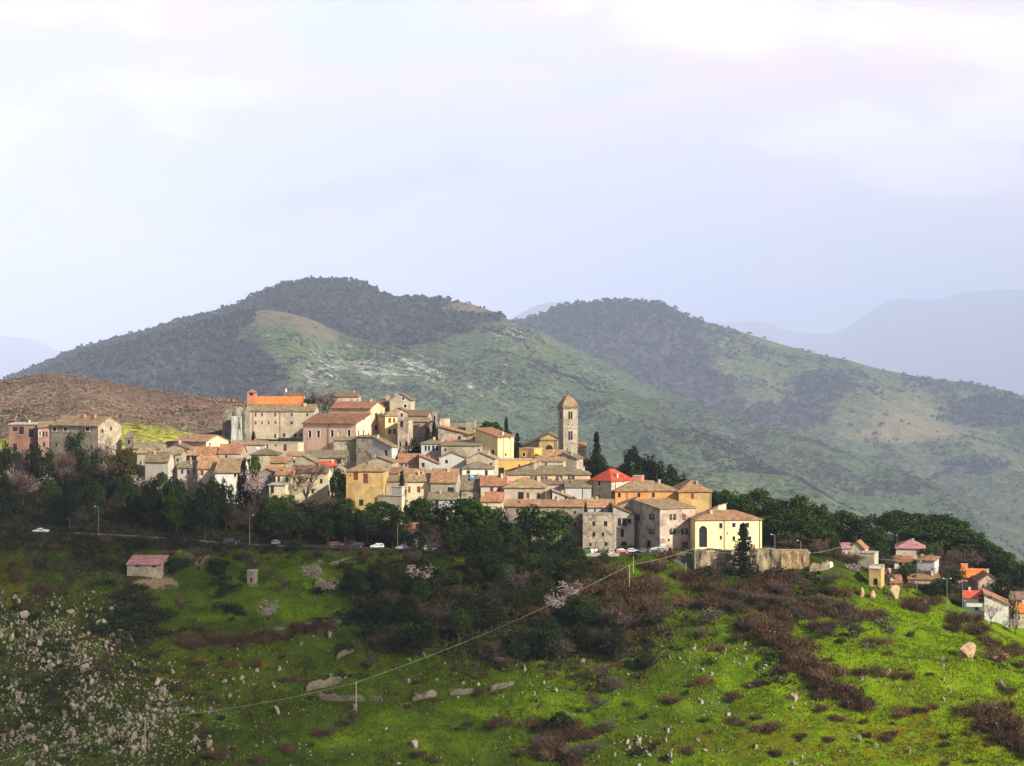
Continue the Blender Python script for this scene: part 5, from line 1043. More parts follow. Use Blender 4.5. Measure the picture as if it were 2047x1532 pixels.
    for x, yt, yb, w, Y in [(1775, 1108, 1140, 40, 475), (1815, 1125, 1160, 50, 468), (1850, 1130, 1165, 50, 472), (1890, 1120, 1160, 50, 485), (1915, 1130, 1165, 40, 480), (1880, 1150, 1195, 56, 452), (2020, 1148, 1185, 42, 452), (1990, 1110, 1160, 60, 500), (2040, 1120, 1170, 60, 495), (1765, 1100, 1135, 36, 480), (1945, 1095, 1135, 60, 510), (1900, 1100, 1140, 60, 505), (1850, 1095, 1120, 50, 505), (2005, 1140, 1170, 40, 470)]:
        T(R.choice(['round', 'green', 'bare', 'olive']), x, yt, yb, w, Y, None, 'trees and shrubs between the hamlet houses')
    for x, yt, yb, w, Y in [(800, 1008, 1094, 50, 446), (846, 1036, 1098, 44, 441), (785, 1040, 1098, 40, 441), (735, 1010, 1090, 60, 448), (690, 1015, 1088, 56, 448), (600, 1020, 1086, 50, 449), (1140, 1060, 1106, 36, 446), (1085, 1050, 1106, 44, 446), (912, 1030, 1098, 60, 446), (968, 1030, 1100, 60, 447), (1030, 1050, 1102, 50, 447), (560, 1030, 1086, 50, 447), (655, 1035, 1088, 50, 447)]:
        T('round', x, yt, yb, w, Y, None, 'pines along the road below the town')
    for x, yt, yb, w in [(22, 890, 985, 56), (52, 897, 985, 50), (88, 892, 985, 52), (128, 890, 985, 48), (180, 890, 985, 54), (212, 895, 985, 50), (68, 882, 960, 44), (4, 880, 975, 48), (268, 930, 985, 44), (140, 905, 985, 48), (105, 905, 985, 46), (195, 885, 975, 40), (40, 910, 985, 46)]:
        T(R.choice(['round', 'bare', 'round', 'bare_red']), x, yt, yb, w, R.uniform(488, 497), None, 'trees before the far left houses')
    for x, yt, yb, w in [(868, 1050, 1128, 56), (905, 1060, 1132, 60), (950, 1050, 1134, 64), (992, 1062, 1134, 56), (1035, 1058, 1136, 60), (1075, 1072, 1136, 50), (1120, 1075, 1138, 54), (830, 1072, 1128, 44), (690, 1075, 1122, 40), (1150, 1090, 1140, 44), (640, 1082, 1118, 36), (590, 1082, 1112, 32), (350, 1060, 1092, 40), (290, 1058, 1090, 34), (120, 1062, 1088, 36), (30, 1050, 1085, 40)]:
        T(R.choice(['round', 'round', 'round', 'bare']), x, yt, yb, w, 434.5, None, 'trees just under the road')
    # ---- the wooded gully in front of the town
    for x, yt, yb, w, k, lb in [(840, 1122, 1190, 52, 'blossom', 'pink almond tree at the upper left of the wooded gully'), (1040, 1125, 1210, 56, 'bare', 'tall pale bare tree standing in the gully'), (625, 1118, 1190, 46, 'blossom', 'pinkish almond tree at the right of the green terrace'), (655, 1150, 1200, 44, 'blossom', 'faded almond tree by the dark shrub of the green terrace'), (537, 1195, 1255, 40, 'blossom', 'small almond tree low on the green terrace'), (500, 1092, 1150, 46, 'bare', 'bare tree beside the small stone hut'), (540, 1130, 1162, 28, 'bare', 'little bare fruit tree right of the stone hut'), (567, 1140, 1190, 30, 'bare', 'thin bare fruit tree on the green terrace'), (705, 1130, 1200, 48, 'round', 'dark bushy tree right of the green terrace'), (360, 1180, 1240, 30, 'bare', 'small bare tree below the white stone shed'), (350, 1112, 1148, 48, 'round', 'dark round tree beside the white stone shed'), (400, 1090, 1138, 56, 'bare_red', 'reddish bare tree above the dark round tree'), (1698, 1215, 1278, 60, 'bare', 'forked bare tree on the bright right slope'), (1655, 1235, 1272, 40, 'bare', 'greyish bare tree left of the forked bare tree'), (1665, 1135, 1175, 56, 'bare', 'bare shrubby tree above the right slope'), (705, 1405, 1460, 26, 'bare', 'thin bare tree by the lower power pole'), (742, 1300, 1345, 30, 'bare', 'dark bare tree between the broken terrace walls'), (665, 1445, 1478, 22, 'bare', 'crooked dead tree near the bottom of the slope')]:
        T(k, x, yt, yb, w, None, lb)
    for x, yt, yb, w, k, lb in [(1982, 1200, 1250, 46, 'blossom', 'pale almond tree before the white house at the right edge'), (2030, 1225, 1268, 40, 'blossom', 'pinkish almond tree at the very right edge'), (1935, 1222, 1250, 30, 'bare_red', 'reddish bare tree left of the white house at the right edge'), (1860, 1165, 1200, 44, 'round', 'dark tree in front of the low salmon roof'), (1815, 1160, 1192, 36, 'bare_red', 'reddish bare tree right of the ochre gatehouse')]:
        T(k, x, yt, yb, w, None, lb)
    T('blossom', 1110, 1184, 1242, 50, 403, 'whitish pink almond tree in the gully crossed by the power line'); T('blossom', 1140, 1156, 1214, 46, 408, 'thin pale almond tree just above the power line')
    c = 0
    while c < 26:
        x = R.uniform(1395, 1730); yb = R.uniform(1172, 1300)
        if yb < 1185 + max(0, x - 1600) * 0.3: continue
        h = R.uniform(26, 46); T(R.choice(['bare', 'bare', 'bare_red']), x, yb - h, yb, h * R.uniform(0.9, 1.4), None, None, 'small bare trees on the upper right slope'); c += 1
    for x, yt, yb, w in [(1200, 1318, 1368, 56), (1225, 1345, 1392, 50), (1190, 1380, 1432, 52), (1215, 1428, 1476, 54), (1120, 1420, 1470, 56), (1090, 1462, 1512, 56), (1150, 1480, 1530, 60), (1185, 1468, 1520, 56), (760, 1258, 1300, 50), (800, 1250, 1296, 50), (850, 1262, 1306, 46), (1005, 1302, 1345, 48), (1290, 1298, 1345, 44), (1240, 1285, 1330, 48)]:
        T(R.choice(['bare', 'bare_red', 'round', 'bare']), x, yt, yb, w, None, None, 'dark scrubby trees low on the middle slope')
    n = 0
    CABX, CABY = [600, 712, 885, 1000, 1100, 1258, 1390], [1388, 1362, 1316, 1268, 1214, 1130, 1100]
    while n < 140:
        x = R.gauss(1000, 145); yb = R.uniform(1130, 1330); lo = 1150 + 0.25 * max(0, 900 - x)
        if x < 700 or x > 1340 or yb < 1120 or (x < 800 and yb > 1290) or (x > 1210 and yb < 1180): continue
        h = R.uniform(36, 66) * (0.8 + 0.4 * (yb - 1120) / 200); cy = float(np.interp(x, CABX, CABY))
        if yb > cy - 6 and yb - h < cy + 10:
            h = yb - cy - 10
            if h < 24: continue
        k = R.choice(['round', 'round', 'round', 'bare', 'green', 'bare', 'round'])
        T(k, x, yb - h, yb, h * R.uniform(0.7, 1.1), None, None, 'trees of the wooded gully'); n += 1
    # ---- brambles and shrubs
    def many(kind, k, fx, size, group, label):
        c = 0; tries = 0
        while c < k and tries < 20000:
            tries += 1; r = fx()
            if r is None: continue
            x, yb = r; h = R.uniform(*size); T(kind, x, yb - h, yb, h * R.uniform(1.3, 2.6), None, label, group); c += 1
    def line(pts, jx, jy):
        def f():
            i = R.randrange(len(pts) - 1); t = R.random(); return (pts[i][0] * (1 - t) + pts[i + 1][0] * t + R.gauss(0, jx), pts[i][1] * (1 - t) + pts[i + 1][1] * t + R.gauss(0, jy))
        return f
    def area(cx, cy, rx, ry):
        return lambda: (R.gauss(cx, rx), R.gauss(cy, ry))
    BR, SH = 'brown bramble bush on the grassy slope', 'dark green shrub on the slope below the town'
    many('bramble', 40, line([(1520, 1250), (1560, 1290), (1600, 1340), (1660, 1390), (1710, 1410)], 18, 9), (24, 46), 'brambles on the right slope', 'brown bramble bush in the diagonal band down the right slope')
    many('bramble', 46, area(1300, 1190, 80, 36), (22, 44), 'brambles right of the gully', 'brown bramble bush right of the wooded gully')
    many('bramble', 36, area(1560, 1200, 90, 26), (20, 38), 'brambles under the villa wall', 'greyish bramble bush below the rocky wall of the villa')
    many('bramble', 50, lambda: (lambda x, y: (x, y) if y > 1180 + max(0, x - 1640) * 0.42 else None)(R.uniform(1220, 2047), R.uniform(1230, 1530)), (12, 30), 'brambles on the right slope', 'small bramble bush scattered on the bright right slope')
    many('bramble', 18, line([(1740, 1150), (1830, 1205), (1930, 1260), (2040, 1330)], 12, 8), (20, 38), 'brambles along the right crest', 'reddish bramble bush along the crest of the right slope')
    many('bramble', 18, line([(1950, 1420), (2047, 1500)], 14, 8), (26, 46), 'brambles at the right edge', 'dark bramble bush at the lower right edge')
    many('bramble', 36, lambda: (R.uniform(330, 1230), R.uniform(1290, 1530)), (10, 28), 'brambles on the lower slope', 'small dark bramble bush on the lower grassy slope')
    many('bramble', 30, line([(380, 1290), (470, 1285), (540, 1275), (640, 1262)], 14, 6), (14, 26), 'hedge of brambles', 'dark bramble bush in the hedge below the green terrace')
    many('bramble', 22, area(1110, 1490, 50, 26), (18, 40), 'brambles at the bottom', 'big dark bramble bush at the bottom centre')
    many('shrub', 16, area(275, 1235, 26, 28), (18, 34), 'dark shrubs on the left slope', 'dark shrub in the thicket below the white shed')
    many('shrub', 16, area(185, 1112, 80, 14), (14, 26), 'dark shrubs under the road', 'dark shrub on the bank under the left road')
    many('shrub', 70, lambda: (R.uniform(-5, 470), R.uniform(1180, 1530)), (7, 17), 'dark shrubs among the rocks', 'small dark shrub among the pale rocks')
    many('shrub', 20, area(720, 1235, 40, 40), (16, 30), 'dark shrubs by the green terrace', 'dark shrub right of the green terrace')
    many('shrub', 20, line([(430, 1100), (435, 1150), (460, 1200), (480, 1240)], 10, 6), (12, 24), 'dark shrubs by the green terrace', 'dark shrub in the hedge left of the green terrace')
    many('olive', 26, lambda: (lambda x, y: (x, y) if y > 1170 + max(0, x - 1640) * 0.42 else None)(R.uniform(1400, 1800), R.uniform(1160, 1300)), (10, 22), 'pale shrubs under the wall', 'pale olive shrub on the upper right slope')
    many('shrub', 56, line([(0, 1078), (250, 1090), (450, 1104), (700, 1116), (900, 1126), (1150, 1132)], 20, 7), (9, 22), 'shrubs on the road bank', 'dark shrub on the bank just under the road')
    many('bramble', 30, line([(0, 1085), (250, 1096), (450, 1108), (700, 1120), (900, 1130), (1150, 1136)], 20, 9), (9, 20), 'shrubs on the road bank', 'brown bush on the bank just under the road')
    many('shrub', 14, line([(1385, 1152), (1470, 1156), (1560, 1156)], 10, 4), (16, 32), 'shrubs at the wall foot', 'dark shrub at the foot of the rocky retaining wall')
    many('shrub', 34, lambda: (lambda x, y: (x, y) if y > 1200 + max(0, x - 1640) * 0.42 else None)(R.uniform(1250, 2047), R.uniform(1220, 1530)), (8, 20), 'green shrubs on the right slope', 'small dark green shrub on the bright right slope')
    many('bramble', 10, area(40, 1165, 50, 20), (14, 24), 'brambles at the left edge', 'brown bramble bush at the left edge')

def rock_mesh(i):
    """an angular limestone block: a lump cut by random planes"""
    rng = np.random.default_rng(500 + i); bm = bmesh.new(); bmesh.ops.create_icosphere(bm, subdivisions=3, radius=1.0)
    ax = rng.uniform(0.55, 1.2, 3); cuts = [(Vector(rng.normal(size=3)).normalized(), rng.uniform(0.35, 0.72)) for _ in range(11)]
    for v in bm.verts:
        p = v.co.copy()
        for n, d in cuts:
            k = p.dot(n) - d
            if k > 0: p -= n * k
        v.co = Vector((p.x * ax[0], p.y * ax[1], p.z * ax[2])) * 1.35
    me = bpy.data.meshes.new('rock'); bm.to_mesh(me); bm.free(); return me
def place_rocks():
    rm = m_wall('limestone_rock', (0.275, 0.235, 0.175), 0.4, (0.15, 0.135, 0.10), 0.7); rng = np.random.default_rng(77); ms = [rock_mesh(i) for i in range(7)]
    for m in ms: m.materials.append(rm)
    cand = []
    def dens(x, y):
        d = 0.95 * math.exp(-((x - 60) / 170) ** 2 - ((y - 1290) / 85) ** 2) + 0.85 * math.exp(-((x - 280) / 150) ** 2 - ((y - 1420) / 75) ** 2) + 0.7 * math.exp(-((x - 80) / 200) ** 2 - ((y - 1460) / 90) ** 2) + 0.5 * math.exp(-((x - 200) / 45) ** 2 - ((y - 1290) / 60) ** 2) + 0.22 * math.exp(-((x - 490) / 50) ** 2 - ((y - 1350) / 30) ** 2) + 0.18 * math.exp(-((x - 630) / 50) ** 2 - ((y - 1275) / 12) ** 2)
        d += 0.04 * (y > 1290) + 0.05 * math.exp(-((x - 1150) / 90) ** 2 - ((y - 1410) / 40) ** 2) + 0.16 * math.exp(-((x - 1440) / 70) ** 2 - ((y - 1380) / 70) ** 2) + 0.12 * math.exp(-((x - 1650) / 120) ** 2 - ((y - 1370) / 60) ** 2) + 0.2 * math.exp(-((x - 1250) / 90) ** 2 - ((y - 1500) / 30) ** 2) + 0.1 * math.exp(-((x - 1720) / 90) ** 2 - ((y - 1200) / 30) ** 2)
        cl = float(fbm(x / 55.0, y / 38.0, 3, 33)); return d * (0.15 + 2.2 * max(0.0, cl - 0.36))
    while len(cand) < 4600:
        x = rng.uniform(-10, 2057); y = rng.uniform(1165, 1545)
        if y < 1180 + max(0, x - 1640) * 0.42 or (x > 690 and x < 1240 and y < 1300): continue
        if rng.uniform() < dens(x, y): cand.append((x, y, float(np.exp(rng.normal(-1.0, 0.45)))))
    cand.sort(key=lambda c: -c[2] * (1.25 if c[0] > 480 else 1.0)); pts, rad = [], []
    for i, (x, y, s) in enumerate(cand):
        g = ground_at(x, y); s = min(s, 1.7)
        if i < 285:
            o = bpy.data.objects.new('rock', ms[i % 7]); COL.objects.link(o); o.location = g + Vector((0, 0, 0.25 * s)); o.rotation_euler = (rng.uniform(-.4, .4), rng.uniform(-.4, .4), rng.uniform(0, 6.28)); k = s * 0.85
            o.scale = (k * rng.uniform(.5, 1.0), k * rng.uniform(.5, 1.0), k * rng.uniform(0.8, 1.5))
            if x < 480: tag(o, 'pale limestone rock on the stony slope at the lower left', 'rock', 'rocks of the stony left slope')
            elif x < 1240: tag(o, 'pale rock scattered on the grass of the lower middle slope', 'rock', 'rocks of the middle slope')
            else: tag(o, 'pale upright rock on the bright green right slope', 'rock', 'rocks of the right slope')
        else: pts.append((g.x, g.y, g.z + 0.1 * s)); rad.append(s * 0.5)
    me = blobs_mesh('loose_stones', np.array(pts), np.array(rad), rng, 1.15, 0.5); tag(link_mesh('loose_stones', me, None, rm), 'small pale stones strewn over the slopes', 'stones', kind='stuff')
    # two big boulders on the right crest, one on the left of it
    for x, y, w, h, lb in [(1932, 1314, 36, 30, 'big orange lit boulder on the crest of the right slope'), (1985, 1318, 44, 14, 'low flat outcrop beside the big orange lit boulder'), (1724, 1192, 14, 22, 'pale pointed rock above the forked bare tree'), (1787, 1195, 22, 26, 'blocky ochre rock below the ochre gatehouse'), (1740, 1196, 14, 18, 'small pale rock right of the pale pointed rock'), (1848, 1216, 16, 18, 'reddish squared rock above the vineyard bank')]:
        g = ground_at(x, y); o = bpy.data.objects.new('boulder', rock_mesh(41 + x % 5)); COL.objects.link(o); o.data.materials.append(m_wall('ochre_rock', (0.33, 0.235, 0.135), 0.35, (0.20, 0.145, 0.09), 0.9)); k = g.y / F; o.location = g + Vector((0, 0, h * k * 0.3)); o.scale = (w * k * 0.6, w * k * 0.6, h * k * 0.7); tag(o, lb, 'boulder')

def place_cover():
    """grass tufts and low undergrowth that nobody could count"""
    rng = np.random.default_rng(5); n = 240000
    Y = rng.uniform(326, 432, n) ; u = rng.uniform(-60, 2110, n); X = (u - CX) / F * Y; z = terrain_z(X, Y); v = CY - z / Y * F
    keep = (rng.uniform(0, 1, n) < 0.25 + 0.75 * sstep(0.40, 0.62, fbm(X / 5, Y / 4, 3, 44))) & (a_dirt(u, v, X, Y, z) < 0.4); X, Y, z = X[keep], Y[keep], z[keep]; n = len(X)
    h = rng.uniform(0.18, 0.6, n); w = rng.uniform(0.05, 0.17, n); a = rng.uniform(0, 6.28, n); lx, ly = rng.normal(0, .18, n), rng.normal(0, .18, n)
    V = np.stack([np.stack([X - w * np.cos(a), Y - w * np.sin(a), z - 0.05], -1), np.stack([X + w * np.cos(a), Y + w * np.sin(a), z - 0.05], -1), np.stack([X + lx, Y + ly, z + h], -1)], 1).reshape(-1, 3)
    tag(link_mesh('grass', np_mesh('grass', V, np.arange(n * 3).reshape(n, 3)), None, LEAF['grass']), 'tufts of green grass over the whole slope', 'grass', kind='stuff')
    for nm, mat, k, lb in (('weeds', LEAF['bramble'], 4200, 'small brown weeds sprinkled over the grass'), ('low_herbs', LEAF['green'], 2600, 'small dark green herbs sprinkled over the grass')):
        m = k * 3; Y = rng.uniform(327, 436, m); u = rng.uniform(-60, 2110, m); X = (u - CX) / F * Y; z = terrain_z(X, Y); ii = np.nonzero(rng.uniform(0, 1, m) < sstep(0.42, 0.66, fbm(X / 9, Y / 6, 4, 71 if nm == 'weeds' else 79)))[0][:k]
        r = rng.uniform(0.2, 0.8, len(ii)) ** 1.3; V, Fc = clumps(np.stack([X[ii], Y[ii], z[ii] + r * 0.35], -1), r, 7, 0.15, rng, 0.7); tag(link_mesh(nm, np_mesh(nm, V, Fc), None, mat), lb, 'weeds', kind='stuff')
    for nm, mat, k, thr, sz, lb in (('undergrowth', LEAF['oak'], 8200, 0.46, 0.26, 'dark green undergrowth filling the gully and the banks'), ('dry_undergrowth', LEAF['bramble'], 5200, 0.40, 0.22, 'brown dry undergrowth filling the gully and the banks')):
        m = 60000; Y = rng.uniform(328, 470, m); u = rng.uniform(-60, 2110, m); X = (u - CX) / F * Y; z = terrain_z(X, Y); v = CY - z / Y * F
        s = np.clip(a_scrub(u, v, X, Y, z), 0, 1.0) + 0.9 * (fbm(X / 7, Y / 5, 3, 51 if nm == 'undergrowth' else 57) - 0.5); ok = (s > thr) & ((Y < 436) | (Y > 447) | (u > 1380)); ok &= ~((u > 1640) & (v < 1170 + (u - 1640) * 0.42) & (Y < 430))
        ii = np.nonzero(ok)[0][:k]; c = np.stack([X[ii], Y[ii], z[ii] + 0.15], -1); r = rng.uniform(0.35, 1.0, len(ii)); c[:, 2] += r * 0.3
        V, Fc = clumps(c, r, 16, sz, rng, 0.8); tag(link_mesh(nm, np_mesh(nm, V, Fc), None, mat), lb, 'undergrowth', kind='stuff')
# ------------------------------------------------------------------ cars, lamps, power line, walls
def wall_run(pts, h, t, label, mat, name='stone_wall', cat='wall', jag=0.25, pixel_base=True, Y=None):
    """a dry stone wall following the ground through foot pixels"""
    G = [ground_at(x, y) if Y is None else Vector(((x - CX) / F * Y, Y, -(y - CY) / F * Y)) for x, y in pts]; rng = random.Random(len(label)); P_ = []
    for a, b in zip(G[:-1], G[1:]):
        k = max(2, int((b - a).length / 0.8)); P_ += [a.lerp(b, i / k) for i in range(k)]
    P_.append(G[-1]); mb = MB(); n = len(P_); c0 = P_[0].copy()
    for i, p in enumerate(P_):
        d = (P_[min(i + 1, n - 1)] - P_[max(i - 1, 0)]); d.z = 0; d.normalize(); s = Vector((-d.y, d.x, 0)) * t / 2; hh = h * (1 + jag * rng.uniform(-1, 1)) * (0.55 if i in (0, n - 1) else 1); q = p - c0
        w = 0.12 * rng.uniform(-1, 1)
        for v in (q - s + Vector((0, 0, -1.2)), q - s * (0.9 + w) + Vector((0, 0, hh * 0.5)), q - s * (0.75 + w) + Vector((0, 0, hh)), q + s * 0.75 + Vector((0, 0, hh * 0.97)), q + s + Vector((0, 0, -1.2))): mb.v.append(tuple(v))
    for i in range(n - 1):
        for k in range(5):
            k2 = (k + 1) % 5; mb.f.append((i * 5 + k, (i + 1) * 5 + k, (i + 1) * 5 + k2, i * 5 + k2))
    mb.f.append((4, 3, 2, 1, 0)); e = (n - 1) * 5; mb.f.append((e, e + 1, e + 2, e + 3, e + 4)); o = mb.build(name, mat); o.location = c0
    bm = bmesh.new(); bm.from_mesh(o.data); bmesh.ops.recalc_face_normals(bm, faces=bm.faces); bm.to_mesh(o.data); bm.free(); tag(o, label, cat); return o
def rough_wall(label, name, cat, x0, x1, yt, yb, Y, depth, mat, seed, jag=1.0, yaw=0.0, top=None):
    """a massive old masonry face or rampart with a ragged outline and eroded front"""
    B = Box(x0, x1, yt, yb, Y, yaw, D=depth); rng = random.Random(seed); nx = max(8, int(B.W / 0.55)); nz = 9; zb = B.zb - 2.0; H = B.ze - zb; mb = MB(); o = empty(name, (B.p0.x, B.p0.y, zb), B.th); fr = []
    tops = [H * (1 + 0.0) + jag * (fbm(np.array([i / 4.0 + seed]), np.array([0.5]), 3, seed)[0] - 0.55) * 3.2 for i in range(nx + 1)]
    for i in range(nx + 1):
        for j in range(nz + 1):
            x = B.W * i / nx; z = tops[i] * j / nz; y = -2.4 * (fbm(np.array([x / 1.7 + seed * 3]), np.array([z / 4.5]), 4, seed)[0] - 0.35) - 1.3 * (1 - j / nz) * 0.8; fr.append((x, y, z))
    ft = len(fr); V = fr + [(x, depth, z) for x, y, z in fr]; Fs = []
    idx = lambda i, j: i * (nz + 1) + j
    for i in range(nx):
        for j in range(nz): Fs.append((idx(i, j), idx(i + 1, j), idx(i + 1, j + 1), idx(i, j + 1))); Fs.append((ft + idx(i, j), ft + idx(i, j + 1), ft + idx(i + 1, j + 1), ft + idx(i + 1, j)))
        Fs.append((idx(i, nz), idx(i + 1, nz), ft + idx(i + 1, nz), ft + idx(i, nz)))
    for j in range(nz): Fs.append((idx(0, j), idx(0, j + 1), ft + idx(0, j + 1), ft + idx(0, j))); Fs.append((idx(nx, j), ft + idx(nx, j), ft + idx(nx, j + 1), idx(nx, j + 1)))
    bpy.data.objects.remove(o); me = bpy.data.meshes.new(name); me.from_pydata(V, [], Fs); me.update(); bm = bmesh.new(); bm.from_mesh(me); bmesh.ops.recalc_face_normals(bm, faces=bm.faces); bm.to_mesh(me); bm.free()
    ob = link_mesh(name, me, None, mat); ob.location = (B.p0.x, B.p0.y, zb); ob.rotation_euler = (0, 0, B.th); return tag(ob, label, cat)

CAR_TYPES = {'saloon': (4.3, [(-2.15, 0.42), (-2.12, 0.78), (-1.35, 0.90), (-0.75, 1.34), (0.45, 1.38), (1.15, 0.95), (1.95, 0.82), (2.15, 0.62), (2.15, 0.38)]),
             'hatch': (3.8, [(-1.90, 0.42), (-1.92, 0.92), (-1.62, 1.36), (0.25, 1.45), (0.95, 0.98), (1.72, 0.82), (1.90, 0.60), (1.90, 0.38)]),
             'estate': (4.4, [(-2.2, 0.45), (-2.22, 0.98), (-1.95, 1.44), (0.3, 1.48), (1.05, 1.0), (2.0, 0.86), (2.2, 0.62), (2.2, 0.4)])}
def extrude_profile(mb, prof, y0, y1, tumble=0.0):
    n = len(prof); zt = max(p[1] for p in prof); b = len(mb.v)
    def inset(z): return tumble * max(0, (z - 0.85)) / max(0.01, zt - 0.85)
    mb.v += [(x, y0 + inset(z), z) for x, z in prof] + [(x, y1 - inset(z), z) for x, z in prof]
    mb.f += [tuple(b + i for i in range(n)), tuple(b + n + i for i in reversed(range(n)))] + [(b + i, b + n + i, b + n + (i + 1) % n, b + (i + 1) % n) for i in range(n)]
def make_car(kind, colour, cname, loc, rz, label):
    L, prof = CAR_TYPES[kind]; root = empty('parked_car', loc, rz); tag(root, label, 'car', 'cars parked along the road under the town')
    pm = m_plain('car_paint_' + cname, colour, 0.25, 0.04, 0.5); gl = m_plain('car_glass', (0.03, 0.04, 0.05), 0.08, 0.1, 0.6); rb = m_plain('tyre_rubber', (0.02, 0.02, 0.02), 0.8); rim = m_plain('wheel_rim', (0.45, 0.45, 0.46), 0.35, 0.1, 0.5, 0.7)
    mb = MB(); extrude_profile(mb, prof, -0.84, 0.84, 0.17); o = mb.build('body', pm, root); bm = bmesh.new(); bm.from_mesh(o.data); bmesh.ops.recalc_face_normals(bm, faces=bm.faces); bmesh.ops.bevel(bm, geom=list(bm.edges), offset=0.05, segments=2, affect='EDGES', profile=0.6); bm.to_mesh(o.data); bm.free()
    # glass house: pillars remain visible between the panes
    zs = sorted(p[1] for p in prof)[-2] - 0.07; xs = [p for p in prof if p[1] > 0.88]; xa, xb = xs[0][0], xs[-1][0]; ta, tb = xs[1][0] if len(xs) > 3 else xs[1][0], xs[-2][0]
    zl = 0.93
    for sy in (-1, 1):
        for a, b_, c, d in ((xa + 0.28, (ta + tb) / 2 - 0.05, (ta + tb) / 2 - 0.05, ta + 0.08), ((ta + tb) / 2 + 0.05, xb - 0.22, tb - 0.04, (ta + tb) / 2 + 0.05)):
            m = MB(); yo = sy * 0.845; yt = sy * (0.845 - 0.15); m.add([(a, yo, zl), (b_, yo, zl), (c, yt, zs), (d, yt, zs), (a, yo - sy * 0.03, zl), (b_, yo - sy * 0.03, zl), (c, yt - sy * 0.03, zs), (d, yt - sy * 0.03, zs)], [(0, 1, 2, 3), (7, 6, 5, 4), (0, 4, 5, 1), (1, 5, 6, 2), (2, 6, 7, 3), (3, 7, 4, 0)]); m.build('window', gl, root)
    for (p, q_), nm in (((xs[-2], xs[-1]), 'windscreen'), ((xs[0], xs[1]), 'rear_window')):
        m = MB(); A = Vector((p[0], 0, p[1])); Bv = Vector((q_[0], 0, q_[1])); d = Bv - A; nrm = Vector((d.z, 0, -d.x)).normalized(); nrm = -nrm if nrm.z < 0 else nrm; a = A + d * 0.12 + nrm * 0.025; b_ = A + d * 0.88 + nrm * 0.025
        wt = 0.60; wb = 0.68; wa, wb_ = (wt, wb) if A.z > Bv.z else (wb, wt)
        m.add([(a.x, -wa, a.z), (a.x, wa, a.z), (b_.x, wb_, b_.z), (b_.x, -wb_, b_.z)] + [(a.x - nrm.x * .04, -wa, a.z - nrm.z * .04), (a.x - nrm.x * .04, wa, a.z - nrm.z * .04), (b_.x - nrm.x * .04, wb_, b_.z - nrm.z * .04), (b_.x - nrm.x * .04, -wb_, b_.z - nrm.z * .04)], [(0, 1, 2, 3), (7, 6, 5, 4), (0, 4, 5, 1), (1, 5, 6, 2), (2, 6, 7, 3), (3, 7, 4, 0)]); m.build(nm, gl, root)
    for sx in (-0.3, 0.31):
        for sy in (-1, 1):
            m = MB(); k = 14; x = sx * L; m.tube([(x, sy * 0.66, 0.31), (x, sy * 0.86, 0.31)], 0.31, k); w = m.build('wheel', rb, root); m = MB(); m.tube([(x, sy * 0.84, 0.31), (x, sy * 0.875, 0.31)], 0.19, 10); m.build('rim', rim, w)
    for sy in (-1, 1):
        m = MB(); xf = prof[-2][0] + 0.01; m.box(xf - 0.10, xf + 0.02, sy * 0.60 - 0.15, sy * 0.60 + 0.15, 0.60, 0.74); m.build('headlight', m_plain('lamp_glass', (0.7, 0.7, 0.68), 0.2, 0.05, 0.6), root)
        m = MB(); xr = prof[0][0] - 0.01; m.box(xr - 0.03, xr + 0.08, sy * 0.62 - 0.12, sy * 0.62 + 0.12, 0.66, 0.84); m.build('tail_light', m_plain('red_lamp', (0.4, 0.02, 0.02), 0.3), root)
    return root
def lamp_post(x, yt, yb, Y, label, arm=1, double=False):
    g = Vector(((x - CX) / F * Y, Y, 0)); g.z = float(terrain_z(g.x, g.y)); zt = -(yt - CY) / F * Y; h = zt - g.z; r = empty('street_lamp', g); tag(r, label, 'street lamp', 'street lamps along the road')
    m = MB(); m.tube([(0, 0, -0.4), (0, 0, h * 0.9), (0.12 * arm, 0, h)], [0.08, 0.06, 0.045], 8); m.build('pole', M_METAL, r)
    for sg in ((arm, -arm) if double else (arm,)):
        m = MB(); m.tube([(0.1 * arm, 0, h - 0.02), (sg * 0.8, 0, h + 0.22)], [0.05, 0.04], 6); m.build('arm', M_METAL, r)
        m = MB(); m.lathe((sg * 1.0, 0, h + 0.12), [(0.05, 0.22), (0.24, 0.16), (0.30, 0.02), (0.22, -0.06)], 10); m.build('lamp_head', m_plain('lamp_head_white', (0.45, 0.46, 0.42), 0.4, 0.05), r)

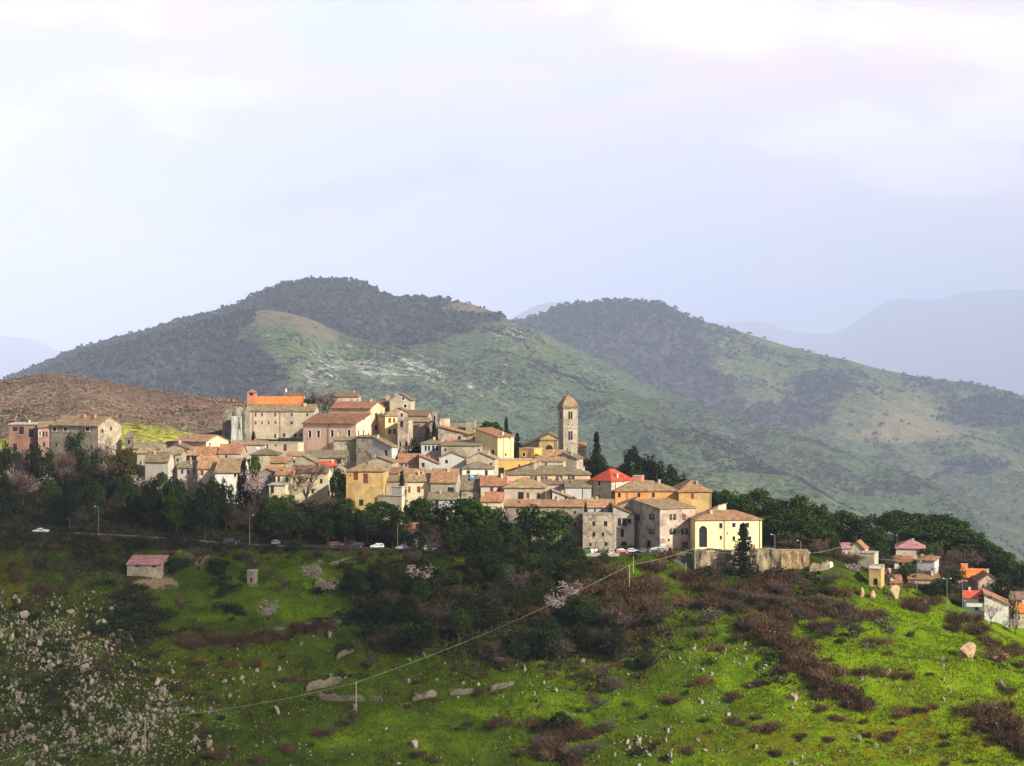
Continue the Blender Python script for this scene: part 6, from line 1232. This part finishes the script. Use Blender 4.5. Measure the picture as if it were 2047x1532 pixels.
def place_small():
    # massive walls
    rs = m_wall('retaining_rock', (0.255, 0.205, 0.135), 0.5, (0.13, 0.10, 0.07), 1.1)
    rough_wall('rocky retaining wall with dark cracks under the yellow villa', 'retaining_wall', 'wall', 1388, 1500, 1101, 1152, 437, 4.0, rs, 3, 0.25, 3)
    rough_wall('bulging rock wall right of the dark conifer below the villa', 'retaining_wall', 'wall', 1500, 1560, 1098, 1154, 437, 4.0, rs, 5, 0.3, -6)
    rough_wall('ochre masonry wall with dark cracks carrying the road right of the villa', 'retaining_wall', 'wall', 1561, 1617, 1101, 1140, 440, 4.0, m_wall('ochre_masonry', (0.31, 0.225, 0.12), 0.4, (0.16, 0.12, 0.075), 1.0), 7, 0.12, -2)
    rough_wall('ragged stone rampart left of the convent', 'stone_rampart', 'rampart', 446, 494, 818, 884, 581, 6.0, m_wall('rampart_stone', (0.235, 0.215, 0.165), 0.35, (0.16, 0.16, 0.11), 0.8), 11, 1.7, -4)
    rough_wall('smooth grey patch of repaired wall in front of the rampart', 'repaired_wall', 'wall', 464, 482, 832, 880, 577, 1.5, m_wall('repair_render', (0.33, 0.33, 0.30), 0.15), 13, 0.2, -4)
    wall_run([(1618, 1143), (1640, 1141), (1657, 1137)], 2.2, 0.8, 'low ochre stone wall at the top of the right slope', rs)
    wall_run([(1657, 1136), (1660, 1134), (1664, 1132)], 1.4, 0.5, 'white plastered garden wall end above the low ochre wall', M_['white'])
    wall_run([(1172, 1112), (1206, 1113), (1238, 1112)], 0.9, 0.5, 'pale parapet wall along the parking place', M_['stone_pale'], jag=0.05)
    dw = m_wall('dry_stone', (0.14, 0.122, 0.092), 0.4, (0.075, 0.065, 0.05), 1.0)
    for pts, h, lb in [([(520, 1263), (580, 1258)], 0.8, 'low dark end of the terrace wall under the green terrace'), ([(588, 1255), (640, 1249), (686, 1246)], 1.25, 'pale curved dry stone wall below the green terrace'), ([(672, 1318), (690, 1308), (706, 1302)], 1.2, 'short tilted dry stone wall above the power line'), ([(808, 1300), (830, 1308), (850, 1314)], 1.2, 'short dry stone wall left of the cable joint'), ([(612, 1382), (640, 1375), (682, 1362)], 2.0, 'tall broken dry stone wall left of the dead tree'), ([(632, 1396), (680, 1402), (728, 1402)], 1.6, 'long low dry stone wall under the power line'), ([(738, 1400), (764, 1403)], 1.3, 'short stub of dry stone wall right of the lower power pole'), ([(824, 1402), (850, 1396), (872, 1392)], 1.7, 'rounded piece of dry stone wall at the middle of the slope'), ([(900, 1390), (920, 1387), (954, 1385)], 1.4, 'piece of dry stone wall right of the rounded piece'), ([(980, 1382), (1010, 1374), (1026, 1368)], 1.2, 'crumbled rightmost end of the broken dry stone walls'), ([(1100, 1120), (700, 1118)][::-1][:1] + [(660, 1130), (722, 1126)], 0.7, 'thin low wall under the road near the white hatchback'), ([(330, 1172), (356, 1176)], 0.9, 'orange earth bank wall under the white stone shed'), ([(497, 1172), (520, 1176)], 0.8, 'little rubble wall below the stone hut')]:
        wall_run(pts, h * 0.8, 0.7, lb, dw, 'dry_stone_wall', 'wall', 0.22)
    # cars: colour, pixel of centre, foot, depth, heading
    cars = [('saloon', (0.74, 0.74, 0.72), 'white', 82, 1066, 441, 0.0, 'white saloon car on the road at the far left'), ('estate', (0.03, 0.035, 0.05), 'navy', 463, 1086, 443, 0.05, 'dark blue estate car half hidden left of the lamp post'), ('hatch', (0.24, 0.24, 0.33), 'lilac', 551, 1087, 445, 1.5, 'greyish lilac car seen from behind under the left pines'), ('hatch', (0.16, 0.05, 0.06), 'red', 672, 1090, 444, 0.0, 'dull red car under the pines left of the navy car'), ('estate', (0.025, 0.03, 0.06), 'navy2', 712, 1094, 442, 3.14, 'navy blue car just left of the white hatchback'), ('hatch', (0.78, 0.80, 0.80), 'white2', 754, 1097, 440, 3.14, 'white hatchback parked below the pines'), ('saloon', (0.36, 0.40, 0.42), 'silver', 806, 1097, 443, 0.1, 'silver saloon car in front of the arched stone store'), ('hatch', (0.55, 0.56, 0.55), 'pale', 858, 1098, 444, 0.0, 'pale car half lost in shade right of the arched store'),
            ('estate', (0.05, 0.07, 0.075), 'slate', 1203, 1108, 440, 1.57, 'dark slate car nosed in beside the white bins'), ('hatch', (0.42, 0.46, 0.48), 'grey', 1222, 1108, 441, 1.57, 'light grey car between the slate car and the red car'), ('hatch', (0.28, 0.025, 0.06), 'crimson', 1242, 1107, 443, 0.35, 'crimson red car parked in front of the shaded house'), ('saloon', (0.34, 0.38, 0.44), 'bluegrey', 1262, 1106, 444, 0.2, 'blue grey car right of the crimson car'), ('estate', (0.10, 0.11, 0.13), 'dark', 1284, 1103, 441, 1.62, 'dark van like car with a pale roof in front of the big stone house'), ('saloon', (0.06, 0.07, 0.075), 'black', 1306, 1104, 444, 0.3, 'black car before the dark door of the big stone house'), ('hatch', (0.30, 0.42, 0.40), 'green', 1321, 1103, 446, 0.1, 'pale green car at the right end of the parked row'), ('estate', (0.5, 0.58, 0.66), 'skyblue', 1603, 1101, 446, 0.0, 'pale blue car on the wall top right of the villa')]
    for kind, c, cn, x, yb, Y, rz, lb in cars:
        X = (x - CX) / F * Y; make_car(kind, c, cn, (X, Y, float(terrain_z(X, Y)) + 0.07), rz, lb)
    # bins
    for x, c, cn, lb, w in ((1174, (0.03, 0.14, 0.08), 'green_bin', 'green waste container left of the white bins', 1.2), (1184, (0.62, 0.62, 0.56), 'white_bin', 'left one of the two whitish waste bins', 0.85), (1191.5, (0.60, 0.61, 0.52), 'white_bin', 'right one of the two whitish waste bins', 0.85)):
        Y = 441; X = (x - CX) / F * Y; r = empty('waste_bin', (X, Y, float(terrain_z(X, Y)) + 0.06)); tag(r, lb, 'bin', 'waste bins by the parking place'); m = MB(); k = w / 2
        m.add([(-k * .85, -.45, .15), (k * .85, -.45, .15), (k * .85, .45, .15), (-k * .85, .45, .15), (-k, -.55, 1.35), (k, -.55, 1.35), (k, .55, 1.35), (-k, .55, 1.35)], [(0, 3, 2, 1), (4, 5, 6, 7), (0, 1, 5, 4), (1, 2, 6, 5), (2, 3, 7, 6), (3, 0, 4, 7)]); m.build('body', m_plain(cn, c, 0.5, 0.08), r)
        m = MB(); m.tube([(-k - .03, 0, 1.36), (k + .03, 0, 1.36)], 0.56, 14); [None for _ in ()]; m.v = [(a, b_, max(c_, 1.36) if c_ < 1.36 else 1.36 + (c_ - 1.36) * 0.55) for a, b_, c_ in m.v]; m.build('lid', m_plain(cn, c, 0.5, 0.08), r)
        for sx in (-1, 1):
            m = MB(); m.tube([(sx * k * .7 - .05, -.3, .09), (sx * k * .7 + .05, -.3, .09)], .09, 8); m.build('wheel', m_plain('tyre_rubber', (0.02, 0.02, 0.02), 0.8), r)
    # street lamps
    lamp_post(197, 1014, 1072, 439, 'slim street lamp on the left road near the white saloon', -1)
    lamp_post(499, 1031, 1088, 439, 'tall pale street lamp left of the middle pines', 1)
    lamp_post(795, 1048, 1096, 440, 'street lamp beside the arched stone store', 1)
    lamp_post(1549, 1070, 1102, 449, 'leaning lamp post right of the villa', -1)
    lamp_post(1601, 1082, 1102, 448, 'short lamp post on the wall top right of the villa', -1)
    lamp_post(1893, 1158, 1198, 436, 'lamp post with a pale double head in the hamlet', -1, True)
    lamp_post(1924, 1163, 1205, 434, 'thin lamp post left of the white house at the right edge', 1)
    lamp_post(1833, 1124, 1178, 452, 'tall thin lamp post left of the pale green grey house', 1)
    # power line: poles with crossarms, two sagging wires
    poles = [(290, 1437, 1507, 'wooden power pole among the rocks at the lower left'), (712, 1366, 1432, 'wooden power pole below the broken dry stone walls'), (1258, 1131, 1190, 'wooden power pole at the right side of the gully'), (1389, 1097, 1152, 'tall power pole at the left end of the villa wall')]
    tops = []
    for x, yt, yb, lb in poles:
        g = ground_at(x, yb); zt = -(yt - CY) / F * g.y; h = zt - g.z; r = empty('power_pole', g); tag(r, lb, 'power pole', 'poles of the power line'); m = MB(); m.tube([(0, 0, -0.6), (0, 0, h + 0.2)], [0.16, 0.11], 8); m.build('pole', M_WOODPOLE, r); m = MB(); m.box(-0.06, 0.06, -0.75, 0.75, h - 0.12, h); m.build('crossarm', M_WOODPOLE, r)
        for sy in (-0.6, 0.6): m = MB(); m.lathe((0, sy, h), [(0.05, 0), (0.07, 0.06), (0.04, 0.16)], 8); m.build('insulator', M_WFRAME, r)
        tops.append(Vector((g.x, g.y, zt + 0.16)))
    for x, yt, yb, lb in [(1266, 1112, 1146, 'bare wooden pole just behind the gully power pole'), (1371, 1126, 1162, 'short bare pole left of the tall villa power pole'), (1018, 1092, 1112, 'short bare pole in the gully below the road')]:
        g = ground_at(x, yb); h = -(yt - CY) / F * g.y - g.z; r = empty('wooden_post', g); tag(r, lb, 'post'); m = MB(); m.tube([(0, 0, -0.5), (0, 0, h)], [0.14, 0.10], 8); m.build('pole', M_WOODPOLE, r); m = MB(); m.lathe((0, 0, h), [(0.12, 0), (0.13, 0.05), (0.02, 0.14)], 8); m.build('cap', M_METAL, r)
    pts = [P(-90, 1545, 318)] + tops + [P(1540, 1103, 436), P(1680, 1094, 452), P(1800, 1120, 470)]
    for k, dy in ((0, -0.6), (1, 0.6)):
        for i, (a, b) in enumerate(zip(pts[:-1], pts[1:])):
            L = (b - a).length; sag = [0.4, 1.0, 1.5, 0.5, 0.9, 1.2, 1.0][i] * (1.12 if k else 1.0); n = max(8, int(L / 3)); o3 = Vector((0, dy, 0)); mb = MB(); q = [a.lerp(b, t / n) + o3 - Vector((0, 0, sag * 4 * (t / n) * (1 - t / n))) for t in range(n + 1)]; c0 = q[0].copy(); mb.tube([v - c0 for v in q], 0.019, 5); o = mb.build('power_cable', M_CABLE); o.location = c0
            where = ['running off the picture at the lower left', 'between the two lower left power poles', 'in the long span over the gully', 'from the gully pole to the villa pole', 'in front of the villa wall', 'from the villa to the hamlet', 'running down into the hamlet'][i]
            tag(o, ('upper' if k == 0 else 'lower') + ' grey power cable ' + where, 'cable', 'cables of the power line')
    # roadside guard rail on the left
    r = empty('guard_rail', P(150, 1070, 436.8)); r.location.z = float(terrain_z(r.location.x, r.location.y)); tag(r, 'low metal guard rail along the left road', 'guard rail'); Q = []
    for u in np.arange(150, 432, 7.0):
        X = (u - CX) / F * 436.8; Q.append(Vector((X, 436.8, float(terrain_z(X, 436.8)))) - r.location)
    m = MB(); m.tube([q + Vector((0, 0, 0.7)) for q in Q], 0.09, 6); m.build('rail', M_METAL, r)
    for q in Q[::3]: m = MB(); m.box(q.x - .05, q.x + .05, 0.16, 0.26, q.z - .3, q.z + .7); m.build('post', M_METAL, r)
    # details that sit on the houses
    g = P(945, 961, 494); r = empty('water_tank', g); tag(r, 'blue water tank lying on a tiled roof in the middle of the town', 'water tank'); m = MB(); m.tube([(-0.75, 0, .55), (0.75, 0, .55)], [0.6, 0.6], 14); m.build('tank', m_plain('blue_plastic', (0.04, 0.20, 0.42), 0.5, 0.1), r); m = MB(); m.box(-.6, .6, -.45, .45, -.7, .06); m.build('cradle', M_METAL, r); m = MB(); m.lathe((0, 0, 1.12), [(.22, 0), (.22, .12), (.05, .16)], 10); m.build('cap', M_WFRAME, r)
    B = tw['B']; zt = B.zat(B.W / 2, B.D / 2, 795); c = B.world(B.W / 2, B.D / 2); root = tw['obj']
    Mi = (Matrix.Translation((B.p0.x, B.p0.y, tw['basez'])) @ Matrix.Rotation(B.th, 4, 'Z')).inverted()
    cl = Mi @ Vector((c.x, c.y, zt + 0.3)); m = MB(); m.tube([cl, cl + Vector((0, 0, 2.3))], 0.13, 6); m.box(cl.x - .5, cl.x + .5, cl.y - .05, cl.y + .05, cl.z + 1.35, cl.z + 1.52); m.lathe(tuple(cl), [(.35, -.2), (.3, .15), (.1, .3)], 8); m.build('cross', m_plain('iron', (0.05, 0.05, 0.05), 0.6), root)
    s_, z_, mp, _ = B.hit('F', 1142, 888); rad = 5.0 * mp; m = MB(); n = 22; z0 = z_ - tw['basez']
    for kk in range(n):
        a0, a1 = 2 * math.pi * kk / n, 2 * math.pi * (kk + 1) / n; r0, r1 = rad * 0.72, rad * 1.05
        q = [(s_ + rr * math.cos(a), yy, z0 + rr * math.sin(a)) for yy in (-0.10, 0.02) for a, rr in ((a0, r0), (a1, r0), (a1, r1), (a0, r1))]; m.add(q, [(0, 1, 2, 3), (7, 6, 5, 4), (0, 4, 5, 1), (3, 2, 6, 7)])
    ck = m.build('clock', M_['stone'], root); m = MB(); m.box(s_ - .05, s_ + .05, -.09, -.06, z0, z0 + rad * .7); m.box(s_, s_ + rad * .5, -.092, -.062, z0 - .04, z0 + .04); m.build('clock_hands', M_DARK, ck)
    # string courses and cornice of the tower
    for py, nm in ((839, 'string_course'), (857, 'string_course'), (817, 'cornice')):
        zz = B.zat(0, 0, py) - tw['basez']; e = 0.14 if nm != 'cornice' else 0.26; m = MB(); m.box(-e, B.W + e, -e, B.D + e, zz - 0.14, zz + 0.14); m.build(nm, M_['stone'] if nm != 'cornice' else M_['stone_dark'], root)
    # pilasters and cornice on the church front
    B = ch_['B']; zb = B.zb - ch_['basez']; zt = B.ze - ch_['basez']
    for px in (1046.5, 1075, 1112, 1149):
        s_, _, _, _ = B.hit('F', px, 900); m = MB(); m.box(s_ - .45, s_ + .45, -.22, -0.02, zb, zt + (2.0 if 1060 < px < 1140 else -.1)); m.build('pilaster', M_['stone'], ch_['obj'])
    z2 = B.zat(0, 0, 880) - ch_['basez']; s0 = B.hit('F', 1075, 880)[0]; s1 = B.hit('F', 1112, 880)[0]; m = MB(); m.box(s0 - .6, s1 + .6, -.34, -.23, z2 - .2, z2 + .2); m.build('cornice', M_['stone_dark'], ch_['obj'])
    # white parapet on the gatehouse, balcony of the shaded house
    r = [q for q in DEFERRED if q['label'].startswith('ochre gatehouse')][0]; B = r['B']; z0 = B.ze - r['basez']; m = MB(); m.box(0.1, B.W - .1, 0.05, 0.3, z0 + .23, z0 + .95); m.build('parapet', M_['white'], r['obj'])
    r = [q for q in DEFERRED if q['label'].startswith('shaded house')][0]; B = r['B']; s_, z_, mp, _ = B.hit('F', 1244, 1053); z0 = z_ - r['basez']; m = MB(); m.box(s_ - 1.8, s_ + 1.8, -1.0, -0.02, z0 - .1, z0 + .05); bal = m.build('balcony', M_['grey'], r['obj']); m = MB()
    for kk in range(10): x = s_ - 1.75 + 3.5 * kk / 9; m.box(x - .02, x + .02, -.97, -.93, z0 + .05, z0 + .95)
    m.box(s_ - 1.8, s_ + 1.8, -.98, -.92, z0 + .951, z0 + 1.0); m.build('railing', M_DARK, bal)
    r = wh; B = r['B']; z0 = B.zat(0, 0, 1212) - r['basez']; m = MB(); m.box(-5.0, -0.6, -1.3, -0.3, z0 - .12, z0 + .05); bal = m.build('balcony', M_['white'], r['obj']); m = MB(); m.box(-5.0, -.6, -1.3, -1.24, z0 + .051, z0 + .9); m.build('railing', M_['white'], bal)
    # pergola on the white flat house
    r = empty('roof_pergola', P(555, 885, 556)); tag(r, 'dark roof pergola standing on the flat white house', 'pergola'); mm = M_DARK
    for x in (0.3, 4.0):
        for y in (0.3, 2.6): m = MB(); m.box(x - .07, x + .07, y - .07, y + .07, -.1, 1.3); m.build('post', mm, r)
    m = MB(); m.box(0, 4.3, 0, 2.9, 1.3, 1.48); [m.box(x, x + .12, -.3, 3.2, 1.483, 1.6) for x in np.arange(0.1, 4.3, .6)]; m.build('roof', mm, r)
    # lone round trees on the bare summit shoulder
    for i, (x, yt, yb, w) in enumerate([(868, 597, 609, 10), (880, 596, 609, 13), (896, 596, 608, 13), (914, 598, 609, 12), (932, 603, 610, 5), (940, 604, 611, 5), (914, 612, 623, 8), (968, 611, 617, 5), (960, 611, 616, 4), (858, 599, 609, 12)]):
        Y = 6400 if yt < 611 else 6250; wm = w / F * Y; h = (yb - yt) / F * Y; z = -(yb - CY) / F * Y; cm, tm = tree_meshes('round', i % 3); o = empty('round_tree', ((x - CX) / F * Y, Y, z - 3)); o.scale = (wm / 8.6, wm / 8.6, (h + 3) / 10); c = bpy.data.objects.new('crown', cm); COL.objects.link(c); c.parent = o; t = bpy.data.objects.new('trunk', tm); COL.objects.link(t); t.parent = o
        tag(o, None, 'tree', 'lone trees on the bare summit shoulder'); VIEW.append((o, 'lone', x, yt, None, 'lone trees on the bare summit shoulder'))

# ------------------------------------------------------------------ what stands where, in words
MARKS = [('the terracotta ruin', 45, 870), ('the left stone farmhouse', 160, 870), ('the domed turret', 257, 880), ('the cream barn', 400, 885), ('the white house with the two tone roof', 455, 945), ('the convent wing', 560, 850), ('the pink church', 660, 865), ('the bright yellow block', 782, 860), ('the ochre house', 730, 960), ('the yellow striped house', 1000, 890), ('the bell tower', 1140, 860), ('the beige hip roofed house', 1045, 985), ('the scarlet roofed house', 1220, 965), ('the long terracotta house', 1310, 985), ('the big stone house', 1340, 1050), ('the yellow villa', 1460, 1065), ('the rocky retaining wall', 1440, 1125), ('the square stone tower house', 1195, 1060), ('the arched stone store', 820, 1075), ('the white hatchback', 754, 1091), ('the white saloon', 82, 1060), ('the white stone shed', 290, 1135), ('the stone hut', 502, 1155), ('the green terrace', 590, 1190), ('the gully power pole', 1258, 1160), ('the lower power pole', 712, 1400), ('the parking place', 1240, 1103), ('the ochre gatehouse', 1750, 1155), ('the flat beige block', 1735, 1120), ('the pale green grey house', 1852, 1135), ('the orange villa', 1940, 1155), ('the white house at the right edge', 1990, 1215), ('the purple brown hip roof', 1820, 1095), ('the left lamp post', 197, 1045), ('the middle lamp post', 499, 1060), ('the tall cypress', 488, 960), ('the golden tree', 243, 925), ('the broad umbrella pine', 1585, 1050), ('the tall pale bare tree', 1040, 1165), ('the pink almond tree', 840, 1155), ('the almond under the power line', 1112, 1220), ('the long red roof', 1090, 1010)]
KINDW = dict(umbrella='dark umbrella pine', round='dark rounded tree', golden='golden tree', green='leafy green tree', cypress='dark cypress', fir='dark fir', bare='grey bare tree', bare_red='reddish bare tree', blossom='pale almond tree', bramble='brown bush', shrub='dark shrub', olive='pale shrub', lone='lone round tree')
ORD = ['first', 'second', 'third', 'fourth', 'fifth', 'sixth', 'seventh', 'eighth', 'ninth', 'tenth', 'eleventh', 'twelfth']
def name_plants():
    pend = {}
    for o, k, x, y, lb, grp in VIEW:
        if lb: o['label'] = lb; continue
        if k == 'lone': pend.setdefault(('lone round tree', 'on the pale bare shoulder of the main mountain'), []).append((x, y, o)); continue
        best = min(MARKS, key=lambda m: (m[1] - x) ** 2 + ((m[2] - y) * 1.3) ** 2); dx, dy = x - best[1], y - best[2]
        if abs(dx) > abs(dy) * 1.2: rel = 'right of' if dx > 0 else 'left of'
        else: rel = 'below' if dy > 0 else 'above'
        pend.setdefault((KINDW[k], rel + ' ' + best[0]), []).append((x, y, o))
    for (kw, where), L in pend.items():
        L.sort(key=lambda t: t[0])
        for i, (x, y, o) in enumerate(L): o['label'] = f'{kw} {where}' if len(L) == 1 else f'{ORD[min(i, 11)]} {kw} from the left {where}'
        if len(L) == 1 and 'group' not in L[0][2]: pass

def build_haze():
    mb = MB(); mb.box(-45000, 45000, -900, 80000, -1100, 4400); o = mb.build('haze', None); m = bpy.data.materials.new('haze_air'); m.use_nodes = True; nt = m.node_tree; nt.nodes.clear(); out = nt.nodes.new('ShaderNodeOutputMaterial'); v = nt.nodes.new('ShaderNodeVolumePrincipled'); v.inputs['Color'].default_value = (0.60, 0.70, 0.99, 1); v.inputs['Density'].default_value = 0.000042; v.inputs['Anisotropy'].default_value = -0.3
    nt.links.new(v.outputs[0], out.inputs['Volume']); o.data.materials.append(m); tag(o, 'thin blue air haze over the whole valley', 'haze', kind='stuff')

def build_cloud():
    """an unseen cloud inferred from its shade, high to the right behind the viewer; puffs laid out to dim the left and middle of the slope"""
    rng = np.random.default_rng(12); bm = bmesh.new(); bmesh.ops.create_icosphere(bm, subdivisions=2, radius=1.0); V0 = np.array([v.co[:] for v in bm.verts]); F0 = np.array([[v.index for v in f.verts] for f in bm.faces]); bm.free(); C, Rr = [], []
    while len(C) < 150:
        u = rng.uniform(-350, 1250); Y = rng.uniform(318, 505); X = (u - CX) / F * Y
        k = (1 - sstep(640, 1160, u)) * (1 - sstep(452, 500, Y + sstep(380, 700, u) * 45)) * (0.72 + 0.6 * fbm(np.array([X / 45]), np.array([Y / 30]), 2, 6)[0])
        k = k * (1 - 0.5 * (1 - sstep(380, 520, u)) * (1 - sstep(385, 410, Y)))
        if rng.uniform() < k: g = Vector((X, Y, float(terrain_raw(X, Y)))) + SUN * (2800 + rng.uniform(-25, 25)); C.append(g[:]); Rr.append(rng.uniform(4.0, 8.5))
    C = np.array(C); Rr = np.array(Rr); n = len(C); c0 = C.mean(0); V = (V0[None] * (Rr[:, None, None] * (1 + 0.18 * rng.uniform(-1, 1, (n, len(V0), 1)))) + (C - c0)[:, None, :]).reshape(-1, 3); Fc = (F0[None] + (np.arange(n) * len(V0))[:, None, None]).reshape(-1, 3)
    o = link_mesh('cloud', np_mesh('cloud', V, Fc, True), None, m_plain('cloud_white', (0.85, 0.86, 0.9), 1.0, 0.02, 0.0)); o.location = Vector(c0); tag(o, 'unseen white cloud laid out to shade the left of the slope', 'cloud', kind='structure')

# ------------------------------------------------------------------ build everything, large first
build_land(); build_mountains()
for r in DEFERRED: build_house(r)
place_plants(); place_rocks(); place_cover(); place_small(); name_plants(); build_cloud(); build_haze()
